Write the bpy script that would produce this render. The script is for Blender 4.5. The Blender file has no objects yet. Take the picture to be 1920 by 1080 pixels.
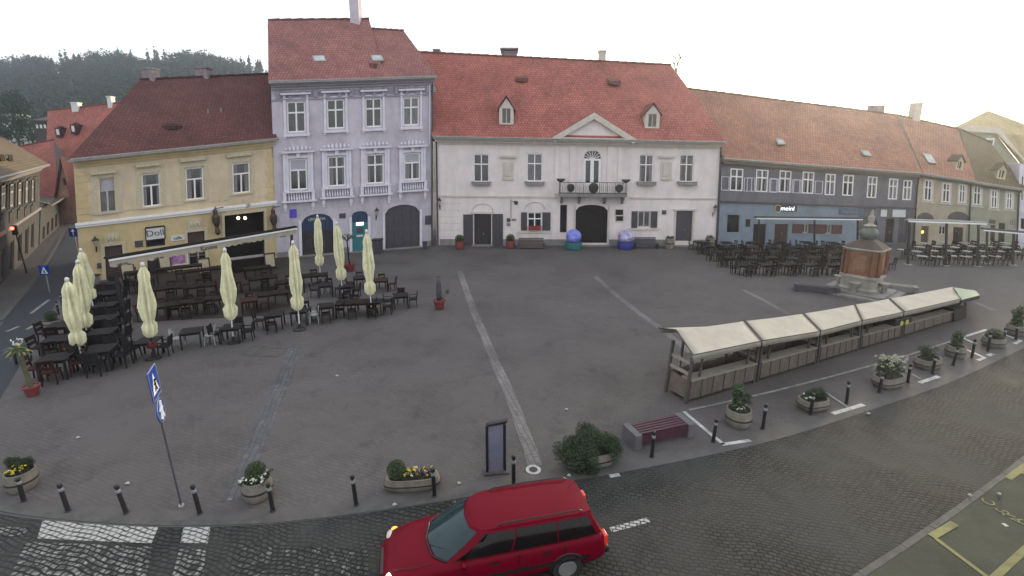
HAZE=.0006; EXPO=.27; CLOUD=(1.05,1.05); SUNE=4.5
import bpy, bmesh, math, random
from mathutils import Vector, Matrix
random.seed(7)
R = math.radians
SC = bpy.context.scene
COL = SC.collection

# ------------------------------------------------------------------ camera model (metres; camera above the origin)
CF, CY, CP, CH = 900.0, 480.0, R(12), 8.5
def ray(px, py):
    a = (px - 960) / CF; b = -(py - CY) / CF
    return Vector((a, math.cos(CP) + b*math.sin(CP), -math.sin(CP) + b*math.cos(CP)))
def G(px, py, z=0.0):
    """where the sight line to a measured image point meets the level z"""
    d = ray(px, py); t = (z - CH) / d.z
    return Vector((d.x*t, d.y*t, z))
def PY(px, py, Y):
    d = ray(px, py); t = Y / d.y
    return Vector((d.x*t, Y, CH + d.z*t))

# ------------------------------------------------------------------ scene helpers
def tag(o, label=None, cat=None, group=None, kind=None):
    if label: o['label'] = label
    if cat: o['category'] = cat
    if group: o['group'] = group
    if kind: o['kind'] = kind
    return o
def empty(name, loc=(0,0,0), rz=0.0, label=None, cat=None, group=None):
    o = bpy.data.objects.new(name, None); COL.objects.link(o)
    o.location = loc; o.rotation_euler = (0,0,rz); o.empty_display_size = .2
    o['org'] = tuple(loc)
    return tag(o, label, cat, group)
def copy_tree(o, parent=None):
    c = o.copy(); COL.objects.link(c); c.parent = parent
    for ch in [x for x in KIDS.get(o.name, [])]:
        k = copy_tree(ch, c); KIDS.setdefault(c.name, []).append(k)
    return c
KIDS = {}
ORG = {}

class MB:
    def __init__(s): s.v=[]; s.f=[]; s.m=[]; s.uv=[]; s.cuts=[]
    def cut(s):
        if s.v: s.cuts.append((len(s.v),len(s.f)))
    def poly(s, pts, mi=0, uv=None):
        n=len(s.v); s.v += [tuple(p) for p in pts]
        s.f.append(tuple(range(n, n+len(pts)))); s.m.append(mi)
        s.uv.append(uv)
        return s
    def hexa(s, c, mi=0):
        """c: 8 corners, 0-3 one face, 4-7 the opposite face"""
        n=len(s.v); s.v += [tuple(p) for p in c]
        for q in ((3,2,1,0),(4,5,6,7),(0,1,5,4),(1,2,6,5),(2,3,7,6),(3,0,4,7)):
            s.f.append(tuple(n+i for i in q)); s.m.append(mi); s.uv.append(None)
        return s
    def box(s, x0,x1,y0,y1,z0,z1, mi=0, T=None):
        c=[(x0,y0,z0),(x1,y0,z0),(x1,y1,z0),(x0,y1,z0),(x0,y0,z1),(x1,y0,z1),(x1,y1,z1),(x0,y1,z1)]
        if T is not None: c=[T @ Vector(p) for p in c]
        return s.hexa(c, mi)
    def tube(s, p0, p1, r0, r1=None, n=8, mi=0, cap=True):
        p0=Vector(p0); p1=Vector(p1); r1 = r0 if r1 is None else r1
        d=(p1-p0).normalized(); a=d.orthogonal().normalized(); b=d.cross(a)
        k=len(s.v)
        for p,r in ((p0,r0),(p1,r1)):
            for i in range(n):
                t=2*math.pi*i/n; s.v.append(tuple(p+(a*math.cos(t)+b*math.sin(t))*r))
        for i in range(n):
            j=(i+1)%n; s.f.append((k+i,k+j,k+n+j,k+n+i)); s.m.append(mi); s.uv.append(None)
        if cap:
            s.f.append(tuple(k+i for i in reversed(range(n)))); s.m.append(mi); s.uv.append(None)
            s.f.append(tuple(k+n+i for i in range(n))); s.m.append(mi); s.uv.append(None)
        return s
    def path(s, pts, r, n=6, mi=0):
        for a,b in zip(pts[:-1],pts[1:]): s.tube(a,b,r,r,n,mi)
        return s
    def lathe(s, prof, c=(0,0,0), n=20, mi=0, axis=None, star=None, sx=1, sy=1):
        """prof: (radius, z) from bottom to top; star(theta, k) scales the radius; axis leans the stack"""
        c=Vector(c); ax=Vector(axis) if axis is not None else Vector((0,0,1))
        k=len(s.v)
        for pi,(r,z) in enumerate(prof):
            o=c+ax*z
            for i in range(n):
                t=2*math.pi*i/n; q = star(t,pi) if star else 1
                s.v.append((o.x+math.cos(t)*r*q*sx, o.y+math.sin(t)*r*q*sy, o.z))
        for a in range(len(prof)-1):
            for i in range(n):
                j=(i+1)%n
                s.f.append((k+a*n+i,k+a*n+j,k+(a+1)*n+j,k+(a+1)*n+i)); s.m.append(mi); s.uv.append(None)
        s.f.append(tuple(k+i for i in reversed(range(n)))); s.m.append(mi); s.uv.append(None)
        e=k+(len(prof)-1)*n
        s.f.append(tuple(e+i for i in range(n))); s.m.append(mi); s.uv.append(None)
        return s
    def leaves(s, c, rad, n, size, mi=0, mis=None, shell=.35, rng=random):
        c=Vector(c); rad=Vector(rad) if hasattr(rad,'__len__') else Vector((rad,)*3)
        for _ in range(n):
            d=Vector((rng.gauss(0,1),rng.gauss(0,1),rng.gauss(0,1))).normalized()
            q=(shell+(1-shell)*rng.random()**.6)
            p=c+Vector((d.x*rad.x,d.y*rad.y,d.z*rad.z))*q
            a=Vector((rng.gauss(0,1),rng.gauss(0,1),rng.gauss(0,1))).normalized(); b=a.orthogonal().normalized()
            z=size*rng.uniform(.6,1.4)
            s.poly([p-a*z, p-b*z*.5, p+a*z, p+b*z*.5], rng.choice(mis) if mis else mi)
        return s
    def build(s, name, mats, parent=None, smooth=False, label=None, cat=None, group=None, kind=None, bevel=0, auto=None, subsurf=0):
        if s.cuts:                                              # each piece between two cuts becomes an object of its own
            v0=f0=0; out=None; cs=s.cuts+[(len(s.v),len(s.f))]; s.cuts=[]
            for v1,f1 in cs:
                if f1>f0:
                    p=MB(); p.v=s.v[v0:v1]; p.f=[tuple(i-v0 for i in f) for f in s.f[f0:f1]]; p.m=s.m[f0:f1]; p.uv=s.uv[f0:f1]
                    r=p.build(name,mats,parent,smooth,label,cat,group,kind,bevel,auto,subsurf); out=out or r
                v0,f0=v1,f1
            return out
        me=bpy.data.meshes.new(name)
        org = Vector((0,0,0))
        if parent is not None: org = Vector(ORG[parent.name])
        me.from_pydata([ (x-org.x,y-org.y,z-org.z) for x,y,z in s.v], [], s.f)
        if not isinstance(mats,(list,tuple)): mats=[mats]
        for m in mats: me.materials.append(m)
        me.polygons.foreach_set('material_index', s.m)
        if any(u is not None for u in s.uv):
            L=me.uv_layers.new(name='UVMap'); i=0
            for fi,f in enumerate(s.f):
                u=s.uv[fi]
                for k in range(len(f)):
                    L.data[i].uv = u[k] if u is not None else (s.v[f[k]][0], s.v[f[k]][2])
                    i+=1
        if smooth or auto:                                     # weld the faces so that shading runs across them
            bm=bmesh.new(); bm.from_mesh(me); bmesh.ops.remove_doubles(bm,verts=bm.verts,dist=.0004); bmesh.ops.recalc_face_normals(bm,faces=bm.faces) if len(bm.faces)<20000 else None; bm.to_mesh(me); bm.free()
        me.validate(); me.update()
        if smooth:
            me.polygons.foreach_set('use_smooth',[True]*len(me.polygons))
        o=bpy.data.objects.new(name, me); COL.objects.link(o)
        if parent is not None:
            o.parent=parent; KIDS.setdefault(parent.name,[]).append(o); ORG[o.name]=tuple(org)
        else: ORG[o.name]=(0,0,0)
        if auto: 
            me.polygons.foreach_set('use_smooth',[True]*len(me.polygons))
            try: me.set_sharp_from_angle(angle=R(auto))
            except Exception: pass
        if bevel:
            b=o.modifiers.new('bevel','BEVEL'); b.width=bevel; b.segments=2; b.limit_method='ANGLE'; b.angle_limit=R(40)
        if subsurf:
            b=o.modifiers.new('sub','SUBSURF'); b.levels=subsurf; b.render_levels=subsurf
        return tag(o,label,cat,group,kind)
def thing(name, loc, label, cat, group=None, rz=0.0):
    o=empty(name, loc, rz, label, cat, group); ORG[o.name]=tuple(loc); KIDS[o.name]=[]
    return o
def proto_thing(name):
    """a thing modelled round the world origin, moved into place afterwards"""
    return thing(name,(0,0,0),None,None)
USED=set()
def place(proto, loc, rz, label, cat, group=None, sc=1.0):
    if proto.name in USED: o=copy_tree(proto)
    else: o=proto; USED.add(proto.name)
    o.location=loc; o.rotation_euler=(0,0,rz); o.scale=(sc,sc,sc)
    return tag(o,label,cat,group)

# ------------------------------------------------------------------ materials
def lin(c):
    return tuple(((x/255)/12.92 if x/255<=.04045 else ((x/255+.055)/1.055)**2.4) for x in c)
def mat(name, col, rough=.8, var=.12, scale=3.0, bump=.0, bscale=40.0, metal=0.0, spec=.5, col2=None, stain=0.0, emit=0, coat=0, uvw=False):
    """principled surface whose colour drifts with layered noise; col is a linear base colour"""
    m=bpy.data.materials.new(name); m.use_nodes=True; nt=m.node_tree; N=nt.nodes; Lk=nt.links
    b=N['Principled BSDF']; b.inputs['Roughness'].default_value=rough; b.inputs['Metallic'].default_value=metal
    b.inputs['Specular IOR Level'].default_value=spec
    if coat: b.inputs['Coat Weight'].default_value=coat; b.inputs['Coat Roughness'].default_value=.05
    tc=N.new('ShaderNodeTexCoord')
    nz=N.new('ShaderNodeTexNoise'); nz.inputs['Scale'].default_value=scale; nz.inputs['Detail'].default_value=6; nz.inputs['Roughness'].default_value=.65
    Lk.new(tc.outputs['Object'], nz.inputs['Vector'])
    rp=N.new('ShaderNodeValToRGB'); c2 = col2 or tuple(x*(1-var*1.6) for x in col)
    rp.color_ramp.elements[0].position=.3; rp.color_ramp.elements[1].position=.72
    rp.color_ramp.elements[0].color=(*c2,1); rp.color_ramp.elements[1].color=(*[min(1,x*(1+var)) for x in col],1)
    Lk.new(nz.outputs['Fac'], rp.inputs['Fac'])
    out=rp.outputs['Color']
    if stain:
        n2=N.new('ShaderNodeTexNoise'); n2.inputs['Scale'].default_value=.55; n2.inputs['Detail'].default_value=9; n2.inputs['Roughness'].default_value=.7
        mp=N.new('ShaderNodeMapping'); mp.inputs['Scale'].default_value=(1.6,1.6,.5)
        Lk.new(tc.outputs['Object'], mp.inputs['Vector']); Lk.new(mp.outputs['Vector'], n2.inputs['Vector'])
        r2=N.new('ShaderNodeValToRGB'); r2.color_ramp.elements[0].position=.38; r2.color_ramp.elements[1].position=.62
        r2.color_ramp.elements[0].color=(1-stain,)*3+(1,); r2.color_ramp.elements[1].color=(1,1,1,1)
        mx=N.new('ShaderNodeMix'); mx.data_type='RGBA'; mx.blend_type='MULTIPLY'; mx.inputs['Factor'].default_value=1
        Lk.new(n2.outputs['Fac'], r2.inputs['Fac']); Lk.new(out, mx.inputs['A']); Lk.new(r2.outputs['Color'], mx.inputs['B'])
        out=mx.outputs['Result']
    Lk.new(out, b.inputs['Base Color'])
    if bump:
        n3=N.new('ShaderNodeTexNoise'); n3.inputs['Scale'].default_value=bscale; n3.inputs['Detail'].default_value=4
        Lk.new(tc.outputs['Object'], n3.inputs['Vector'])
        bp=N.new('ShaderNodeBump'); bp.inputs['Strength'].default_value=bump; bp.inputs['Distance'].default_value=.02
        Lk.new(n3.outputs['Fac'], bp.inputs['Height']); Lk.new(bp.outputs['Normal'], b.inputs['Normal'])
    if emit:
        b.inputs['Emission Color'].default_value=(*col,1); b.inputs['Emission Strength'].default_value=emit
    return m
def tile_mat(name, col, dark, bw=.26, bh=.34, var=.28, moss=None):
    """roof tiles laid out in the slope's own metres (UV)"""
    m=bpy.data.materials.new(name); m.use_nodes=True; nt=m.node_tree; N=nt.nodes; L=nt.links
    b=N['Principled BSDF']; b.inputs['Roughness'].default_value=.85; b.inputs['Specular IOR Level'].default_value=.25
    tc=N.new('ShaderNodeTexCoord')
    br=N.new('ShaderNodeTexBrick'); br.offset=.5
    br.inputs['Scale'].default_value=1; br.inputs['Brick Width'].default_value=bw; br.inputs['Row Height'].default_value=bh
    br.inputs['Mortar Size'].default_value=.030; br.inputs['Mortar Smooth'].default_value=.3; br.inputs['Bias'].default_value=-.1
    br.inputs['Color1'].default_value=(*col,1); br.inputs['Color2'].default_value=(*[x*(1-var) for x in col],1); br.inputs['Mortar'].default_value=(*dark,1)
    L.new(tc.outputs['UV'], br.inputs['Vector'])
    nz=N.new('ShaderNodeTexNoise'); nz.inputs['Scale'].default_value=.35; nz.inputs['Detail'].default_value=8; nz.inputs['Roughness'].default_value=.7
    L.new(tc.outputs['Object'], nz.inputs['Vector'])
    rp=N.new('ShaderNodeValToRGB'); rp.color_ramp.elements[0].position=.35; rp.color_ramp.elements[1].position=.65
    rp.color_ramp.elements[0].color=(.72,.72,.74,1); rp.color_ramp.elements[1].color=(1.12,1.10,1.08,1)
    L.new(nz.outputs['Fac'], rp.inputs['Fac'])
    mx=N.new('ShaderNodeMix'); mx.data_type='RGBA'; mx.blend_type='MULTIPLY'; mx.inputs['Factor'].default_value=1
    L.new(br.outputs['Color'], mx.inputs['A']); L.new(rp.outputs['Color'], mx.inputs['B'])
    n2=N.new('ShaderNodeTexNoise'); n2.inputs['Scale'].default_value=9; n2.inputs['Detail'].default_value=4
    L.new(tc.outputs['Object'], n2.inputs['Vector'])
    r2=N.new('ShaderNodeValToRGB'); r2.color_ramp.elements[0].position=.4; r2.color_ramp.elements[1].position=.7
    r2.color_ramp.elements[0].color=(.82,.82,.82,1); r2.color_ramp.elements[1].color=(1.15,1.15,1.15,1)
    L.new(n2.outputs['Fac'], r2.inputs['Fac'])
    m2=N.new('ShaderNodeMix'); m2.data_type='RGBA'; m2.blend_type='MULTIPLY'; m2.inputs['Factor'].default_value=1
    L.new(mx.outputs['Result'], m2.inputs['A']); L.new(r2.outputs['Color'], m2.inputs['B'])
    L.new(m2.outputs['Result'], b.inputs['Base Color'])
    bp=N.new('ShaderNodeBump'); bp.inputs['Strength'].default_value=.7; bp.inputs['Distance'].default_value=.03
    L.new(br.outputs['Fac'], bp.inputs['Height']); bp.invert=True; L.new(bp.outputs['Normal'], b.inputs['Normal'])
    return m
def sett_mat(name, stone, stone2, joint, bw, bh, mortar=.018, rot=0.0, patch=.35, paint=None, bumps=.8, spark=0.0, wear=(.45,.55), warp=.22, smooth=0.0):
    """small stone setts in world metres, rows slightly wavy; optional worn white paint on top"""
    m=bpy.data.materials.new(name); m.use_nodes=True; nt=m.node_tree; N=nt.nodes; L=nt.links
    b=N['Principled BSDF']; b.inputs['Specular IOR Level'].default_value=.12
    tc=N.new('ShaderNodeTexCoord')
    wn=N.new('ShaderNodeTexNoise'); wn.inputs['Scale'].default_value=.8; wn.inputs['Detail'].default_value=3
    L.new(tc.outputs['Object'], wn.inputs['Vector'])
    sb=N.new('ShaderNodeVectorMath'); sb.operation='MULTIPLY_ADD'; sb.inputs[1].default_value=(warp,warp,0)
    L.new(wn.outputs['Color'], sb.inputs[0]); L.new(tc.outputs['Object'], sb.inputs[2])
    mp=N.new('ShaderNodeMapping'); mp.inputs['Rotation'].default_value=(0,0,rot)
    L.new(sb.outputs['Vector'], mp.inputs['Vector'])
    br=N.new('ShaderNodeTexBrick'); br.offset=.5; br.inputs['Scale'].default_value=1
    br.inputs['Brick Width'].default_value=bw; br.inputs['Row Height'].default_value=bh; br.inputs['Mortar Size'].default_value=mortar
    br.inputs['Mortar Smooth'].default_value=.5; br.inputs['Bias'].default_value=0
    br.inputs['Color1'].default_value=(*stone,1); br.inputs['Color2'].default_value=(*stone2,1); br.inputs['Mortar'].default_value=(*joint,1)
    L.new(mp.outputs['Vector'], br.inputs['Vector'])
    n1=N.new('ShaderNodeTexNoise'); n1.inputs['Scale'].default_value=.22; n1.inputs['Detail'].default_value=8; n1.inputs['Roughness'].default_value=.72
    L.new(tc.outputs['Object'], n1.inputs['Vector'])
    rp=N.new('ShaderNodeValToRGB'); rp.color_ramp.elements[0].position=.35; rp.color_ramp.elements[1].position=.66
    rp.color_ramp.elements[0].color=(1-patch,)*3+(1,); rp.color_ramp.elements[1].color=(1+patch*.5,)*3+(1,)
    L.new(n1.outputs['Fac'], rp.inputs['Fac'])
    mx=N.new('ShaderNodeMix'); mx.data_type='RGBA'; mx.blend_type='MULTIPLY'; mx.inputs['Factor'].default_value=1
    L.new(br.outputs['Color'], mx.inputs['A']); L.new(rp.outputs['Color'], mx.inputs['B'])
    out=mx.outputs['Result']
    if smooth:
        n5=N.new('ShaderNodeTexNoise'); n5.inputs['Scale'].default_value=.45; n5.inputs['Detail'].default_value=5; n5.inputs['Roughness'].default_value=.6
        L.new(tc.outputs['Object'], n5.inputs['Vector'])
        r5=N.new('ShaderNodeValToRGB'); r5.color_ramp.elements[0].position=.40; r5.color_ramp.elements[1].position=.62; r5.color_ramp.elements[0].color=(0,0,0,1); r5.color_ramp.elements[1].color=(smooth,)*3+(1,)
        L.new(n5.outputs['Fac'], r5.inputs['Fac'])
        fm=N.new('ShaderNodeMix'); fm.data_type='RGBA'; fm.inputs['B'].default_value=(*[(a+b_)*.46 for a,b_ in zip(stone,stone2)],1)
        L.new(r5.outputs['Color'], fm.inputs['Factor']); L.new(out, fm.inputs['A']); out=fm.outputs['Result']
    n4=N.new('ShaderNodeTexNoise'); n4.inputs['Scale'].default_value=7; n4.inputs['Detail'].default_value=5; n4.inputs['Roughness'].default_value=.8
    L.new(tc.outputs['Object'], n4.inputs['Vector'])
    n6=N.new('ShaderNodeTexNoise'); n6.inputs['Scale'].default_value=1.1; n6.inputs['Detail'].default_value=7; n6.inputs['Roughness'].default_value=.7; n6.inputs['Distortion'].default_value=.6
    L.new(tc.outputs['Object'], n6.inputs['Vector'])
    r6=N.new('ShaderNodeValToRGB'); r6.color_ramp.elements[0].position=.30; r6.color_ramp.elements[1].position=.44; r6.color_ramp.elements[0].color=(.74,.74,.75,1); r6.color_ramp.elements[1].color=(1,1,1,1)
    L.new(n6.outputs['Fac'], r6.inputs['Fac'])
    m6=N.new('ShaderNodeMix'); m6.data_type='RGBA'; m6.blend_type='MULTIPLY'; m6.inputs['Factor'].default_value=1
    L.new(out, m6.inputs['A']); L.new(r6.outputs['Color'], m6.inputs['B']); out=m6.outputs['Result']
    if spark:
        rs=N.new('ShaderNodeValToRGB'); rs.color_ramp.elements[0].position=.66; rs.color_ramp.elements[1].position=.78
        rs.color_ramp.elements[0].color=(0,0,0,1); rs.color_ramp.elements[1].color=(spark,)*3+(1,)
        L.new(n4.outputs['Fac'], rs.inputs['Fac'])
        ad=N.new('ShaderNodeMix'); ad.data_type='RGBA'; ad.blend_type='ADD'; ad.inputs['Factor'].default_value=1
        L.new(out, ad.inputs['A']); L.new(rs.outputs['Color'], ad.inputs['B']); out=ad.outputs['Result']
    if paint:
        pr=N.new('ShaderNodeValToRGB'); pr.color_ramp.elements[0].position=wear[0]; pr.color_ramp.elements[1].position=wear[1]
        pn=N.new('ShaderNodeTexNoise'); pn.inputs['Scale'].default_value=5; pn.inputs['Detail'].default_value=8; pn.inputs['Roughness'].default_value=.75
        L.new(tc.outputs['Object'], pn.inputs['Vector'])
        sj=N.new('ShaderNodeMath'); sj.operation='MULTIPLY_ADD'; sj.inputs[1].default_value=-.34
        L.new(br.outputs['Fac'], sj.inputs[0]); L.new(pn.outputs['Fac'], sj.inputs[2]); L.new(sj.outputs['Value'], pr.inputs['Fac'])
        pm=N.new('ShaderNodeMix'); pm.data_type='RGBA'; pm.inputs['B'].default_value=(*paint,1)
        L.new(pr.outputs['Color'], pm.inputs['Factor']); L.new(out, pm.inputs['A']); out=pm.outputs['Result']
    L.new(out, b.inputs['Base Color'])
    r3=N.new('ShaderNodeMapRange'); r3.inputs['To Min'].default_value=.55; r3.inputs['To Max'].default_value=.9
    L.new(n1.outputs['Fac'], r3.inputs['Value']); L.new(r3.outputs['Result'], b.inputs['Roughness'])
    ih=N.new('ShaderNodeMath'); ih.operation='MULTIPLY_ADD'; ih.inputs[1].default_value=-1.0
    L.new(br.outputs['Fac'], ih.inputs[0]); L.new(n4.outputs['Fac'], ih.inputs[2])
    bp=N.new('ShaderNodeBump'); bp.inputs['Strength'].default_value=bumps; bp.inputs['Distance'].default_value=.02
    L.new(ih.outputs['Value'], bp.inputs['Height']); L.new(bp.outputs['Normal'], b.inputs['Normal'])
    return m
def glass_mat(name, col, rough=.08):
    return mat(name, col, rough=rough, var=.3, scale=1.2, spec=.8)

CURT=mat('net curtain seen through glass',(.17,.16,.165),.5,.15,6)
# ------------------------------------------------------------------ a facade: a wall plane with its own metres (u along, v up, w towards the square)
class Facade:
    def __init__(s, bl, br, tr, tl, Pb=None):
        s.P0 = G(*bl) if Pb is None else Pb[0]; s.P1 = G(*br) if Pb is None else Pb[1]
        e=s.P1-s.P0; s.L=e.length; s.e=e.normalized(); s.n=Vector((s.e.y,-s.e.x,0))
        if s.n.dot(-s.P0)<0: s.n=-s.n
        s.P2=s.hit(*tr); s.P3=s.hit(*tl)
        s.H=((s.P2.z+s.P3.z))/2
    def hit(s, px, py, w=0.0):
        d=ray(px,py); o=Vector((0,0,CH)); q=s.P0+s.n*w
        t=(q-o).dot(s.n)/d.dot(s.n); return o+d*t
    def P(s, u, v, w=0.0):
        a=u/s.L; t=v/s.H
        b=s.P0.lerp(s.P1,a); c=s.P3.lerp(s.P2,a)
        return b.lerp(c,t)+s.n*w
    def uv(s, px, py, w=0.0):
        q=s.hit(px,py,w); u,v=s.L/2,s.H/2
        for _ in range(12):
            p=s.P(u,v,w); du=(s.P(u+.01,v,w)-p)/.01; dv=(s.P(u,v+.01,w)-p)/.01
            r=q-p; ru=r.dot(s.e); rz=r.z
            a,b,c,d=du.dot(s.e),dv.dot(s.e),du.z,dv.z
            D=a*d-b*c; u+=(ru*d-b*rz)/D; v+=(a*rz-c*ru)/D
        return u,v
    def rect(s, x0,y0,x1,y1):
        """a rectangle on the wall from its measured left, top, right and bottom"""
        cx,cy=(x0+x1)/2,(y0+y1)/2
        ua,_=s.uv(x0,cy); ub,_=s.uv(x1,cy); _,vt=s.uv(cx,y0); _,vb=s.uv(cx,y1)
        return ua,max(0,vb),ub,vt
    def box(s, mb, u0,u1,v0,v1,w0,w1, mi=0):
        mb.hexa([s.P(u0,v0,w0),s.P(u1,v0,w0),s.P(u1,v0,w1),s.P(u0,v0,w1),s.P(u0,v1,w0),s.P(u1,v1,w0),s.P(u1,v1,w1),s.P(u0,v1,w1)],mi)
        return mb
    def wall(s, root, m, holes, depth=8.0, arches=(), name='wall', plinth=None, u0=0, u1=None, rec=.22, mats=None, band=None):
        """front sheet with real openings and reveals, closed by side and back walls"""
        u1=s.L if u1 is None else u1
        us=sorted({u0,u1,*[min(max(h[0],u0),u1) for h in holes],*[min(max(h[2],u0),u1) for h in holes]}); vs=[0,s.H,*[h[1] for h in holes],*[h[3] for h in holes]]
        if band: vs.append(band)
        vs=sorted({round(min(max(v,0),s.H),4) for v in vs})
        mb=MB()
        for a,b in zip(us[:-1],us[1:]):
            if b-a<1e-4: continue
            for c,d in zip(vs[:-1],vs[1:]):
                if d-c<1e-4: continue
                cu,cv=(a+b)/2,(c+d)/2
                if any(h[0]<cu<h[2] and h[1]<cv<h[3] for h in holes): continue
                mb.poly([s.P(a,c),s.P(b,c),s.P(b,d),s.P(a,d)], 1 if (band and cv<band) else 0)
        for h in holes:
            a,c,b,d=h; c=max(c,0)
            mi = 1 if (band and d<=band+.1) else 0
            for q in (((a,c),(a,d)),((a,d),(b,d)),((b,d),(b,c)),((b,c),(a,c))):
                (p0,q0),(p1,q1)=q
                mb.poly([s.P(p0,q0,0),s.P(p1,q1,0),s.P(p1,q1,-rec),s.P(p0,q0,-rec)],mi)
        for (a,b,vsn,vt) in arches:
            K=10
            mi = 1 if band and vt<=band+.1 else 0
            def arc(i):
                t=i/K; return a+(b-a)*t, vsn+(vt-vsn)*math.sqrt(max(0,1-(2*t-1)**2))
            for i in range(K):
                (p,q),(p2,q2)=arc(i),arc(i+1)
                mb.poly([s.P(p,q,-.003),s.P(p2,q2,-.003),s.P(p2,vt,-.003),s.P(p,vt,-.003)],mi)
                mb.poly([s.P(p,q,-.003),s.P(p2,q2,-.003),s.P(p2,q2,-rec),s.P(p,q,-rec)],mi)
        A,B,C,D=s.P(u0,0),s.P(u1,0),s.P(u1,s.H),s.P(u0,s.H); k=-s.n*depth
        mb.poly([A,D,D+k,A+k]); mb.poly([B,B+k,C+k,C]); mb.poly([A+k,D+k,C+k,B+k]); mb.poly([D,C,C+k,D+k])
        mb.poly([A,A+k,B+k,B])
        return mb.build(name, mats or m, root)
    def window(s, root, px, frame, pane, kind='cross', fw=.07, w=-.16, blind=None, sill=None, label=None):
        a,c,b,d = s.rect(*px) if max(px[1],px[3])>60 else px
        mb=MB(); t=.07
        s.box(mb,a,a+fw,c,d,w,w+t); s.box(mb,b-fw,b,c,d,w,w+t)
        s.box(mb,a+fw,b-fw,c,c+fw,w,w+t); s.box(mb,a+fw,b-fw,d-fw,d,w,w+t)
        m=(a+b)/2; tr=c+(d-c)*.64; h=fw*.55
        if kind in('cross','T','four'):
            s.box(mb,a+fw,b-fw,tr-h,tr+h,w,w+t+.01)
            if kind!='T': s.box(mb,m-h,m+h,tr+h,d-fw,w,w+t+.004)
            s.box(mb,m-h,m+h,c+fw,tr-h,w,w+t+.004)
            if kind=='four':
                q=(c+tr)/2; s.box(mb,a+fw,m-h,q-.02,q+.02,w,w+t-.01); s.box(mb,m+h,b-fw,q-.02,q+.02,w,w+t-.01)
        elif kind=='two': s.box(mb,m-h,m+h,c+fw,d-fw,w,w+t+.004)
        o=mb.build('window',frame,root,label=label)
        MB().poly([s.P(a,c,w+.012),s.P(b,c,w+.012),s.P(b,d,w+.012),s.P(a,d,w+.012)]).build('pane',pane,o)
        if kind in('cross','T','four') and d-c>1.0:                # drawn-back curtains, each pair hung differently
            rr=random.Random(int(a*37+c*91+b*13)); 
            if rr.random()<.62:
                q=MB(); wl,wr=(b-a)*rr.uniform(.10,.26),(b-a)*rr.uniform(.10,.26); zt=d-fw-(0 if rr.random()<.6 else (d-c)*.3)
                for x0,x1 in ((a+fw,a+fw+wl),(b-fw-wr,b-fw)): q.poly([s.P(x0,c+fw,w+.018),s.P(x1,c+fw,w+.018),s.P(x1,zt,w+.018),s.P(x0,zt,w+.018)])
                q.build('curtain',CURT,o)
        if blind:
            MB().poly([s.P(a+fw,tr+h,w+.03),s.P(b-fw,tr+h,w+.03),s.P(b-fw,d-fw,w+.03),s.P(a+fw,d-fw,w+.03)]).build('blind',blind,o)
        if sill:
            q=MB(); s.box(q,a-.12,b+.12,c-.1,c-.003,-.05,.14); q.build('sill',sill,o)
        return o,(a,c,b,d)
def slab_roof(root, EL, ER, RR, RL, m, depthvec, edge, thick=.16, name='roof', back=True):
    """one roof over a ridge: front slope with tile UVs, its thickness and the far slope"""
    mb=MB()
    e=(ER-EL).normalized(); 
    def uv(p):
        d=p-EL; u=d.dot(e); return (u,(d-e*u).length)
    mb.poly([EL,ER,RR,RL],0,[uv(EL),uv(ER),uv(RR),uv(RL)])
    dn=Vector((0,0,-thick))
    mb.poly([EL,EL+dn,ER+dn,ER],1); mb.poly([EL+dn,RL+dn,RR+dn,ER+dn],1)
    if back:
        BL=RL+(RL-EL); BL.z=EL.z; BR=RR+(RR-ER); BR.z=ER.z
        BL=RL+depthvec; BL.z=EL.z; BR=RR+depthvec; BR.z=ER.z
        mb.poly([RR,BR,BL,RL],0,[uv(RR),uv(BR),uv(BL),uv(RL)])
        mb.poly([EL,RL,BL],2); mb.poly([ER,BR,RR],2)
    o=mb.build(name,[m,edge,edge if not isinstance(edge,list) else edge[0]],root)
    # a ridge of half-round tiles
    rd=MB(); n=max(6,int((RR-RL).length/.9))
    for i in range(n):
        a=RL.lerp(RR,i/n); b=RL.lerp(RR,(i+1)/n)
        rd.tube(a+Vector((0,0,.02)),b+Vector((0,0,.05)),.10,.12,6)
    rd.build('ridge_tiles',m,o)
    return o
def text_mesh(name,cu):
    t=bpy.data.objects.new(name,cu); COL.objects.link(t); bpy.context.view_layer.update()
    me=bpy.data.meshes.new_from_object(t.evaluated_get(bpy.context.evaluated_depsgraph_get())); mt=cu.materials[0]
    bpy.data.objects.remove(t); bpy.data.curves.remove(cu); me.materials.clear(); me.materials.append(mt)
    return bpy.data.objects.new(name,me)
def text_on(F, s, px, py, h, m, parent, w=.03, name='lettering', extr=.01, wd=None):
    u,v=F.uv(px,py)
    cu=bpy.data.curves.new(name,'FONT'); cu.body=s; cu.size=h; cu.extrude=extr; cu.align_x='CENTER'; cu.align_y='CENTER'
    cu.materials.append(m)
    o=text_mesh(name,cu); COL.objects.link(o)
    o.parent=parent
    p=F.P(u,v,w); ux=(F.P(u+.1,v,w)-p).normalized(); n=F.n; uz=n.cross(ux)
    M=Matrix((ux,uz,n)).transposed().to_4x4(); M.translation=p-Vector(ORG[parent.name])
    o.matrix_local=M
    if wd: o.scale=(wd,1,1)
    KIDS.setdefault(parent.name,[]).append(o); ORG[o.name]=ORG[parent.name]
    return o
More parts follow.
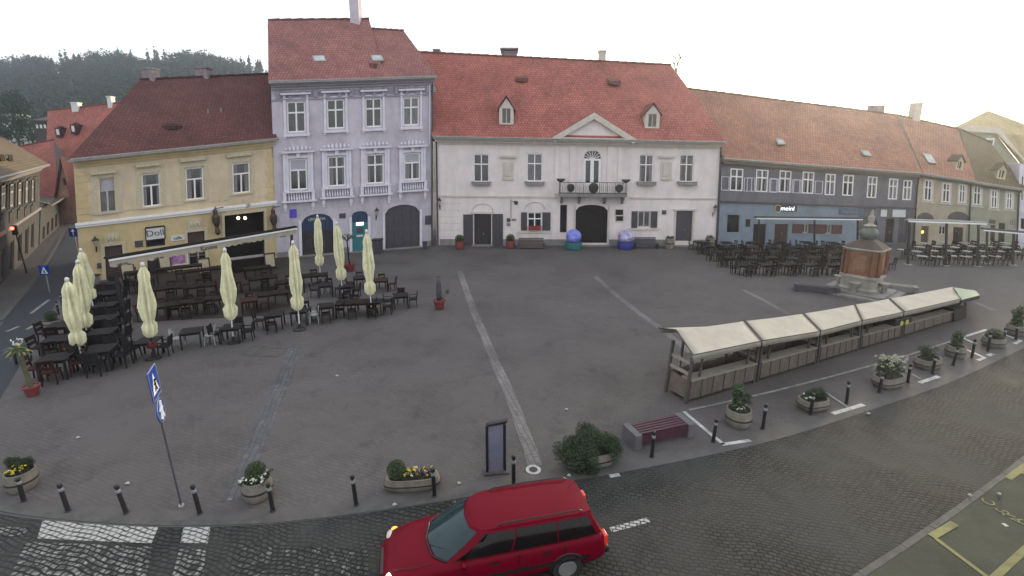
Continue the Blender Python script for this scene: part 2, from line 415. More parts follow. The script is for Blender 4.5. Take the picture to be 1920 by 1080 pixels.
# ================================================================== materials
M={}
M['cream']=mat('cream plaster',(.58,.475,.33),.9,.08,1.2,bump=.3,stain=.15)
M['cream_d']=mat('ochre plaster',(.54,.425,.235),.9,.08,1.2,bump=.3,stain=.15)
M['lav']=mat('lavender plaster',(.51,.47,.535),.9,.08,1.2,bump=.3,stain=.22)
M['lavtrim']=mat('pale lavender trim',(.62,.59,.67),.85,.08,2)
M['white']=mat('off-white plaster',(.72,.645,.635),.9,.06,1.0,bump=.3,stain=.13)
M['white_t']=mat('pale cornice',(.52,.47,.42),.85,.1,2)
M['grayw']=mat('slate grey render',(.145,.14,.165),.9,.12,1.2,bump=.3,stain=.25)
M['bluew']=mat('powder blue render',(.21,.255,.31),.9,.1,1.2,bump=.3,stain=.2)
M['beige']=mat('beige plaster',(.38,.33,.25),.9,.1,1.2,bump=.3,stain=.2)
M['olive']=mat('pale green plaster',(.30,.305,.235),.9,.1,1.2,bump=.3,stain=.2)
M['stone_w']=mat('stained beige stone darkened for shade',(.055,.053,.050),.9,.15,1.5,bump=.4,stain=.3)  # shade of the street walls is put into this base colour; noise adds stains
M['pink']=mat('salmon plaster',(.52,.31,.24),.9,.12,1.2,stain=.25)
M['plinth']=mat('grey plinth',(.24,.225,.22),.9,.12,2,bump=.4,stain=.25)
M['frame']=mat('white window paint',(.74,.72,.72),.5,.05,4)
M['frame_g']=mat('grey window paint',(.40,.38,.36),.6,.08,4)
M['pane']=glass_mat('window glass',(.018,.018,.024))
M['pane_l']=glass_mat('curtained glass',(.10,.095,.11),.2)
M['blind']=mat('lowered roller blind',(.36,.35,.40),.8,.06,3)
M['tile_r']=tile_mat('red clay tiles',(.40,.135,.11),(.17,.06,.05))
M['tile_m']=tile_mat('mauve clay tiles',(.31,.135,.125),(.14,.06,.055))
M['tile_d']=tile_mat('dark brown tiles',(.135,.050,.045),(.06,.026,.025))
M['tile_o']=tile_mat('faded orange tiles',(.36,.17,.12),(.15,.07,.05))
M['tile_b']=tile_mat('mossy brown tiles',(.15,.11,.06),(.05,.04,.025))
M['tile_y']=tile_mat('straw yellow tiles',(.45,.36,.18),(.2,.15,.08))
M['gutter']=mat('weathered zinc',(.22,.215,.21),.45,.15,3,metal=.3)
M['dark']=mat('black painted iron',(.012,.012,.014),.5,.2,6)
M['darkdoor']=mat('dark stained timber',(.024,.019,.022),.6,.3,5,bump=.2)
M['browndoor']=mat('brown painted timber',(.055,.03,.026),.6,.25,5,bump=.2)
M['shutter']=mat('slate shutters',(.055,.05,.062),.65,.2,5)
M['teal']=mat('teal panel',(.03,.17,.19),.4,.1,3)
M['navy']=mat('navy frame',(.012,.035,.08),.4,.2,3)
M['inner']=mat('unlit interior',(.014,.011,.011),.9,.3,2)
M['chimney']=mat('sooty render',(.26,.22,.23),.9,.2,2,bump=.4,stain=.3)
M['brass']=mat('lamp glass',(.35,.32,.25),.3,.1,3)
M['signw']=mat('pale sign board',(.55,.56,.55),.6,.06,3)
M['lit']=mat('lit lamp',(1,.86,.55),.5,.02,3,emit=6)
M['litw']=mat('lit screen',(.85,.95,1),.5,.02,3,emit=1.1)
M['litr']=mat('red signal light',(1,.05,.03),.5,.02,3,emit=14)
M['red']=mat('dull red paint',(.22,.02,.03),.6,.2,3)
M['wine']=mat('wine red shutters',(.10,.035,.04),.65,.2,4)
M['ivory']=mat('ivory relief',(.48,.42,.30),.85,.15,9,bump=.4)

def hoods(F,mb,px,w=.16,v=.10):
    a,c,b,d=F.rect(*px); F.box(mb,a,b,c,d,.002,w)
def door(F,root,px,m,name='door',w=-.14,handle=True,label=None,arch=None,panels=2):
    a,c,b,d=F.rect(*px); mb=MB()
    F.box(mb,a,b,max(c,.02),d,w-.05,w)
    n=panels
    for i in range(n):
        x0=a+(b-a)*i/n; x1=a+(b-a)*(i+1)/n
        for q0,q1 in ((.08,.46),(.52,.93)):
            F.box(mb,x0+.07,x1-.07,c+(d-c)*q0,c+(d-c)*q1,w,w+.03)
    o=mb.build(name,m,root,label=label)
    if handle:
        h=MB(); F.box(h,(a+b)/2+.06,(a+b)/2+.12,c+1.0,c+1.18,w+.03,w+.09); h.build('handle',M['gutter'],o)
    return o,(a,c,b,d)
def lantern(px,py,F,label,arm=.5,col=None):
    u,v=F.uv(px,py); p=F.P(u,v,arm); o=thing('wall_lantern',F.P(u,v-.4,0),label,'wall lamp','lanterns on the house walls')
    b=MB(); b.path([F.P(u,v-.55,0.0),F.P(u,v-.5,arm*.6),F.P(u,v-.25,arm)],.025); b.tube(F.P(u,v-.75,.03),F.P(u,v-.3,.03),.04); b.build('bracket',M['dark'],o)
    c=MB(); c.lathe([(.06,-.26),(.10,-.22),(.19,.12),(.20,.14)],p,6); c.build('lamp_glass',M['brass'],o)
    d=MB(); d.lathe([(.23,.14),(.20,.2),(.07,.32),(.03,.42),(.01,.46)],p,6); d.build('cap',M['dark'],o)
def downpipe(F,root,u,v0,v1,r=.06,w=.12,m=None):
    b=MB(); b.path([F.P(u,v0,w),F.P(u,v1,w)],r,8); b.build('downpipe',m or M['gutter'],root)
def cornice(F,root,m,v0,v1,steps=((0,.12),(.35,.25),(.7,.42)),name='cornice',u0=0,u1=None):
    mb=MB(); u1=F.L if u1 is None else u1; h=v1-v0
    for i,(a,w) in enumerate(steps):
        b=steps[i+1][0] if i+1<len(steps) else 1
        F.box(mb,u0,u1,v0+h*a,v0+h*b-.002,.002,w)
    return mb.build(name,m,root)
def gut(F,root,v,w=.5,u0=-.1,u1=None):
    u1=F.L+.1 if u1 is None else u1
    b=MB(); b.tube(F.P(u0,v,w),F.P(u1,v,w),.09,.09,8); b.build('gutter',M['gutter'],root)
def ridgeF(F,px,py,d): return F.hit(px,py,-d)
def chimney(root,base,w,h,m,dy=.8,cap=True):
    x,y,z=base; b=MB(); b.box(x-w/2,x+w/2,y,y+dy,z-1.2,z+h)
    if cap: b.box(x-w/2-.08,x+w/2+.08,y-.08,y+dy+.08,z+h,z+h+.12)
    return b.build('chimney',m,root)
def skylight(root,EL,ER,RR,RL,c,w,h,m=None):
    """flush roof window at a world point on the slope"""
    e=(ER-EL).normalized(); up=((RL+RR)/2-(EL+ER)/2); up=(up-e*up.dot(e)).normalized(); n=e.cross(up)
    if n.y>0: n=-n
    b=MB()
    def q(a,bb,k): return c+e*a+up*bb+n*k
    b.hexa([q(-w/2,-h/2,-.02),q(w/2,-h/2,-.02),q(w/2,h/2,-.02),q(-w/2,h/2,-.02),q(-w/2,-h/2,.09),q(w/2,-h/2,.09),q(w/2,h/2,.09),q(-w/2,h/2,.09)])
    o=b.build('skylight',M['gutter'],root)
    p=MB(); f=.12; p.poly([q(-w/2+f,-h/2+f,.095),q(w/2-f,-h/2+f,.095),q(w/2-f,h/2-f,.095),q(-w/2+f,h/2-f,.095)]); p.build('pane',m or SKY_GL,o)
SKY_GL=glass_mat('roof window glass',(.35,.37,.37),.15)
def on_slope(EL,ER,RL,px,py):
    n=(ER-EL).cross(RL-EL).normalized(); d=ray(px,py); o=Vector((0,0,CH)); t=(EL-o).dot(n)/d.dot(n); return o+d*t
def dormer(root,EL,ER,RL,px,w,m_wall,m_roof,deep=2.6,gab=True):
    """small gabled dormer: px = (left, top, right, bottom) of its front"""
    x0,y0,x1,y1=px; B=on_slope(EL,ER,RL,(x0+x1)/2,y1)
    e=(ER-EL).normalized(); n=Vector((e.y,-e.x,0)); 
    if n.y>0: n=-n
    sc=CF/(B.y*math.cos(CP)); hw=(x1-x0)/2/sc/1.05; ht=(y1-y0)/sc/1.05
    hb=ht*.55; b=MB()
    def q(a,z,k): return B+e*a+Vector((0,0,z))+n*k
    t=hw*.74
    # cheeks and front with an opening
    for sgn in (-1,1):
        b.hexa([q(sgn*hw*.8,0,.02),q(sgn*hw*.45,0,.02),q(sgn*hw*.45,0,-.15),q(sgn*hw*.8,0,-.15),q(sgn*hw*.8,hb,.02),q(sgn*hw*.45,hb,.02),q(sgn*hw*.45,hb,-.15),q(sgn*hw*.8,hb,-.15)])
        b.poly([q(sgn*hw*.78,-.3,0),q(sgn*hw*.78,hb,0),q(sgn*hw*.78,hb,-deep),q(sgn*hw*.78,-.3,-deep)])
    b.hexa([q(-hw*.8,-.12,.06),q(hw*.8,-.12,.06),q(hw*.8,-.12,-.1),q(-hw*.8,-.12,-.1),q(-hw*.8,.02,.06),q(hw*.8,.02,.06),q(hw*.8,.02,-.1),q(-hw*.8,.02,-.1)])
    b.hexa([q(-hw*.8,hb,.02),q(hw*.8,hb,.02),q(hw*.8,hb,-.15),q(-hw*.8,hb,-.15),q(-.02,ht*.93,.02),q(.02,ht*.93,.02),q(.02,ht*.93,-.15),q(-.02,ht*.93,-.15)])
    o=b.build('dormer',m_wall,root)
    r=MB(); pk=ht
    for sgn in (-1,1):
        r.hexa([q(sgn*hw,hb*.88,.16),q(0,pk,.16),q(0,pk,-deep),q(sgn*hw,hb*.88,-deep),q(sgn*hw,hb*.88+.09,.16),q(0,pk+.1,.16),q(0,pk+.1,-deep),q(sgn*hw,hb*.88+.09,-deep)])
    r.build('dormer_roof',m_roof,o)
    p=MB(); p.poly([q(-hw*.46,.02,-.1),q(hw*.46,.02,-.1),q(hw*.46,hb,-.1),q(-hw*.46,hb,-.1)])
    p.build('pane',M['pane'],o)
    p=MB(); p.hexa([q(-.03,.02,-.09),q(.03,.02,-.09),q(.03,.02,-.05),q(-.03,.02,-.05),q(-.03,hb,-.09),q(.03,hb,-.09),q(.03,hb,-.05),q(-.03,hb,-.05)]); p.build('mullion',m_wall,o)

# ================================================================== yellow corner house
def yellow():
    F=Facade((152,530),(519,484),(516,262),(137,301)); root=thing('corner_house',F.P0,'two-storey cream and ochre house with dark red roof and cafe on its ground floor','house')
    up=[(184,334,218,398),(266,325,301,387),(348,314,382,374),(436,305,469,362)]
    dn=[(198,460,231,536),(277,480,314,531),(273,424,309,462),(352,434,384,480),(354,472,390,496),(422,400,496,500),(318,472,352,497)]
    H=[F.rect(*p) for p in up+dn]
    F.wall(root,M['cream'],H,9.0,mats=[M['cream'],M['cream_d']],band=F.uv(330,398)[1])
    bl=[M['blind'],None,None,None]
    for i,p in enumerate(up):
        F.window(root,p,M['frame'] if i else M['frame_g'],M['pane'] if i else M['pane_l'],'T',fw=.09,blind=bl[i],sill=M['cream'])
    tr=MB()
    for (x,y) in ((193,322),(277,308),(360,298),(447,289)):
        tr.cut()
        hoods(F,tr,(x-23,y-2,x+24,y+4),.28)
    for p in up:                                                # flat surrounds
        tr.cut()
        a,c,b,d=F.rect(*p)
        for q in ((a-.32,a-.05,c-.1,d+.45),(b+.05,b+.32,c-.1,d+.45)): F.box(tr,q[0],q[1],q[2],q[3],.002,.05)
        F.box(tr,a-.05,b+.05,d+.05,d+.45,.002,.05)
    tr.build('window_hood',M['ivory'],root)
    pl=MB()
    for x in (160,241,324,408,494):                            # raised wall panels between the windows
        pl.cut(); u,v=F.uv(x,360); _,v0=F.uv(x,402-(x-160)*.1); _,v1=F.uv(x,318-(x-160)*.11)
        F.box(pl,max(.1,u-.75),min(F.L-.1,u+.75),v0,v1,.002,.03)
    pl.build('wall_panel',M['cream'],root)
    _,vl=F.uv(333,400)
    cs=MB(); F.box(cs,-.1,F.L+.02,vl-.05,vl+.12,.002,.24); F.box(cs,-.08,F.L+.02,vl-.22,vl-.052,.002,.12); cs.build('string_course',M['frame'],root)
    cornice(F,root,M['cream_d'],F.H-.5,F.H-.03,((0,.15),(.4,.32),(.75,.5)))
    gut(F,root,F.H+.05,.62)
    # quoins at both ends
    q=MB()
    for k in range(9):
        z=vl+.25+k*.45
        if z+.4<F.H-.5:
            q.cut()
            F.box(q,F.L-.75+(k%2)*.15,F.L-.02,z,z+.4,.002,.06)
            q.cut(); F.box(q,.02,.75-(k%2)*.15,z,z+.4,.002,.06)
    q.build('quoin',M['cream_d'],root)
    # ground floor
    door(F,root,dn[0],M['browndoor']); door(F,root,dn[3],M['browndoor'],handle=False); door(F,root,dn[1],M['darkdoor'])
    F.window(root,dn[4],M['frame_g'],M['pane'],'two'); F.window(root,dn[2],M['dark'],M['pane'],'none',fw=.1)
    a,c,b,d=H[len(up)+5]
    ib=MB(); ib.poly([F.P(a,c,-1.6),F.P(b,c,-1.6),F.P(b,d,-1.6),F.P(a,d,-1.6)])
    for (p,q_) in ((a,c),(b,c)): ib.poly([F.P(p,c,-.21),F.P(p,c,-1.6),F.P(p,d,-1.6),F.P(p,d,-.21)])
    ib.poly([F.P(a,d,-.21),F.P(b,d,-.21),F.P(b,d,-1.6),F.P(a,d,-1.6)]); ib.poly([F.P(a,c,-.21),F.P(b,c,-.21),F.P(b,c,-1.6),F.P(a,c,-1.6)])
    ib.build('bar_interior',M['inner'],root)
    k=MB()
    for i in range(5):
        k.cut(); u=a+(b-a)*(.12+.19*i); F.box(k,u-.28,u+.28,d+.06,d+.75,.002,.07)
    k.build('keystone',M['cream_d'],root)
    c_=MB(); c_.lathe([(.12,-.35),(.32,-.1),(.3,.25),(.1,.42)],F.P((a+b)/2+.1,d+.75,.12),10,sy=.4); c_.build('crest',M['ivory'],root)
    for (x,y) in ((210,447),(365,421)):
        p=MB(); r=F.rect(x-14,y-11,x+14,y+11); F.box(p,r[0],r[2],r[1],r[3],.002,.06)
        F.box(p,r[0]+.12,r[2]-.12,r[1]+.12,r[3]-.12,.06,.09)
        for t in range(3): 
            uu=r[0]+(r[2]-r[0])*(.25+.25*t); p.lathe([(.05,-.2),(.13,-.05),(.13,.1),(.04,.22)],F.P(uu,(r[1]+r[3])/2,.09),8,sy=.5)
        p.build('relief',M['ivory'],root)
    su=MB()
    for px in (dn[0],dn[3],dn[5]):
        su.cut(); a,c,b,d=F.rect(*px); F.box(su,a-.2,a-.003,0.01,d,.002,.08); F.box(su,b+.003,b+.2,0.01,d,.002,.08); F.box(su,a-.2,b+.2,d+.002,d+.2,.002,.08)
    su.build('door_surround',M['ivory'],root)
    # roof
    v=F.H+.08; EL=F.P(-.25,v,.7); ER=F.P(F.L-.05,v,.7)
    RL=ridgeF(F,262,150,7.5); RR=ridgeF(F,505,139,7.5)
    slab_roof(root,EL,ER,RR,RL,M['tile_d'],-F.n*7.5,M['gutter'])
    hp=MB(); BL=EL-F.n*15.5; BL.z=EL.z
    hp.poly([EL,RL,BL],0,[(0,0),(7,9),(14,0)]); hp.build('hip_slope',M['tile_d'],root)
    for (x,y,w,h) in ((278,150,.9,1.0),(378,140,1.0,.7)):
        chimney(root,ridgeF(F,x,y+4,7.5),w,h,M['chimney'])
    for (x,y) in ((391,214),(415,212)):
        p=on_slope(EL,ER,RL,x,y); b=MB(); b.tube(p,p+Vector((0,0,.4)),.07); b.build('vent_pipe',M['plinth'],root)
    p=on_slope(EL,ER,RL,316,240); e=MB(); e.lathe([(.8,-.1),(.75,.15),(.5,.35),(.1,.42)],p+Vector((0,.5,0)),12); e.build('eyebrow_vent',M['tile_d'],root)
    return F
FY=yellow()
# signs, posters and boards on its wall
def board(F,px,m,label,name='wall_sign',cat='sign',w=.06,group=None,frame=None,texts=()):
    a,c,b,d=F.rect(*px); o=thing(name,F.P((a+b)/2,c,.02),label,cat,group)
    mb=MB(); F.box(mb,a,b,c,d,.01,w); mb.build('panel',m,o)
    if frame:
        f=MB(); t=.06
        F.box(f,a-t,b+t,d,d+t,.008,w+.03); F.box(f,a-t,b+t,c-t,c,.008,w+.03); F.box(f,a-t,a,c,d,.008,w+.03); F.box(f,b,b+t,c,d,.008,w+.03)
        f.build('frame',frame,o)
    for (s,x,y,h,mm) in texts: text_on(F,s,x,y,h,mm,o,w+.012)
    return o
lantern(180,453,FY,'black iron lantern on the cream wall left of the corner cafe door')
board(FY,(253,451,268,463),M['shutter'],'small dark plaque beside the framed menu board on the cream wall')
board(FY,(274,427,308,448),M['signw'],'framed board with large grey lettering over the cafe window',frame=M['dark'],texts=(('Doll',291,437,.62,M['shutter']),))
board(FY,(320,441,346,451),M['signw'],'long pale sign with thin dark lettering between cafe window and brown door',texts=(('caffe',333,446,.3,M['navy']),))
board(FY,(182,493,190,503),M['shutter'],'small square dark notice low on the cream wall by the corner')
for (x,y,l) in ((404,413,'dark carved figure bracket left of the wide bar opening'),(511,411,'dark carved figure bracket right of the wide bar opening')):
    u,v=FY.uv(x,y); o=thing('wall_figure',FY.P(u,v-1,0),l,'wall ornament','carved figures beside the bar opening')
    b=MB(); b.lathe([(.08,-1.1),(.2,-.9),(.12,-.5),(.26,-.1),(.28,.3),(.14,.5),(.15,.75),(.03,.95)],FY.P(u,v,.35),10); b.build('figure',M['browndoor'],o)
    b=MB(); b.path([FY.P(u,v+1.0,0),FY.P(u,v+.9,.4),FY.P(u+.5,v+.95,.4)],.03); b.build('bracket',M['dark'],o)
o=thing('hanging_lamp',FY.P(*FY.uv(456,410),-.6),'pair of lit white bulbs hanging inside the wide bar opening','lamp')
b=MB()
for dx in (449,462):
    b.cut()
    u,v=FY.uv(dx,410); b.lathe([(.05,-.12),(.13,0),(.05,.12)],FY.P(u,v,-.5),8)
b.build('bulb',M['lit'],o)
b=MB(); u,v=FY.uv(455,405); b.tube(FY.P(u,v,-.5),FY.P(u,v+.5,-.5),.02); b.build('cord',M['dark'],o)
POST=mat('poster print',(.45,.22,.30),.5,.5,2.2,col2=(.10,.05,.22))
board(FY,(319,475,351,495),POST,'framed pink and purple poster under the long awning beam','poster','poster',frame=M['frame'])

# ================================================================== lavender house
def lavender():
    F=Facade((519,484),(811,461),(812,147),(508,157)); root=thing('lavender_house',F.P0,'tall lavender three-storey house with white window surrounds and mauve roof','house')
    up=[(538,190,573,248),(613,186,646,241),(685,184,716,238),(756,182,786,235)]
    md=[(543,298,576,356),(615,293,648,349),(687,289,720,344),(758,287,788,337)]
    dn=[(566,401,625,482),(660,396,690,476),(722,384,787,468)]
    H=[F.rect(*p) for p in up+md+dn]
    ar=[]
    for (a,c,b,d),k in zip(H[8:],(.75,.35,.75)): ar.append((a,b,d-k,d))
    F.wall(root,M['lav'],H,9.0,arches=ar)
    for i,p in enumerate(up): F.window(root,p,M['frame'],M['pane'] if i<3 else M['pane_l'],'cross',fw=.11)
    for i,p in enumerate(md): F.window(root,p,M['frame'],M['pane'],'T' if i in (0,3) else 'cross',fw=.11,blind=M['blind'] if i in(0,3) else None)
    for i,(a,c,b,d) in enumerate(H[:8]):
        low = i>=4; mb=MB(); s=.42 if low else .25
        F.box(mb,a-s,a-.06,c-.12,d+.5,.002,.10); F.box(mb,b+.06,b+s,c-.12,d+.5,.002,.10)
        F.box(mb,a-.06,b+.06,d+.06,d+.26,.002,.07)
        F.box(mb,a-s-.18,b+s+.18,d+.5,d+.64,.002,.34)
        if not low:
            F.box(mb,a-s-.06,b+s+.06,c-.34,c-.12,.002,.16); F.box(mb,a-s,a-.12,c-.5,c-.341,.002,.12); F.box(mb,b+.12,b+s,c-.5,c-.341,.002,.12)
        else:
            F.box(mb,(a+b)/2-.14,(a+b)/2+.14,d+.1,d+.49,.07,.2)
            F.box(mb,a-s-.05,a-s+.14,c-.1,d+.48,.1,.17); F.box(mb,b+s-.14,b+s+.05,c-.1,d+.48,.1,.17)
            for t in range(7):                                      # garland over the hood
                u=a-.25+(b-a+.5)*t/6; h=.12+.16*math.sin(math.pi*t/6)
                mb.lathe([(.03,-h*.6),(.13,0),(.05,h)],F.P(u,d+.82,.08),7,sy=.5)
        o=mb.build('window_surround',M['lavtrim'],root)
        if low:
            bl=MB(); F.box(bl,a-s-.15,b+s+.15,c-.22,c-.12,.002,.34); F.box(bl,a-s-.25,b+s+.25,c-1.02,c-.88,.002,.42)
            for t in range(9):
                u=a-.12+(b-a+.24)*t/8; bl.lathe([(.05,-.6),(.075,-.42),(.04,-.2),(.055,0)],F.P(u,c-.24,.2),8)
            for u in (a-s,b+s): F.box(bl,u-.13,u+.13,c-.878,c-.222,.05,.32)
            for u in (a-s+.02,b+s-.02): F.box(bl,u-.13,u+.13,c-1.5,c-1.022,.002,.22); F.box(bl,u-.09,u+.09,c-1.75,c-1.502,.002,.12)
            bl.build('balustrade',M['lavtrim'],root)
    # frieze with panels, cornice
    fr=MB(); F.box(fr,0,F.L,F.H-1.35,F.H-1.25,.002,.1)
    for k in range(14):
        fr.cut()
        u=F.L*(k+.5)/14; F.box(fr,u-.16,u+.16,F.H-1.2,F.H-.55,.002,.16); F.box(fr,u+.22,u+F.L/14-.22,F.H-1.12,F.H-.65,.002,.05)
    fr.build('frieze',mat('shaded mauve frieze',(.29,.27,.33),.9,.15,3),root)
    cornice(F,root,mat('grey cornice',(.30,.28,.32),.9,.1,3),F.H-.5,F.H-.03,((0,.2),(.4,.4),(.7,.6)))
    gut(F,root,F.H+.05,.72)
    # doors below
    (a,c,b,d)=H[8]; o,_=door(F,root,dn[0],M['darkdoor'],'shop_door',w=-.17,panels=3,handle=False)
    fb=MB(); F.box(fb,a,b,d-1.45,d-.02,-.169,-.13); fb.build('fanlight',M['navy'],o); text_on(F,'LJEKARNA',594,411,.30,M['signw'],root,-.11,name='shop_lettering')
    (a,c,b,d)=H[9]; mb=MB(); F.box(mb,a,b,.02,d,-.21,-.15); at=mb.build('cash_machine',M['teal'],root)
    q=MB(); F.box(q,a,b,d-.95,d-.01,-.149,-.1); q.build('header',M['navy'],at)
    r=F.rect(668,417,682,423); q=MB(); F.box(q,*[r[0],r[2],r[1],r[3]],-.149,-.08); q.build('lit_sign',M['litw'],at)
    r=F.rect(669,427,681,438); q=MB(); F.box(q,*[r[0],r[2],r[1],r[3]],-.149,-.12); q.build('screen',M['shutter'],at)
    r=F.rect(669,441,681,444); q=MB(); F.box(q,*[r[0],r[2],r[1],r[3]],-.149,-.05); q.build('keypad',M['signw'],at)
    door(F,root,dn[2],M['shutter'],'garage_door',w=-.17,panels=4,handle=False)
    su=MB()
    for (a,c,b,d) in H[8:]:
        su.cut(); F.box(su,a-.22,a-.003,.01,d-.5,.002,.09); F.box(su,b+.003,b+.22,.01,d-.5,.002,.09)
    su.build('door_surround',M['lavtrim'],root)
    st=MB()
    for (a,c,b,d) in H[8:]: st.cut(); F.box(st,a-.15,b+.15,0,.06,-.2,.45)
    st.build('threshold',M['plinth'],root)
    b=MB(); F.box(b,.02,F.L-.02,.01,.55,.002,.035); 
    # plinth kept to the solid stretches of wall
    pb=MB(); us=[0.02]+[x for h in sorted(H[8:]) for x in (h[0]-.23,h[2]+.23)]+[F.L-.02]
    for i in range(0,len(us),2): pb.cut(); F.box(pb,us[i],us[i+1],.01,.5,.002,.05)
    pb.build('plinth',M['plinth'],root)
    downpipe(F,root,F.L-.1,0,F.H-.3,.07,.15,M['shutter']); downpipe(F,root,F.L-.34,F.H*.62,F.H-.3,.06,.13,M['lavtrim'])
    # roof: two ridge levels, the right part lower
    v=F.H+.08; EL=F.P(-.15,v,.8); ER=F.P(F.L+.15,v,.8); dp=7.0
    RL=ridgeF(F,502,38,dp); RR=ridgeF(F,692,36,dp)
    t=.62; EM=EL.lerp(ER,.66)
    R2L=ridgeF(F,700,56,dp); R2R=ridgeF(F,757,58,dp)
    slab_roof(root,EL,EM,RR,RL,M['tile_m'],-F.n*7,M['gutter'])
    n=(RR-EL).cross(RL-EL).normalized()
    slab_roof(root,EM,ER,R2R,ridgeF(F,692,54,dp),M['tile_m'],-F.n*7,M['gutter'],name='lower_roof')
    g=MB(); g.poly([EM,RR,ridgeF(F,692,54,dp)]); g.build('verge',M['gutter'],root)
    # left gable wall rising over the corner house
    g=MB(); a=F.P(-.02,F.H*.6,0); b_=F.P(-.02,F.H,0.0); k=-F.n*14
    g.poly([a,b_,RL+Vector((-.05,0,0)),b_+k,a+k]); g.build('gable_wall',M['chimney'],root)
    for (x,y,w,h) in ((599,111,1.0,.95),(707,110,1.0,.95)):
        skylight(root,EL,EM,RR,RL,on_slope(EL,EM,RL,x,y),w,h)
    p=on_slope(EL,EM,RL,700,127); q=MB(); q.box(p.x-.3,p.x+.3,p.y-.1,p.y+.8,p.z-.4,p.z+.35); q.build('roof_hatch',M['tile_m'],root)
    # the tall chimney
    a=ridgeF(F,657,36,dp-.4); b2=ridgeF(F,676,36,dp-.4); c=MB(); c.box(a.x,b2.x,a.y-.1,a.y+1.0,a.z-1,a.z+6.5); c.build('chimney',M['lav'],root)
    return F
FL=lavender()
board(FL,(543,392,556,408),mat('violet sign',(.09,.05,.45),.4,.1,3),'small vivid violet blade sign at the lavender house corner')
board(FL,(636,400,648,409),M['shutter'],'dark plaque between the arched shop door and cash machine',texts=())
board(FL,(797,404,808,421),M['shutter'],'dark framed notice between garage door and downpipe')
lantern(705,397,FL,'violet wall lamp left of the lavender house garage door')

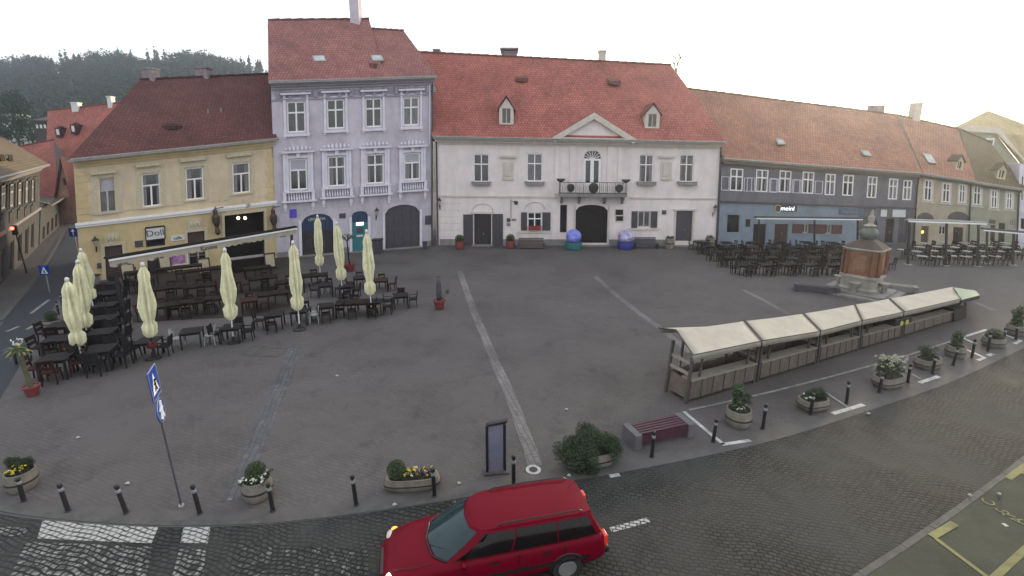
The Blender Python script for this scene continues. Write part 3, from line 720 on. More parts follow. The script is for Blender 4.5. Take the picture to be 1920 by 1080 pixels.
# ================================================================== town hall
def hall():
    F=Facade((819,460),(1342,461),(1352,268),(816,258)); root=thing('town_hall',F.P0,'long white two-storey town hall with pediment, balcony and red tiled roof','town hall')
    up=[(888,289,917,341),(988,288,1017,340),(1198,290,1225,342),(1274,290,1301,341)]
    bal=(1093,281,1128,345)
    dn=[(889,401,921,461),(989,398,1016,432),(1050,384,1063,436),(1079,384,1139,456),(1196,396,1219,426),(1267,395,1298,452)]
    H=[F.rect(*p) for p in up+[bal]+dn]
    a,c,b,d=H[4]; ga,gc,gb,gd=H[8]
    F.wall(root,M['white'],H,12.0,arches=[(a,b,d-(b-a)/2,d),(ga,gb,gd-.55,gd)],rec=.28)
    for i,p in enumerate(up): F.window(root,p,M['frame'],M['pane'] if i!=1 else M['pane_l'],'cross',fw=.09)
    bx=MB()
    for p in up:
        bx.cut(); x=(p[0]+p[2])/2; r=F.rect(x-17,341,x+17,347); F.box(bx,r[0],r[2],r[1],r[3]-.05,.05,.4)
        F.box(bx,r[0]-.1,r[2]+.1,r[3]-.045,r[3]+.03,.002,.2)
    bx.build('window_sill',M['plinth'],root)
    # balcony door and fanlight
    o,_=F.window(root,(a,c,b,d),M['frame'],M['pane'],'none',fw=.1)
    f=MB(); sp=d-(b-a)/2; cx=(a+b)/2; r_=(b-a)/2
    F.box(f,a+.1,b-.1,sp-.09,sp+.09,-.16,-.07); F.box(f,cx-.16,cx+.16,c+.1,sp-.09,-.16,-.06); F.box(f,a+.1,a+.26,c+.1,sp-.09,-.16,-.065); F.box(f,b-.26,b-.1,c+.1,sp-.09,-.16,-.065)
    for k in range(1,8):
        t=math.pi*k/8; p0=F.P(cx+.12*math.cos(t),sp+.1,-.1); p1=F.P(cx+r_*math.cos(t),sp+r_*math.sin(t),-.1); f.tube(p0,p1,.03,.03,4)
    f.build('fanlight_bars',M['frame'],o)
    # central bay, pilasters, string course
    pl=MB(); vt=F.H-.55
    for x0,x1 in ((1040,1048),(1068,1079),(1138,1149),(1158,1166)):
        pl.cut(); u0,_=F.uv(x0,320); u1,_=F.uv(x1,320); _,vs=F.uv(x0,366); F.box(pl,u0,u1,vs+.1,vt,.002,.09)
    pl.build('pilaster',M['white'],root)
    _,vs=F.uv(950,369); bal0=F.uv(1045,360)[0]; bal1=F.uv(1182,360)[0]
    sc=MB()
    for u0,u1 in ((0.3,bal0),(bal1,F.L-.1)): sc.cut(); F.box(sc,u0,u1,vs-.06,vs+.08,.002,.09)
    sc.build('string_course',M['white_t'],root)
    cornice(F,root,M['white_t'],F.H-.55,F.H-.03,((0,.12),(.35,.32),(.7,.55)))
    gut(F,root,F.H+.04,.68)
    # pediment
    L=F.hit(1037,258,.35); Rr=F.hit(1190,262,.35); T=F.hit(1113,213,.35); k=-F.n*2.8
    pd=MB(); ins=lambda p,q: p.lerp(q,.12)
    C=(L+Rr+T)/3
    pd.poly([L.lerp(C,.1),Rr.lerp(C,.1),T.lerp(C,.1)]); pd.poly([L,T,T+k*1.6,L+k*.2]); pd.poly([T,Rr,Rr+k*.2,T+k*1.6]); pdo=pd.build('pediment',M['white'],root)
    rk=MB()
    def beam(p,q,t,w):
        dd=(q-p).normalized(); up_=Vector((0,0,1)); up_=(up_-dd*up_.dot(dd)).normalized()
        A=[p,q,q+F.n*w,p+F.n*w]; rk.hexa([x-up_*t for x in A]+[x+up_*.06 for x in A])
    beam(L-(T-L)*.02,T,.42,.4); beam(T,Rr+(Rr-T)*.02,.42,.39); beam(L,Rr,.22,.36)
    rk.build('cornice',M['white_t'],pdo)
    tt=MB(); kk=-F.n*5.2
    tt.poly([L+Vector((0,0,.1)),T+Vector((0,0,.1)),T+Vector((0,0,.1))+kk,L+Vector((0,0,.1))+kk*.1]); tt.poly([T+Vector((0,0,.1)),Rr+Vector((0,0,.1)),Rr+Vector((0,0,.1))+kk*.1,T+Vector((0,0,.1))+kk]); tt.build('roof_covering',M['tile_r'],pdo)
    # balcony
    u0,_=F.uv(1049,366,.9); u1,_=F.uv(1175,366,.9); _,vb=F.uv(1112,368,.9)
    s=MB(); F.box(s,u0,u1,vb-.05,vb+.22,.09,1.15); 
    for u in (u0+.25,u0+1.9,u1-1.9,u1-.25):
        s.hexa([F.P(u-.1,vb-.06,.1),F.P(u+.1,vb-.06,.1),F.P(u+.1,vb-.06,.9),F.P(u-.1,vb-.06,.9),F.P(u-.1,vb-.75,.1),F.P(u+.1,vb-.75,.1),F.P(u+.1,vb-.75,.2),F.P(u-.1,vb-.75,.2)][::1])
    bo=s.build('balcony',M['plinth'],root)
    rl=MB(); zt=vb+1.25
    for v in (vb+.3,zt): rl.path([F.P(u0+.04,v,.12),F.P(u0+.04,v,1.1),F.P(u1-.04,v,1.1),F.P(u1-.04,v,.12)],.028)
    n=34
    for i in range(n+1):
        u=u0+.04+(u1-u0-.08)*i/n; rl.tube(F.P(u,vb+.22,1.1),F.P(u,zt,1.1),.012 if i%4 else .03,None,4)
    for i in range(n):
        u=u0+.04+(u1-u0-.08)*(i+.5)/n
        if i%3==0:
            pts=[F.P(u+.15*math.cos(t*.9),vb+.72+.2*math.sin(t*.9),1.1) for t in range(8)]; rl.path(pts,.012,4)
    for w in (.35,.6,.85):
        for u in (u0+.04,u1-.04): rl.tube(F.P(u,vb+.22,w),F.P(u,zt,w),.014,None,4)
    rl.build('railing',M['dark'],bo)
    md=MB()
    for u,r in ((u0+1.0,.36),(u0+(u1-u0)*.5,.46),(u1-.75,.36)):
        md.cut(); md.lathe([(.05,-r*1.1),(r*.8,-r*.6),(r,.1),(r*.8,r*.7),(.3*r,r)],F.P(u,vb+.75,1.13),12,sy=.12)
    md.build('medallion',M['dark'],bo)
    wf=MB()
    for u in (u0+.1,u1-.1): wf.cut(); wf.lathe([(.1,0),(.3,.15),(.34,.3),(.05,.32)],F.P(u,zt,.9),8,sx=1.2)
    wf.build('flower_bowl',M['shutter'],bo)
    # niches
    ni=MB()
    for x in (953,1249):
        ni.cut(); r=F.rect(x-11,304,x+10,334); F.box(ni,r[0],r[2],r[1],r[3],.002,.05); F.box(ni,r[0]+.25,r[2]-.25,r[1]+.2,r[3]-.15,.05,.12)
        r=F.rect(x-15,292,x+15,296); F.box(ni,r[0],r[2],r[1],r[3],.002,.22); r=F.rect(x-10,334,x+10,337); F.box(ni,r[0],r[2],r[1],r[3],.002,.16)
    ni.build('wall_niche',M['white_t'],root)
    # doors, shutters
    o,(a,c,b,d)=door(F,root,dn[0],M['darkdoor'])
    sh=lambda px,m,nm='shutter': (lambda r,mb: (F.box(mb,r[0],r[2],r[1],r[3],.03,.09), [F.box(mb,r[0]+.06,r[2]-.06,r[1]+.08+i*(r[3]-r[1]-.16)/9,r[1]+.04+(i+1)*(r[3]-r[1]-.16)/9,.09,.105) for i in range(9)], mb.build(nm,m,root)))(F.rect(*px),MB())
    sh((869,402,887,463),M['shutter']); sh((923,401,943,462),M['shutter'])
    sh((977,398,988,432),M['shutter']); sh((1017,398,1032,432),M['shutter'])
    sh((1184,396,1195,427),M['shutter']); sh((1220,396,1232,427),M['shutter'])
    F.window(root,dn[1],M['frame'],M['pane'],'cross',fw=.1); F.window(root,dn[4],M['frame_g'],M['pane_l'],'two',fw=.1)
    F.window(root,dn[2],M['browndoor'],M['pane'],'none',fw=.07)
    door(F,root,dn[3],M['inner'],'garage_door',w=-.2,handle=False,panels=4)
    door(F,root,dn[5],M['shutter'])
    dt=MB()
    for (a,c,b,d) in (H[5],H[8],H[10]):
        dt.cut(); F.box(dt,a-.16,a-.003,.01,d,.002,.07); F.box(dt,b+.003,b+.16,.01,d,.002,.07)
    for (a,c,b,d) in (H[5],H[10]): dt.cut(); F.box(dt,a-.3,b+.3,d+.01,d+.16,.002,.16)
    for (a,c,b,d) in (H[6],H[9]): dt.cut(); F.box(dt,a-.9,b+.9,c-.28,c-.1,.002,.1)
    for x,y in ((905,397),(1003,394)):                              # arched panels over door and window
        dt.cut(); u,v=F.uv(x,y)
        for i in range(10):
            t0,t1=math.pi*i/10,math.pi*(i+1)/10; dt.tube(F.P(u+1.0*math.cos(t0),v+.75*math.sin(t0),.03),F.P(u+1.0*math.cos(t1),v+.75*math.sin(t1),.03),.04,None,5)
    dt.build('door_surround',M['white_t'],root)
    ru=MB()                                                        # rusticated joints on the left of the ground floor
    for k in range(6):
        z=.8+k*.62; F.box(ru,.35,2.3,z,z+.03,.002,.02)
    ru.build('rustication',M['white_t'],root)
    pb=MB(); us=[.3]+[x for h in (H[5],H[8],H[10]) for x in (h[0]-.17,h[2]+.17)]+[F.L-.05]
    for i in range(0,len(us),2): pb.cut(); F.box(pb,us[i],us[i+1],.01,.6,.002,.06)
    pb.build('plinth',M['plinth'],root)
    st=MB()
    for (a,c,b,d) in (H[5],H[8],H[10]): st.cut(); F.box(st,a-.2,b+.2,0,.09,-.2,.5)
    st.build('doorstep',M['plinth'],root)
    downpipe(F,root,.12,0,F.H-.2,.07,.12,M['shutter']); downpipe(F,root,F.L-.02,0,F.H-.2,.07,.12,M['shutter'])
    # roof
    dp=8.2; v=F.H+.07; EL=F.P(-.1,v,.75); ER=F.P(F.L+.35,v,.75); RL=ridgeF(F,770,97,dp); RR=ridgeF(F,1258,122,dp)
    slab_roof(root,EL,ER,RR,RL,M['tile_r'],-F.n*8.2,M['gutter'])
    BR=ER-F.n*18; BR.z=ER.z; h=MB(); h.poly([ER,BR,RR],0,[(0,0),(18,0),(9,9)]); h.build('hip_slope',M['tile_r'],root)
    for px in ((932,181,967,231),(1205,194,1240,238)): dormer(root,EL,ER,RL,px,1,M['white_t'],M['tile_r'])
    for x,y in ((978,151),(1153,156)):
        p=on_slope(EL,ER,RL,x,y); q=MB(); q.hexa([p+Vector((-.6,0,-.1)),p+Vector((.6,0,-.1)),p+Vector((.6,1.0,.5)),p+Vector((-.6,1.0,.5)),p+Vector((-.6,0,.22)),p+Vector((.6,0,.22)),p+Vector((.6,1.0,.62)),p+Vector((-.6,1.0,.62))]); q.build('roof_vent',M['tile_m'],root)
    chimney(root,ridgeF(F,955,103,dp),1.6,.25,M['chimney'])
    c=ridgeF(F,955,92,dp); q=MB(); q.box(c.x-.95,c.x+.95,c.y-.2,c.y+1.1,c.z-.05,c.z+.12)
    for dx in (-.7,.7): q.box(c.x+dx-.06,c.x+dx+.06,c.y+.3,c.y+.5,c.z-.7,c.z-.052)
    q.build('chimney_cover',M['chimney'],root)
    chimney(root,ridgeF(F,1130,110,dp),.65,.7,M['white_t']); chimney(root,ridgeF(F,818,98,dp),.6,.2,M['chimney'])
    return F
FH=hall()
lantern(825,378,FH,'black wall lantern at the left end of the white town hall')
u_,v_=FH.uv(958,376); o=thing('loudspeaker',FH.P(u_,v_,0),'small street loudspeaker on a bracket above the town hall notices','loudspeaker')
b=MB(); b.tube(FH.P(u_,v_-1.6,.1),FH.P(u_,v_+.2,.1),.03); b.tube(FH.P(u_,v_,.1),FH.P(u_+.45,v_-.1,.5),.03); b.build('bracket',M['gutter'],o)
b=MB(); b.tube(FH.P(u_+.3,v_-.05,.35),FH.P(u_+.5,v_-.15,.75),.06,.2,10); b.build('horn',M['shutter'],o)
lantern(1337,391,FH,'dark wall lamp at the right end of the white town hall')
board(FH,(950,409,957,416),M['shutter'],'small dark notice, upper of two beside the town hall door shutter'); board(FH,(950,418,957,424),M['plinth'],'small grey notice, lower of two beside the town hall door shutter')
board(FH,(959,410,968,414),M['plinth'],'narrow grey notice left of the shuttered town hall window')
board(FH,(1154,393,1168,403),M['inner'],'upper dark display case right of the town hall archway',frame=M['white_t']); board(FH,(1155,405,1168,414),M['inner'],'lower dark display case right of the town hall archway',frame=M['white_t'])
board(FH,(1241,394,1249,402),M['shutter'],'dark round-cornered plaque left of the right-hand town hall door')
board(FH,(991,423,1014,431),M['red'],'red flower box in the shuttered town hall window','flower_box','flower box',w=.3)

# ================================================================== grey-blue row house
GB=[G(1346,463),G(1713,459)]
def greyrow():
    F=Facade((1346,461),(1713,458),(1723,326),(1353,298)); root=thing('row_house',F.P0,'long slate grey house with powder blue shop front and faded red roof','house')
    up=[(1369,316,1393,358),(1417,318,1440,360),(1461,320,1483,361),(1504,322,1526,363),(1547,326,1566,366),(1580,328,1600,367),(1626,331,1644,371),(1666,335,1683,374),(1693,338,1709,375)]
    dn=[(1363,402,1388,437),(1412,420,1436,462),(1452,420,1477,462),(1505,420,1516,437),(1548,421,1559,438),(1612,405,1644,460),(1660,410,1676,455),(1684,408,1702,456)]
    H=[F.rect(*p) for p in up+dn]
    vb=F.uv(1500,384)[1]; us=F.uv(1608,430)[0]
    a,c,b,d=H[14]
    F.wall(root,M['grayw'],[h for h in H if h[2]<us],9,mats=[M['grayw'],M['bluew']],band=vb,u1=us)
    F.wall(root,M['grayw'],[h for h in H if h[0]>us-.01],9,arches=[(a,b,d-.7,d)],u0=us)
    for i,p in enumerate(up): F.window(root,p,M['frame'],M['pane'],'cross',fw=.10,w=-.06)
    gr=MB()
    for i,p in enumerate(up[:4]):                                   # opened pale shutter frames
        a,c,b,d=H[i]; t=.05; h=c+(d-c)*.62
        for s0,s1 in ((a-.85,a-.1),(b+.1,b+.85)):
            gr.cut()
            F.box(gr,s0,s0+t,c,h,.02,.08); F.box(gr,s1-t,s1,c,h,.02,.08); F.box(gr,s0+t,s1-t,h-t,h,.02,.08); F.box(gr,s0+t,s1-t,c,c+t,.02,.08)
    gr.build('shutter_frame',M['lavtrim'],root)
    sc=MB(); F.box(sc,0,F.L,vb-.04,vb+.12,.002,.14); sc.build('string_course',M['shutter'],root)
    se=MB(); F.box(se,0,F.L,F.H-.35,F.H-.03,.002,.4); se.build('cornice',mat('ochre eaves',(.17,.13,.09),.9,.1,2),root)
    gut(F,root,F.H+.02,.6)
    F.window(root,dn[0],M['bluew'],M['pane'],'none'); 
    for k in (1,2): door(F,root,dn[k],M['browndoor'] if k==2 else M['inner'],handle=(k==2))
    for k in (3,4):
        F.window(root,dn[k],M['frame_g'],M['pane_l'],'two')
        a,c,b,d=H[9+k]; 
        for s0,s1 in ((a-1.0,a-.04),(b+.04,b+1.0)):
            mb=MB(); F.box(mb,s0,s1,c,d,.02,.08); 
            for i in range(6): F.box(mb,s0+.08,s1-.08,c+.08+i*(d-c-.1)/6,c+.02+(i+1)*(d-c-.1)/6,.08,.1)
            mb.build('shutter',M['wine'],root)
    door(F,root,dn[5],mat('dusty olive gate',(.10,.10,.085),.8,.15,2),'gate',w=-.18,handle=False)
    door(F,root,dn[6],M['inner'],panels=1); door(F,root,dn[7],M['shutter'],panels=2)
    downpipe(F,root,F.L-.1,0,F.H-.2,.07,.12,M['dark'])
    v=F.H+.05; dp=7.5; EL=F.P(0,v,.65); ER=F.P(F.L+.05,v,.65); RL=ridgeF(F,1262,163,dp); RR=ridgeF(F,1690,217,dp)
    slab_roof(root,EL,ER,RR,RL,M['tile_o'],-F.n*7.5,M['gutter'])
    for x,y in ((1463,267),(1623,288)): skylight(root,EL,ER,RR,RL,on_slope(EL,ER,RL,x,y),.75,.8)
    chimney(root,ridgeF(F,1646,213,dp),1.3,.75,M['chimney']); chimney(root,ridgeF(F,1562,206,dp),.5,.3,M['chimney'])
    return F,EL,ER,RL,RR
FG,gEL,gER,gRL,gRR=greyrow()
o=board(FG,(1452,385,1494,397),M['shutter'],'illuminated white shop sign with a yellow ring on the blue front',w=.05,texts=(('meinl',1476,391,.62,M['litw']),))
t=MB(); u_,v_=FG.uv(1458,391); t.lathe([(.28,-.04),(.36,0),(.28,.04)],(0,0,0),14); 
t=MB()
for i in range(14):
    a0,a1=.6+i*.36,.6+(i+1)*.36; t.tube(FG.P(u_+.33*math.cos(a0),v_+.33*math.sin(a0),.09),FG.P(u_+.33*math.cos(a1),v_+.33*math.sin(a1),.09),.045,None,5)
t.build('emblem',mat('mustard ring',(.45,.4,.15),.5,.1,3),o)
board(FG,(1572,391,1617,403),mat('steel blue board',(.08,.11,.17),.6,.1,3),'steel blue shop board with faint lettering left of the arched gate',texts=(('Trgovina',1592,397,.42,M['bluew']),))
board(FG,(1651,393,1662,406),M['signw'],'small white square sign right of the arched gate'); board(FG,(1673,393,1697,407),M['signw'],'wide white sign above the grey double door')
board(FG,(1398,411,1406,425),M['inner'],'dark notice box between blue shop window and doorway')

# ================================================================== small houses at the right end
def beige():
    F=Facade((1715,459),(1815,461),(1820,341),(1723,326)); root=thing('beige_house',F.P0,'narrow beige house with arched doors and skylit brown-red roof','house')
    up=[(1733,338,1747,376),(1767,344,1781,379),(1798,346,1810,380)]; dn=[(1727,424,1741,455),(1761,424,1774,440),(1787,426,1806,459)]
    H=[F.rect(*p) for p in up+dn]; F.wall(root,M['beige'],H,9)
    for p in up:
        F.window(root,p,M['frame'],M['pane'],'cross',fw=.075,w=-.05); a,c,b,d=F.rect(*p); q=MB(); F.box(q,a-.13,a-.002,c-.1,d+.12,.002,.04); F.box(q,b+.002,b+.13,c-.1,d+.12,.002,.04); F.box(q,a-.002,b+.002,d+.002,d+.12,.002,.04); F.box(q,a-.2,b+.2,c-.2,c-.102,.002,.1); q.build('window_surround',M['white_t'],root)
    o,_=door(F,root,dn[0],M['browndoor'],handle=False); F.window(root,dn[1],M['frame_g'],M['pane'],'two'); door(F,root,dn[2],M['inner'])
    q=MB(); u,v=F.uv(1730,435); q.lathe([(.05,-.15),(.11,0),(.05,.15)],F.P(u,v,-.02),8); q.build('lit_lamp',mat('amber lamp',(1,.62,.12),.5,.02,3,emit=1.6),root)
    ar=MB()
    for x,y,r in ((1735,411,.75),(1797,412,1.0)):
        ar.cut(); u,v=F.uv(x,y); ar.poly([F.P(u+r*math.cos(math.pi*i/10),v+r*.8*math.sin(math.pi*i/10),.03) for i in range(11)])
    ar.build('fanlight',M['shutter'],root)
    se=MB(); F.box(se,0,F.L,F.H-.3,F.H-.03,.002,.4); se.build('cornice',M['stone_w'],root); gut(F,root,F.H+.02,.55)
    downpipe(F,root,F.L-.05,0,F.H-.2,.06,.12,M['dark'])
    v=F.H+.05; EL=F.P(0,v,.6); ER=F.P(F.L,v,.6); RL=ridgeF(F,1686,217,7.5); RR=ridgeF(F,1800,243,7.5)
    slab_roof(root,EL,ER,RR,RL,M['tile_o'],-F.n*7.5,M['gutter'])
    skylight(root,EL,ER,RR,RL,on_slope(EL,ER,RL,1742,298),.8,1.5)
    dormer(root,EL,ER,RL,(1790,291,1806,316),1,M['ivory'],M['tile_b'],1.2)
    chimney(root,ridgeF(F,1718,232,7.3),.75,2.0,M['white_t'])
    return F
FB=beige()
def olive():
    F=Facade((1815,461),(1906,466),(1911,355),(1820,341)); root=thing('green_house',F.P0,'narrow pale green house with mossy brown roof beside the tall pale house','house')
    up=[(1825,349,1839,384),(1858,357,1870,390),(1887,361,1898,391)]; dn=[(1857,422,1866,452),(1872,418,1884,458),(1894,410,1903,424)]
    H=[F.rect(*p) for p in up+dn]; F.wall(root,M['olive'],H,9)
    for p in up:
        F.window(root,p,M['frame'],M['pane'],'cross',fw=.075,w=-.05); a,c,b,d=F.rect(*p); q=MB(); F.box(q,a-.13,a-.002,c-.1,d+.12,.002,.04); F.box(q,b+.002,b+.13,c-.1,d+.12,.002,.04); F.box(q,a-.002,b+.002,d+.002,d+.12,.002,.04); F.box(q,a-.2,b+.2,c-.2,c-.102,.002,.1); q.build('window_surround',M['white_t'],root)
    door(F,root,dn[0],M['inner'],panels=1); door(F,root,dn[1],M['inner']); F.window(root,dn[2],M['frame_g'],M['pane'],'two')
    se=MB(); F.box(se,0,F.L,F.H-.3,F.H-.03,.002,.4); se.build('cornice',M['stone_w'],root); gut(F,root,F.H+.02,.55)
    downpipe(F,root,F.L-.05,0,F.H-.2,.06,.12,M['dark'])
    v=F.H+.05; EL=F.P(0,v,.6); ER=F.P(F.L+.3,v,.6); RL=ridgeF(F,1800,243,7.5); RR=ridgeF(F,1858,268,7.0)
    slab_roof(root,EL,ER,RR,RL,M['tile_b'],-F.n*7.5,M['gutter'])
    dormer(root,EL,ER,RL,(1868,306,1885,333),1,M['ivory'],M['tile_b'],1.2)
    board(F,(1855,412,1866,419),M['shutter'],'small dark board above the right terrace awning'); 
    return F
FO=olive()
def tallpale():
    Y=58.0; root=thing('tall_pale_house',PY(1850,466,Y),'tall pale green house with straw yellow roof rising behind the right-hand houses','house')
    P=lambda x,y,yy=Y: PY(x,y,yy)
    w=MB(); k=Vector((0,10,0))
    bot=lambda x: Vector((P(x,400).x,Y,0))
    ring=[bot(1806),bot(1960),P(1960,360),P(1912,308),P(1868,252),P(1803,246)]
    w.poly(ring); w.poly([bot(1806),P(1803,246),P(1803,246)+k,bot(1806)+k]); w.poly([bot(1960),bot(1960)+k,P(1960,360)+k,P(1960,360)]); w.build('wall',M['olive'],root)
    c=MB()
    def bar(a,b,t): 
        d=Vector((0,-.35,0)); z=Vector((0,0,t)); c.hexa([a,b,b+d,a+d,a+z,b+z,b+d+z,a+d+z])
    bar(P(1803,246),P(1868,252),.7); bar(P(1868,252),P(1915,310),.6)
    c.build('cornice',M['white_t'],root)
    win=MB(); a=P(1848,259,Y-.05); b_=P(1860,281,Y-.05); win.box(a.x,b_.x,Y-.12,Y-.02,b_.z,a.z); o=win.build('window',M['frame'],root)
    q=MB(); q.box(a.x+.18,b_.x-.18,Y-.14,Y-.125,b_.z+.2,a.z-.2); q.build('pane',M['pane'],o)
    r=MB(); pk=P(1852,207,Y+6); e1=P(1787,240,Y+1); e2=P(1868,250,Y-.5); e3=P(1803,246,Y-.5)
    r.poly([e1,e3,e2,pk],0,[(0,0),(2,0),(9,0),(7,7)])
    r.poly([e2,P(1990,375,Y-.4),P(1990,258,Y+6),pk],0,[(0,0),(20,0),(20,9),(0,9)])
    r.poly([e1,pk,pk+Vector((0,8,-6))],0,[(0,0),(5,5),(9,0)])
    r.build('roof',M['tile_y'],root)
    # its lower neighbour at the frame edge
    F=Facade((1908,466),(1990,472),(1992,330),(1912,306)); r2=thing('end_house',F.P0,'sliver of a pale blue-grey house at the right edge behind the awning','house')
    h=[F.rect(1914,330,1926,378),F.rect(1914,410,1930,430)]; F.wall(r2,M['lavtrim'],h,8); F.window(r2,h[0],M['frame'],M['pane'],'cross'); F.window(r2,h[1],M['navy'],M['pane'],'two')
    s=MB(); F.box(s,0,F.L,3.0,3.2,.002,.15); s.build('string_course',M['signw'],r2)
tallpale()
# ================================================================== left side: street houses, red-roofed house, hill
def leftrow():
    A=G(-80,612); B=G(72,462)
    F=Facade(None,None,(76,310),(-80,350),Pb=(A,B)); root=thing('street_house',F.P0,'shade-darkened beige two-storey house with two rows of windows along the left street','house')
    up=[]; dn=[]
    for x,w in ((-52,15),(-14,13),(6,11),(22,9),(37,8),(50,7),(61,6)):
        ty=358-(x)*.19; up.append((x-w/2,ty-8,x+w/2,ty+36-x*.1))
        by=512-x*1.0; dn.append((x-w*.45,by-42+x*.15,x+w*.45,by+22-x*.1))
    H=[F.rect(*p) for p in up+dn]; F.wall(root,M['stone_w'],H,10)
    n=len(up)
    for h in H[:n]: F.window(root,h,M['frame_g'],M['pane'],'cross',fw=.1,w=-.12)
    for h in H[n:]: F.window(root,h,M['browndoor'],M['pane'],'none',fw=.12,w=-.12)
    tr=MB()
    for a,c,b,d in H[:n]:
        tr.cut(); F.box(tr,a-.3,b+.3,d+.12,d+.3,.002,.25); F.box(tr,a-.22,a-.03,c-.1,d+.1,.002,.08); F.box(tr,b+.03,b+.22,c-.1,d+.1,.002,.08); F.box(tr,a-.3,b+.3,c-.28,c-.12,.002,.2); F.box(tr,a-.1,b+.1,c-1.0,c-.3,.002,.06)
    tr.build('window_surround',M['stone_w'],root)
    sc=MB(); vs=F.uv(30,422)[1]; F.box(sc,0,F.L,vs,vs+.2,.002,.15); sc.build('string_course',M['plinth'],root)
    cornice(F,root,M['plinth'],F.H-.5,F.H-.03); gut(F,root,F.H+.05,.7)
    v=F.H+.07; EL=F.P(-.2,v,.75); ER=F.P(F.L+.1,v,.75); RR=ridgeF(F,2,252,6.0); RR=F.hit(4,256,-4.5); RL=F.hit(-90,235,-4.5)
    slab_roof(root,EL,ER,RR,RL,M['tile_b'],-F.n*6,M['gutter'])
    for px in ((-4,283,6,298),(12,283,21,298)):
        p=on_slope(EL,ER,RL,(px[0]+px[2])/2,px[3]); q=MB(); q.box(p.x-.13,p.x+.13,p.y-.1,p.y+.25,p.z-.2,p.z+.38); o=q.build('dormer',M['tile_b'],root)
        q=MB(); q.box(p.x-.07,p.x+.07,p.y-.13,p.y-.11,p.z+.06,p.z+.34); q.build('pane',M['frame_g'],o)
    # lower house further up the street
    A2=G(74,459); B2=G(112,423)
    F2=Facade(None,None,(112,367),(77,386),Pb=(A2,B2)); r2=thing('low_street_house',F2.P0,'low brown house up the left street with wide dark eaves','house')
    H2=[F2.rect(x-2.2,y-12,x+2.2,y+14) for x,y in ((82,436),(90,428),(98,420),(105,413))]
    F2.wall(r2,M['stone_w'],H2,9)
    for h in H2: F2.window(r2,h,M['browndoor'],M['pane'],'none',w=-.1)
    EL=F2.P(-.1,F2.H+.05,.8); ER=F2.P(F2.L,F2.H+.05,.8); RR=F2.hit(110,350,-5); RL=F2.hit(74,362,-5)
    slab_roof(r2,EL,ER,RR,RL,M['tile_b'],-F2.n*5,M['gutter'])
    # pink gabled house closing the street
    Y=60; P=lambda x,y,yy=Y: PY(x,y,yy); r3=thing('pink_gable_house',P(120,432),'narrow salmon pink gabled house closing the end of the left street','house')
    w=MB(); k=Vector((0,9,0)); bl=P(108,400); br=P(158,400); bl.z=br.z=0
    ring=[bl,br,P(158,385),P(134,366),P(118,303),P(107,372)]
    w.poly(ring); w.poly([bl,P(107,372),P(107,372)+k,bl+k]); w.build('wall',M['pink'],r3)
    v=MB()
    for a,b_ in ((P(106,378),P(118,300)),(P(118,300),P(136,370))):
        d=Vector((0,-.3,0)); z=Vector((0,0,.35)); v.hexa([a+d,b_+d,b_+k,a+k,a+d+z,b_+d+z,b_+k+z,a+k+z])
    v.build('roof',M['tile_m'],r3)
    a=P(117,334,Y-.1); b_=P(123,347,Y-.1); q=MB(); q.box(a.x,b_.x,Y-.1,Y-.02,b_.z,a.z); q.build('window',M['wine'],r3)
    # big red roofed house
    r4=thing('red_roof_house',P(160,440,64),'large bright red roof with small dormers behind the corner house','house')
    EL=PY(20,420,66); ER=PY(300,330,66)
    RL=PY(89,208,74); RR=PY(300,184,74); EL=PY(84,372,66); 
    slab_roof(r4,EL,ER,RR,RL,M['tile_r'],Vector((0,8,0)),M['gutter'])
    w=MB(); z0=lambda p: Vector((p.x,p.y,0)); w.poly([z0(EL),z0(ER),ER,EL]); w.poly([z0(EL),EL,RL,z0(RL)]); w.build('wall',M['pink'],r4)
    EL2=PY(30,395,62); ER2=PY(112,395,62); RL2=PY(35,275,68); RR2=PY(100,262,68)
    slab_roof(r4,EL2,ER2,RR2,RL2,M['tile_r'],Vector((0,6,0)),M['gutter'],name='annex_roof')
    w=MB(); w.poly([z0(EL2),z0(ER2),ER2,EL2]); w.poly([z0(EL2),EL2,RL2,z0(RL2)]); w.build('annex_wall',M['pink'],r4)
    for px in ((109,238,118,255),(137,232,147,249)): 
        p=on_slope(EL,ER,RL,(px[0]+px[2])/2,px[3]); q=MB(); q.box(p.x-.4,p.x+.4,p.y-.3,p.y+1.2,p.z-.2,p.z+1.15); q.lathe([(.42,0),(.36,.18),(.1,.34)],(p.x,p.y+.3,p.z+1.15),10); o=q.build('dormer',M['tile_d'],r4)
        q=MB(); q.box(p.x-.2,p.x+.2,p.y-.34,p.y-.31,p.z+.15,p.z+.95); q.build('pane',M['signw'],o)
    for (x,y,w_,h) in ((140,203,.95,.75),(205,193,.6,.85)): chimney(r4,PY(x,y,73.6),w_,h,M['signw'])
leftrow()

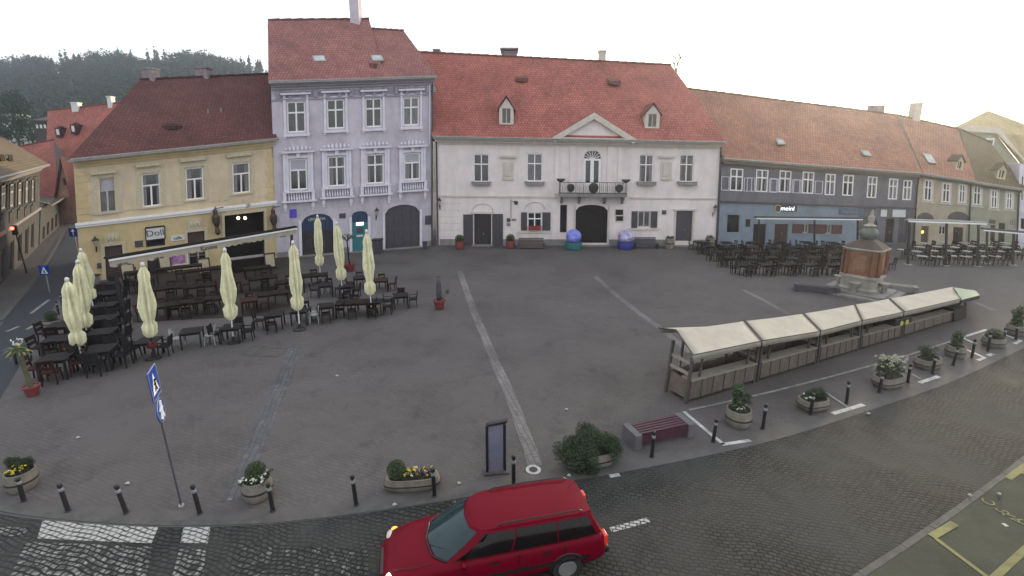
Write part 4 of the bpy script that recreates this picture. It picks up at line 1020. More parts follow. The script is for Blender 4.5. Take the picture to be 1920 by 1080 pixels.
# hill with its wood
def hill():
    prof=[(-120,70),(0,118),(40,108),(90,104),(150,100),(230,97),(330,98),(400,100),(490,112),(620,150),(760,200),(900,260)]
    def hz(px):
        for (a,b),(c,d) in zip(prof[:-1],prof[1:]):
            if a<=px<=c: return b+(d-b)*(px-a)/(c-a)
        return prof[0][1] if px<prof[0][0] else prof[-1][1]
    YR=330.0; xs=[-200+i*44 for i in range(26)]; rows=[(0,110),(.1,140),(.3,190),(.55,240),(.8,290),(1,330),(1.0,400),(.9,520)]
    mb=MB(); P=[]
    def top(px):
        q=PY(px,hz(px)+30,YR); return q
    def pt(i,j):
        t,y=rows[j]; q=top(xs[i]); f=y/YR
        return Vector((q.x*(f if y<YR else 1.0*f), y, max(0,(q.z)*t) + (2.5*math.sin(i*1.7+j) if 0<j<6 else 0)))
    for j in range(len(rows)-1):
        for i in range(len(xs)-1): mb.poly([pt(i,j),pt(i+1,j),pt(i+1,j+1),pt(i,j+1)])
    mb.build('hill',mat('wooded slope soil',(.02,.03,.018),.95,.3,.05),None,smooth=True,kind='structure')
    rng=random.Random(3); F=MB()
    G1=[(0),(1),(2)]
    def tree(p,h,con):
        if con:
            for L in range(5):
                z=h*(.15+.17*L); r=h*.2*(1-L/5.6)
                F.leaves(p+Vector((0,0,z)),(r,r,h*.09),28,h*.05,mis=(0,1),shell=.4,rng=rng)
            F.leaves(p+Vector((0,0,h*.98)),(h*.02,h*.02,h*.08),4,h*.05,0,rng=rng)
            F.tube(p,p+Vector((0,0,h*.95)),h*.02,h*.004,4,3)
        else:
            F.leaves(p+Vector((0,0,h*.62)),(h*.33,h*.33,h*.36),110,h*.055,mis=(0,1,2),shell=.3,rng=rng)
            F.tube(p,p+Vector((0,0,h*.5)),h*.03,h*.015,4,3)
    # along the slope
    for k in range(1500):
        i=rng.uniform(0,15.2); j=rng.uniform(1.2,5.0); a=int(i); b=int(j); fi,fj=i-a,j-b
        p=pt(a,b).lerp(pt(a+1,b),fi).lerp(pt(a,b+1).lerp(pt(a+1,b+1),fi),fj)
        tree(p,rng.uniform(7,12),rng.random()<.12)
    for k in range(150):                                            # the skyline
        px=rng.uniform(-120,560); q=top(px); con=rng.random()<.28
        q.y+=rng.uniform(-6,6); q.z-=3
        tree(q,rng.uniform(7,10)*(1.45 if con else 1),con)
    g=[mat('wood foliage dark',(.010,.026,.020),.9,.3,.2),mat('wood foliage mid',(.016,.038,.026),.9,.3,.2),mat('wood foliage pale',(.028,.052,.032),.9,.3,.2),mat('wood trunks',(.03,.025,.02),.9,.2,2)]
    F.build('forest',g,None,kind='stuff',label='dense mixed wood covering the hill behind the roofs',cat='forest')
    # far houses on the slope
    for (x0,y0,x1,y1,l,Y) in ((0,213,15,226,'small white house low on the wooded hill at the left edge',150),(66,228,90,256,'pale gabled house with white window bars beside the red roof',95)):
        a=PY(x0,y1,Y); b=PY(x1,y0,Y); r=thing('hill_house',(a.x,Y,a.z),l,'house')
        w=MB(); w.box(a.x,b.x,Y,Y+7,0,b.z); w.build('wall',M['signw'] if x0==0 else M['stone_w'],r)
        ro=MB(); z=b.z; h=(b.x-a.x)*.3
        ro.hexa([(a.x-.4,Y-.4,z),(b.x+.4,Y-.4,z),(b.x+.4,Y+3.5,z+h),(a.x-.4,Y+3.5,z+h),(a.x-.4,Y-.4,z+.2),(b.x+.4,Y-.4,z+.2),(b.x+.4,Y+3.5,z+h+.2),(a.x-.4,Y+3.5,z+h+.2)]); ro.build('roof',M['tile_b'],r)
        for t in (.2,.45,.7):
            wn=MB(); xx=a.x+(b.x-a.x)*t; zz=a.z+(b.z-a.z)*.55; wn.box(xx,xx+.12*(b.x-a.x),Y-.08,Y-.01,zz,zz+.25*(b.z-a.z)); wn.build('window',M['frame'] if x0 else M['pane'],r)
    for n,(px,py,Y,h,l) in enumerate(((35,262,88,9.5,'tall dark tree left of the red roof'),(8,268,95,7,'round dark tree at the left edge below the hill'),(62,268,100,6,'small dark tree between the tall tree and gabled house'))):
        p=PY(px,py,Y); z=p.z; p.z=0; t=thing('background_tree',p,l,'tree','trees below the hill')
        T=MB(); T.tube(p,p+Vector((0,0,z+h*.5)),.35,.12,8)
        for k in range(6):
            a=k*1.1; q=p+Vector((0,0,z+h*(.15+.07*k))); T.tube(q,q+Vector((math.cos(a)*h*.2,math.sin(a)*h*.2,h*.15)),.1,.03,5)
        T.build('trunk',g[3],t)
        C=MB()
        for k in range(16):
            a=rng.uniform(0,6.28); r=rng.uniform(0,h*.22); C.leaves(p+Vector((math.cos(a)*r,math.sin(a)*r,z+h*rng.uniform(.05,.8))),(h*.16,h*.16,h*.13),120,h*.022,mis=(0,1,2),rng=rng)
        C.build('crown',g[:3],t)
    # bare crown showing over the town hall roof
    p=PY(1266,150,70); z=p.z; p.z=0; t=thing('bare_tree',p,'bare leafless tree top showing above the right end of the town hall roof','tree')
    T=MB(); rr=random.Random(5)
    def grow(a,d,L,r,k):
        b=a+d*L; T.tube(a,b,r,r*.7,5)
        if k>0:
            for _ in range(3 if k>2 else 2):
                n=(d+Vector((rr.uniform(-.6,.6),rr.uniform(-.5,.5),rr.uniform(-.1,.4)))).normalized(); grow(b,n,L*.7,r*.62,k-1)
    T.tube(p,p+Vector((0,0,z)),.3,.13,8); grow(p+Vector((0,0,z-.5)),Vector((.05,0,1)).normalized(),1.5,.17,4)
    T.build('branches',mat('pale bark',(.12,.11,.10),.9,.2,2),t)
hill()
# ================================================================== ground
GRY=(.088,.084,.090)
M['square']=sett_mat('square paving',(.110,.101,.102),(.094,.087,.087),(.068,.064,.064),.30,.12,.012,rot=.35,patch=.30,bumps=.2,smooth=.7)
M['setts']=sett_mat('street setts',(.062,.063,.061),(.041,.042,.042),(.019,.020,.020),.165,.105,.022,rot=.27,patch=.4,bumps=.6,spark=.20,warp=.5,smooth=.85)
M['kerb']=mat('worn kerb stone',(.07,.07,.068),.8,.25,3,bump=.4)
M['asph']=mat('street asphalt',(.014,.018,.030),.75,.25,.6,bump=.5,bscale=60)
M['pave']=mat('mossy concrete pavement',(.034,.040,.026),.85,.3,.7,bump=.5,bscale=50,stain=.25)
M['band']=sett_mat('pale stone band',(.19,.18,.182),(.155,.148,.15),(.10,.096,.098),.30,.16,.014,rot=1.3,patch=.45,bumps=.5)
M['bandb']=sett_mat('worn bluish stone band',(.105,.104,.115),(.09,.09,.096),(.07,.069,.073),.30,.16,.014,rot=1.3,patch=.5,bumps=.5,paint=(.24,.24,.26),wear=(.56,.70))
M['zebra']=sett_mat('worn white paint on setts',(.075,.076,.075),(.055,.056,.056),(.05,.05,.05),.165,.105,.022,rot=.27,warp=.25,patch=.3,paint=(.38,.38,.37),wear=(.14,.36))
M['zebra2']=sett_mat('nearly gone white paint on setts',(.056,.058,.057),(.040,.042,.042),(.020,.021,.021),.165,.105,.022,rot=.27,warp=.5,patch=.3,paint=(.30,.30,.29),wear=(.44,.62))
M['wpaint']=mat('white road paint',(.46,.46,.45),.7,.25,3,col2=(.16,.16,.16))
M['fpaint']=mat('faded white road paint',(.20,.20,.19),.7,.35,3,col2=(.10,.10,.10))
M['ypaint']=mat('yellow road paint',(.14,.137,.035),.7,.25,2.5,col2=(.08,.08,.028))
def sheet(name,pts,m,z=0.0,kind='structure',label=None,dense=False):
    mb=MB(); mb.poly([(p[0],p[1],z) for p in pts]); return mb.build(name,m,kind=kind,label=label)
# the ground itself reaches far behind the houses
sheet('ground',[(-900,-60),(900,-60),(900,1400),(-900,1400)],M['square'],-.004,label='grey paved town square and the ground around it')
def band(name,px,w,m,z=.004,kind='structure',label=None):
    """a strip along a measured polyline; w in metres"""
    P=[G(x,y) for x,y in px]; mb=MB(); Ls=[];Rs=[]
    for i,p in enumerate(P):
        a=P[max(0,i-1)]; b=P[min(len(P)-1,i+1)]; d=(b-a).normalized(); n=Vector((-d.y,d.x,0)); ww=w[i] if isinstance(w,(list,tuple)) else w
        Ls.append(p+n*ww/2); Rs.append(p-n*ww/2)
    for i in range(len(P)-1):
        mb.poly([Vector((q.x,q.y,z)) for q in (Rs[i],Rs[i+1],Ls[i+1],Ls[i])])
    return mb.build(name,m,kind=kind,label=label)
def spline(px,n=8):
    out=[]
    for i in range(len(px)-1):
        p0=px[max(0,i-1)];p1=px[i];p2=px[i+1];p3=px[min(len(px)-1,i+2)]
        for k in range(n):
            t=k/n; out.append(tuple(.5*((2*p1[j])+(-p0[j]+p2[j])*t+(2*p0[j]-5*p1[j]+4*p2[j]-p3[j])*t*t+(-p0[j]+3*p1[j]-3*p2[j]+p3[j])*t**3) for j in (0,1)))
    return out+[px[-1]]
# main street, far edge and near edge
far=spline([(-500,870),(-200,905),(0,953),(120,970),(300,981),(500,977),(700,955),(900,925),(1100,893),(1300,856),(1450,822),(1600,776),(1760,722),(1920,650),(2100,560),(2300,490)])
farW=[G(*p) for p in far]
near=[(2300,640),(2100,745),(1920,873),(1890,898),(1800,966),(1700,1037),(1620,1090),(1500,1180)]
nearW=[G(*p) for p in near]
mb=MB()
pts=[Vector((p.x,p.y,0)) for p in farW]
low=Vector((0,-6,0))
for i in range(len(pts)-1):
    a,b=pts[i],pts[i+1]; mb.poly([Vector((a.x,-6,0)),Vector((b.x,-6,0)),b,a])
mb.build('road',M['setts'],kind='structure',label='dark cobbled street along the near side of the square')
band('kerb',[p for p in far if p[0]>-300 and p[0]<1120],.16,M['kerb'],.018,label='low worn kerb between cobbled street and square')
band('kerb_strip',[(x,y-9) for x,y in far if -300<x<1930],.55,mat('smooth strip',(.075,.070,.070),.8,.2,1.2),.006,label='smooth strip of paving beside the cobbled street')
# near pavement with a kerb
kp=[Vector((p.x,p.y,0)) for p in nearW]
mb=MB(); h=.11
for i in range(len(kp)-1):
    a,b=kp[i],kp[i+1]; z=Vector((0,0,h))
    fa=Vector((60,-6,0)) 
    mb.poly([a+z,b+z,Vector((b.x+40,b.y-20,h)),Vector((a.x+40,a.y-20,h))])
mb.build('pavement',M['pave'],kind='structure',label='mossy concrete pavement with yellow bay lines in the near right corner')
kb=MB()
for i in range(len(kp)-1):
    a,b=kp[i],kp[i+1]; d=(b-a).normalized(); n=Vector((-d.y,d.x,0)); 
    if n.x>0: n=-n
    for s in range(max(1,int((b-a).length/1.0))):
        L=(b-a).length; k=max(1,int(L/1.0)); p=a.lerp(b,s/k)+d*.008; q=a.lerp(b,(s+1)/k)-d*.008
        kb.hexa([p,q,q+n*.13,p+n*.13]+[x+Vector((0,0,h+.006)) for x in (p,q,q+n*.13,p+n*.13)])
kb.build('pavement_kerb',M['kerb'],kind='structure',label='raised stone kerb of the near pavement')
# left side street
sl=[(-60,690),(0,612),(40,565),(74,520),(100,480),(118,445),(126,432)]; sr=[(-60,850),(8,735),(58,650),(92,590),(118,545),(140,500),(146,470),(150,440)]
mb=MB(); A=[G(*p) for p in spline(sl,5)]; B=[G(*p) for p in spline(sr,5)]
n=min(len(A),len(B)); 
for i in range(n-1):
    a0=A[int(i*(len(A)-1)/(n-1))]; a1=A[int((i+1)*(len(A)-1)/(n-1))]; b0=B[int(i*(len(B)-1)/(n-1))]; b1=B[int((i+1)*(len(B)-1)/(n-1))]
    mb.poly([a0,b0,b1,a1])
mb.build('side_street',M['asph'],kind='structure',label='dark asphalt side street leaving the square at the left')
band('side_street_kerb',[(0,603),(40,557),(74,513),(100,474),(116,444)],.25,M['kerb'],.05,label='kerb of the side street on the beige house side')
for a,b_ in (((58,588),(92,562)),((12,622),(36,612)),((50,618),(72,606)),((118,548),(126,536))): band('road_marking',[a,b_],.16,M['fpaint'],.010)
# stone bands across the square
band('stone_band',spline([(862,508),(873,540),(888,582),(905,622),(930,682),(958,745),(980,805),(996,850)]),[.40]*57,M['band'],.004,label='pale stone band running across the square to the info board')
band('stone_band',spline([(985,822),(998,855),(1003,873)]),.42,M['band'],.008)
band('stone_band',spline([(436,938),(462,876),(490,806),(516,745),(540,690),(556,640)]),.55,M['bandb'],.004,label='worn bluish stone band left of the round planter')
band('stone_band',spline([(1116,518),(1150,549),(1200,588),(1244,620),(1330,690)]),.36,M['band'],.004,label='pale stone band running under the market stalls')
band('stone_band',spline([(1392,543),(1430,562),(1480,590)]),.3,M['band'],.004,label='short pale stone band behind the market stalls')
band('stone_band',spline([(1826,566),(1866,582)]),.3,M['band'],.004,label='short pale band beyond the green stall end')
# manhole ring
mb=MB(); c=G(1000,881)
for i in range(20):
    a,b_=2*math.pi*i/20,2*math.pi*(i+1)/20
    mb.poly([(c.x+.12*math.cos(a),c.y+.12*math.sin(a),.013),(c.x+.21*math.cos(a),c.y+.21*math.sin(a),.013),(c.x+.21*math.cos(b_),c.y+.21*math.sin(b_),.013),(c.x+.12*math.cos(b_),c.y+.12*math.sin(b_),.013)])
mb.poly([(c.x+.12*math.cos(2*math.pi*i/20),c.y+.12*math.sin(2*math.pi*i/20),.012) for i in range(20)],1)
mb.build('ring_marking',[M['wpaint'],M['dark']],kind='structure',label='white painted ring at the end of the pale stone band')
for x,y,w in ((505,660,1.2),(478,657,.7)):
    c=G(x,y); mb=MB()
    for s in (-1,1): mb.box(c.x-w/2,c.x+w/2,c.y+s*.45-.03,c.y+s*.45+.03,.002,.010); mb.box(c.x+s*w/2-.03,c.x+s*w/2+.03,c.y-.42,c.y+.42,.002,.011)
    mb.build('drain_cover',M['kerb'],kind='structure')
# parking bay lines
for pts_,w in ((((1282,772),(1320,804),(1357,834)),.13),(((1353,834),(1407,826)),.13),(((1292,769),(1345,758),(1450,734),(1560,706)),.10),(((1560,706),(1640,684),(1703,666),(1787,639)),.09),(((1545,734),(1590,764)),.10),(((1561,776),(1619,759)),.16),(((1688,690),(1727,711)),.09),(((1724,718),(1760,706)),.16),(((1804,633),(1850,618)),.14),(((1802,632),(1829,645)),.14),(((1806,653),(1846,671),(1833,676)),.14),(((1872,624),(1914,639),(1902,645)),.14),(((1852,667),(1862,664)),.16)):
    band('bay_marking',list(pts_),w,M['wpaint'] if w>.1 else M['fpaint'],.012,label=None)
band('bay_marking',[(1274,779),(1296,798)],.22,mat('grey patch',(.17,.17,.18),.8,.1,2),.010)
# crossing and lane dashes on the setts
def quad(name,px,m,z,label=None):
    mb=MB(); mb.poly([Vector((p.x,p.y,z)) for p in [G(*q) for q in px]]); return mb.build(name,m,kind='structure',label=label)
quad('crosswalk_stripe',[(80,976),(297,988),(284,1019),(70,1010)],M['zebra'],.005,'wide white crossing stripe left of the sign pole')
quad('crosswalk_stripe',[(346,980),(396,982),(389,1019),(338,1018)],M['zebra'],.005,'short white crossing stripe right of the sign pole')
quad('crosswalk_stripe',[(48,1016),(286,1026),(272,1085),(20,1080)],M['zebra2'],.0052,'almost worn away crossing stripe at the lower left')
quad('crosswalk_stripe',[(336,1030),(386,1030),(380,1085),(322,1085)],M['zebra2'],.0052,'almost worn away short stripe at the lower left')
quad('crosswalk_stripe',[(-30,985),(55,990),(40,1006),(-50,1004)],M['zebra2'],.0052)
quad('crosswalk_stripe',[(440,1020),(690,1030),(690,1085),(430,1085)],mat_z3:=sett_mat('traces of paint on setts',(.056,.058,.057),(.040,.042,.042),(.020,.021,.021),.165,.105,.022,rot=.27,warp=.5,patch=.3,paint=(.24,.24,.235),wear=(.52,.68)),.0052)
band('lane_dash',[(1145,994),(1216,975)],.15,M['zebra'],.006); band('lane_dash',[(1143,893),(1162,890)],.13,M['wpaint'],.006)
# yellow bay lines and letters on the near pavement
def bandz(name,px,w,m,z,label=None):
    P=[G(x,y,z) for x,y in px]; mb=MB()
    for i in range(len(P)-1):
        d=(P[i+1]-P[i]).normalized(); n=Vector((-d.y,d.x,0))*w/2; mb.poly([P[i]-n,P[i+1]-n,P[i+1]+n,P[i]+n])
    return mb.build(name,m,kind='structure',label=label)
zp=h+.008
bandz('bay_line',[(1747,1006),(1790,981)],.16,M['ypaint'],zp+.004,'yellow bay line along the near kerb'); bandz('bay_line',[(1754,1009),(1860,1088)],.10,M['ypaint'],zp,'yellow bay line crossing the near pavement')
bandz('bay_line',[(1862,1085),(1935,1018)],.13,M['ypaint'],zp); bandz('bay_line',[(1890,897),(1930,868)],.15,M['ypaint'],zp); bandz('bay_line',[(1910,885),(1950,893)],.09,M['ypaint'],zp+.004)
for s,x,y in (('C',1855,942),('S',1881,959),('T',1893,966),('A',1908,976)):
    cu=bpy.data.curves.new('pavement_letter','FONT'); cu.body=s; cu.size=.34; cu.extrude=.001; cu.materials.append(M['ypaint']); cu.align_x='CENTER'; cu.align_y='CENTER'
    o=text_mesh('pavement_letter',cu); COL.objects.link(o); p=G(x,y,zp+.002); o.location=p; o.rotation_euler=(0,0,R(55)); tag(o,f'yellow letter {s} painted on the near pavement',None,None,'structure')
bandz('bay_line',[(1880,981),(1889,987)],.09,M['wpaint'],zp,'short white dash painted below the yellow letters')
# scattered litter
rng=random.Random(11)
LIT=mat('paper scrap',(.38,.38,.37),.8,.1,5)
for i,(x,y,z,l) in enumerate(((632,706,0,'crumpled white paper alone in the middle of the square'),(861,908,0,'white scrap beside the oval planter'),(740,948,0,'white scrap between oval planter and red car'),(1062,769,0,'white scrap above the shrub planter'),(1067,893,0,'white scrap at the kerb behind the red car'),(1818,930,.12,'white scrap at the lower right beside the painted letter'),(1873,928,.12,'white scrap above the painted yellow letters'),(1628,777,0,'white scrap beyond the bay line bar'),(147,822,0,'pale scrap on the paving left of the sign pole'),(240,908,0,'small pale scrap near the left bollards'))):
    c=G(x,y,z); mb=MB(); s=.045 if z==0 else .035
    mb.lathe([(s*.5,.012),(s,.03),(s*.8,.055),(s*.3,.07)],c,7,star=lambda t,k: 1+.35*math.sin(3*t+i),sx=1.3)
    mb.build('paper_scrap',LIT,label=l,cat='litter',group='litter on the ground')
# ================================================================== things on the square
M['barkpot']=mat('weathered planter concrete',(.20,.18,.15),.9,.2,3,bump=.4,stain=.25)
M['bandiron']=mat('dark planter hoop',(.025,.022,.02),.7,.2,5)
M['soil']=mat('dark soil',(.02,.015,.012),.95,.3,6)
LF=[mat('leaf dark',(.020,.038,.014),.7,.3,3),mat('leaf mid',(.035,.062,.020),.7,.3,3),mat('leaf pale',(.065,.10,.03),.7,.3,3)]
M['fy']=mat('yellow petals',(.65,.52,.03),.6,.2,8); M['fw']=mat('white petals',(.6,.6,.55),.6,.1,8); M['fp']=mat('purple petals',(.14,.06,.2),.6,.2,8)
M['terra']=mat('plum red pot',(.17,.035,.035),.6,.2,3)
M['cloth']=mat('pale yellow parasol cloth',(.70,.68,.46),.85,.16,2.5,bump=.5,bscale=6)
M['capw']=mat('white cap',(.6,.6,.6),.6,.05,3)
M['cwood']=mat('dark cafe timber',(.020,.014,.013),.8,.3,7,spec=.15); M['cwood2']=mat('reddish cafe timber',(.045,.018,.017),.8,.3,7,spec=.15)
M['ctop']=mat('charcoal table top',(.020,.018,.020),.8,.3,5,spec=.15); M['cgrey']=mat('pale grey metal',(.30,.31,.31),.4,.15,6)
M['canvas']=mat('cream canvas roof',(.40,.37,.315),.85,.08,1.2,bump=.5,bscale=2.5,stain=.1)
M['stallw']=mat('greyed stall boards',(.125,.10,.086),.85,.2,4,bump=.3); M['stallt']=mat('pale stall worktop',(.25,.225,.19),.8,.12,3); M['stallp']=mat('stall posts',(.075,.065,.058),.8,.2,5)
M['steel']=mat('galvanised steel',(.30,.31,.33),.4,.15,5,metal=.4)
M['blue']=mat('blue sign face',(.008,.05,.30),.35,.08,5)
M['white_s']=mat('white sign face',(.75,.77,.8),.4,.04,5)

# ---- bollards
BO=[((45,940),(35,905),'short dark bollard in front of the barrel planter with yellow flowers'),((128,958),(110,906),'black bollard at the left end of the crosswalk, right of the barrel planter'),((237,962),(215,908),'black bollard at the kerb over the wide white crossing stripe'),((375,963),(360,908),'black bollard just right of the blue sign pole'),((512,958),(502,905),'black bollard in front of the round planter with ball bush'),((668,947),(660,890),'black bollard alone between the round and the oval planter'),((815,930),(811,877),'black bollard in front of the right end of the oval flower planter'),((963,910),(963,853),'black bollard between the info board and the white ring'),((1097,883),(1098,838),'black bollard in front of the two dark shrubs'),((1222,857),(1227,808),'black bollard in front of the slatted bench'),((1337,829),(1344,785),'black bollard standing on the bay line corner beside the bench'),((1430,804),(1437,757),'black bollard right of the round planter with tall bush'),((1520,777),(1526,737),'black bollard in front of the low oval planter by the stalls'),((1587,757),(1592,714),'black bollard at the white bar of the parking bay'),((1648,736),(1656,700),'black bollard in front of the planter with pale blossoms'),((1702,717),(1708,682),'black bollard right of the pale blossom planter'),((1748,701),(1755,666),'black bollard above the second white bay bar'),((1787,685),(1797,650),'black bollard before the green end stall planter'),((1822,671),(1829,635),'black bollard on the slanting bay line past the stalls'),((1852,658),(1858,622),'black bollard in front of the dark low planter at the right'),((1880,646),(1886,614),'black bollard between the last two planters'),((1905,636),(1908,608),'black bollard nearest the right edge of the picture'),((31,683),(23,650),'black bollard beside the side street left of the potted palm'),((82,630),(76,601),'black bollard on the side street corner above the dark tables'),((110,589),(105,565),'black bollard behind the small round planter on the side street'),((117,574),(112,550),'farthest black bollard along the side street')]
MAXL=math.tan(R(9))
for b_,t_,l in BO:
    p=G(*b_); q=PY(t_[0],t_[1],p.y); d=(q-p); 
    hgt=min(max(d.z,.68),.92); lx=max(-MAXL,min(MAXL,d.x/max(d.z,.1))); ax=Vector((lx,0,1)).normalized()
    o=thing('bollard',p,l,'bollard','bollards along the kerb')
    hh=hgt/.85
    m=MB(); m.lathe([(.07,0),(.07,.02),(.052,.03),(.05,.60*hh),(.05,.62*hh)],p,12,axis=ax); m.build('post',M['dark'],o,auto=35)
    m=MB(); m.lathe([(.05,.621*hh),(.054,.63*hh),(.054,.70*hh),(.05,.71*hh)],p,12,axis=ax); m.build('reflective_band',M['steel'],o,auto=35)
    m=MB(); m.lathe([(.05,.711*hh),(.034,.73*hh),(.05,.75*hh),(.058,.79*hh),(.045,.83*hh),(.01,.85*hh)],p,12,axis=ax); m.build('cap',M['dark'],o,auto=35)

# ---- planters
def planter(c,rx,ry,h,label,hoops=1,rz=0.0,bush=None,flowers=None,seed=1,name='planter',sx=1.0,m=None,pot=None):
    rng=random.Random(seed); o=thing(name,c,label,'planter','flower planters round the square')
    def S(x,y): 
        cs,sn=math.cos(rz),math.sin(rz); return Vector((x*cs-y*sn,x*sn+y*cs,0))
    n=28
    def ring(mb,r0,z0,r1,z1,mi=0):
        for i in range(n):
            a,b=2*math.pi*i/n,2*math.pi*(i+1)/n
            def e(t,r): 
                # rounded oblong
                ct,st=math.cos(t),math.sin(t); k=.62 if rx>ry*1.4 else 1
                x=math.copysign(abs(ct)**k,ct)*rx*r; y=math.copysign(abs(st)**(k if k<1 else 1),st)*ry*r; return S(x,y)
            mb.poly([c+e(a,r0)+Vector((0,0,z0)),c+e(b,r0)+Vector((0,0,z0)),c+e(b,r1)+Vector((0,0,z1)),c+e(a,r1)+Vector((0,0,z1))],mi)
    mb=MB(); pr=[(.80,0),(.86,.02),(1.0,h*.42),(1.0,h*.52),(.95,h*.78),(.93,h),(.83,h),(.80,h*.86)]
    for (a,za),(b,zb) in zip(pr[:-1],pr[1:]): ring(mb,a,za,b,zb)
    mb.build('tub',pot or M['barkpot'],o,auto=40)
    mb=MB(); ring(mb,.80,h*.87,.01,h*.93); mb.build('soil',M['soil'],o)
    mb=MB()
    for zz in ([.50,] if hoops==1 else [.3,.72]):
        ring(mb,1.012,h*(zz-.05),1.022,h*(zz-.04)); ring(mb,1.022,h*(zz-.04),1.018,h*(zz+.05)); ring(mb,1.018,h*(zz+.05),.98,h*(zz+.06))
    if hoops: mb.build('hoop',M['bandiron'],o)
    k=0
    for (x,y,r,hz,kind) in (bush or []):
        mb=MB(); p=c+S(x,y)+Vector((0,0,h*.92+hz))
        if kind=='ball':
            mb.leaves(p,(r*.7,r*.7,r*.7),500,r*.12,mis=(0,0,1),shell=.1,rng=rng)
            mb.leaves(p,(r,r,r*.98),2600,r*.055,mis=(0,1,1,2),shell=.72,rng=rng)
        elif kind=='tall': 
            for q in range(7): mb.leaves(p+Vector((rng.uniform(-.3,.3)*r,rng.uniform(-.3,.3)*r,(q/6-.5)*r*2.2)),(r*.7,r*.7,r*.6),220,r*.12,mis=(0,0,1,2),shell=.3,rng=rng)
        else:
            for q in range(16): mb.leaves(p+Vector((rng.uniform(-.75,.75)*r,rng.uniform(-.6,.6)*r,rng.uniform(-.5,.5)*r)),(r*.45,r*.45,r*.4),420,r*.045,mis=(0,0,0,1),shell=.2,rng=rng)
        for q in range(4): mb.tube(c+S(x,y)+Vector((0,0,h*.88)),p+Vector((rng.uniform(-.4,.4)*r,rng.uniform(-.4,.4)*r,-.1*r)),.012,.006,4,3)
        mb.build('bush',LF+[M['soil']],o)
    if flowers:
        for (x,y,sx_,sy_,n_,cols) in flowers:
            mb=MB(); mats=[LF[0],LF[1]]+[M[q] for q in cols]
            for q in range(n_):
                px_,py_=x+rng.uniform(-sx_,sx_),y+rng.uniform(-sy_,sy_); z=h*.93+rng.uniform(.05,.16); p=c+S(px_,py_)+Vector((0,0,z))
                mb.leaves(p+Vector((0,0,-.05)),(.06,.06,.05),9,.03,mis=(0,1),rng=rng)
                if rng.random()<.75: mb.leaves(p+Vector((0,0,.03)),(.035,.035,.02),7,.028,mi=2+int(q/n_*len(cols))%len(cols),rng=rng)
            mb.build('flower_bed',mats,o)
    return o
planter(G(44,914),.33,.33,.5,'barrel planter with upright dark shrub and yellow flowers at the left edge',bush=[(-.1,.1,.24,.22,'x')],flowers=[(.05,-.1,.2,.12,14,('fy',))],seed=2)
planter(G(485,930),.36,.36,.52,'round concrete planter with clipped ball bush and white flowers',bush=[(-.03,.04,.25,.2,'ball')],flowers=[(0,-.02,.29,.29,44,('fw',))],seed=3)
planter(G(774,912),.72,.27,.34,'oval planter with a ball bush and yellow and purple flowers behind the car',rz=.10,bush=[(-.40,0,.25,.22,'ball')],flowers=[(.0,0,.2,.14,22,('fy','fy','fw')),(.32,0,.22,.14,26,('fp','fy','fp'))],seed=4)
planter(G(1105,868),.78,.36,.4,'oval planter overgrown by two big dark green shrubs next to the bench',rz=.22,bush=[(-.5,-.05,.55,.15,'x'),(.25,.1,.58,.25,'x'),(-.15,-.2,.5,.0,'x'),(.5,.0,.4,.1,'x')],seed=5)
planter(G(1383,795),.40,.40,.55,'round planter with tall dark bush in front of the first stall',bush=[(-.02,.05,.30,.36,'tall'),(.2,.1,.2,.35,'x')],flowers=[(0,-.1,.28,.22,16,('fw',))],seed=6)
planter(G(1523,764),.52,.34,.36,'low oval planter with dark spreading bush in front of the stalls',rz=.25,bush=[(.2,.05,.3,.12,'x'),(.35,.1,.22,.1,'x'),(-.05,.1,.2,.1,'x')],flowers=[(-.3,0,.12,.12,8,('fw',))],seed=7)
planter(G(1664,722),.62,.36,.40,'long planter full of tall pale blossoms beside the stalls',rz=.35,bush=[(-.2,0,.36,.36,'x'),(.25,.05,.34,.4,'x')],flowers=None,seed=8)
o=bpy.data.objects['planter.006'] if 'planter.006' in bpy.data.objects else None
rng=random.Random(41); mb=MB(); c=G(1664,722)
for q in range(120):
    a=rng.uniform(0,6.28); r=rng.uniform(.05,.6); p=c+Vector((math.cos(a)*r,math.sin(a)*r*.6+.05*math.cos(a),rng.uniform(.55,1.15))); mb.leaves(p,(.05,.05,.04),8,.035,rng=rng)
if o: mb.build('blossom',mat('pale blossoms',(.36,.36,.27),.7,.2,8),o)
planter(G(1738,688),.55,.34,.40,'planter with bare twiggy bush and grey leaves, behind the white bay bar',rz=.35,bush=[(0,0,.34,.25,'x')],seed=9)
planter(G(1789,668),.36,.36,.5,'round planter with brownish shrub at the green end of the stalls',bush=[(0,0,.28,.25,'tall')],seed=10)
planter(G(1861,648),.50,.40,.42,'dark low planter with a cushion of leaves within the white bay',rz=.3,bush=[(0,0,.32,.12,'ball')],seed=11)
planter(G(1903,627),.38,.38,.5,'round planter with pointed evergreen at the right edge',bush=[(0,0,.32,.45,'tall')],seed=12)
planter(G(100,618),.40,.40,.5,'striped barrel planter with small round bush on the side street corner',hoops=2,bush=[(0,0,.26,.26,'ball')],seed=13)
# barrels and pots along the town hall
for (x,y,rx,h,l,nm,mm,bb) in ((1255,466,.42,1.0,'concrete tub planter left of the right-hand town hall door','planter','barkpot',None),(1330,465,.42,1.0,'concrete tub planter at the right end of the town hall','planter','barkpot',None)):
    planter(G(x,y),rx,rx,h,l,bush=[(0,0,.3,.05,'x')],seed=int(x))
for x,y,l,rd in ((862,467,'wine red pot with dark ball bush left of the town hall shutters',1),(957,466,'wine red pot with domed dark bush right of the town hall shutters',1)):
    planter(G(x,y),.42,.42,.75,l,hoops=0,bush=[(0,0,.42,.25,'ball')],seed=int(x),pot=M['terra'])
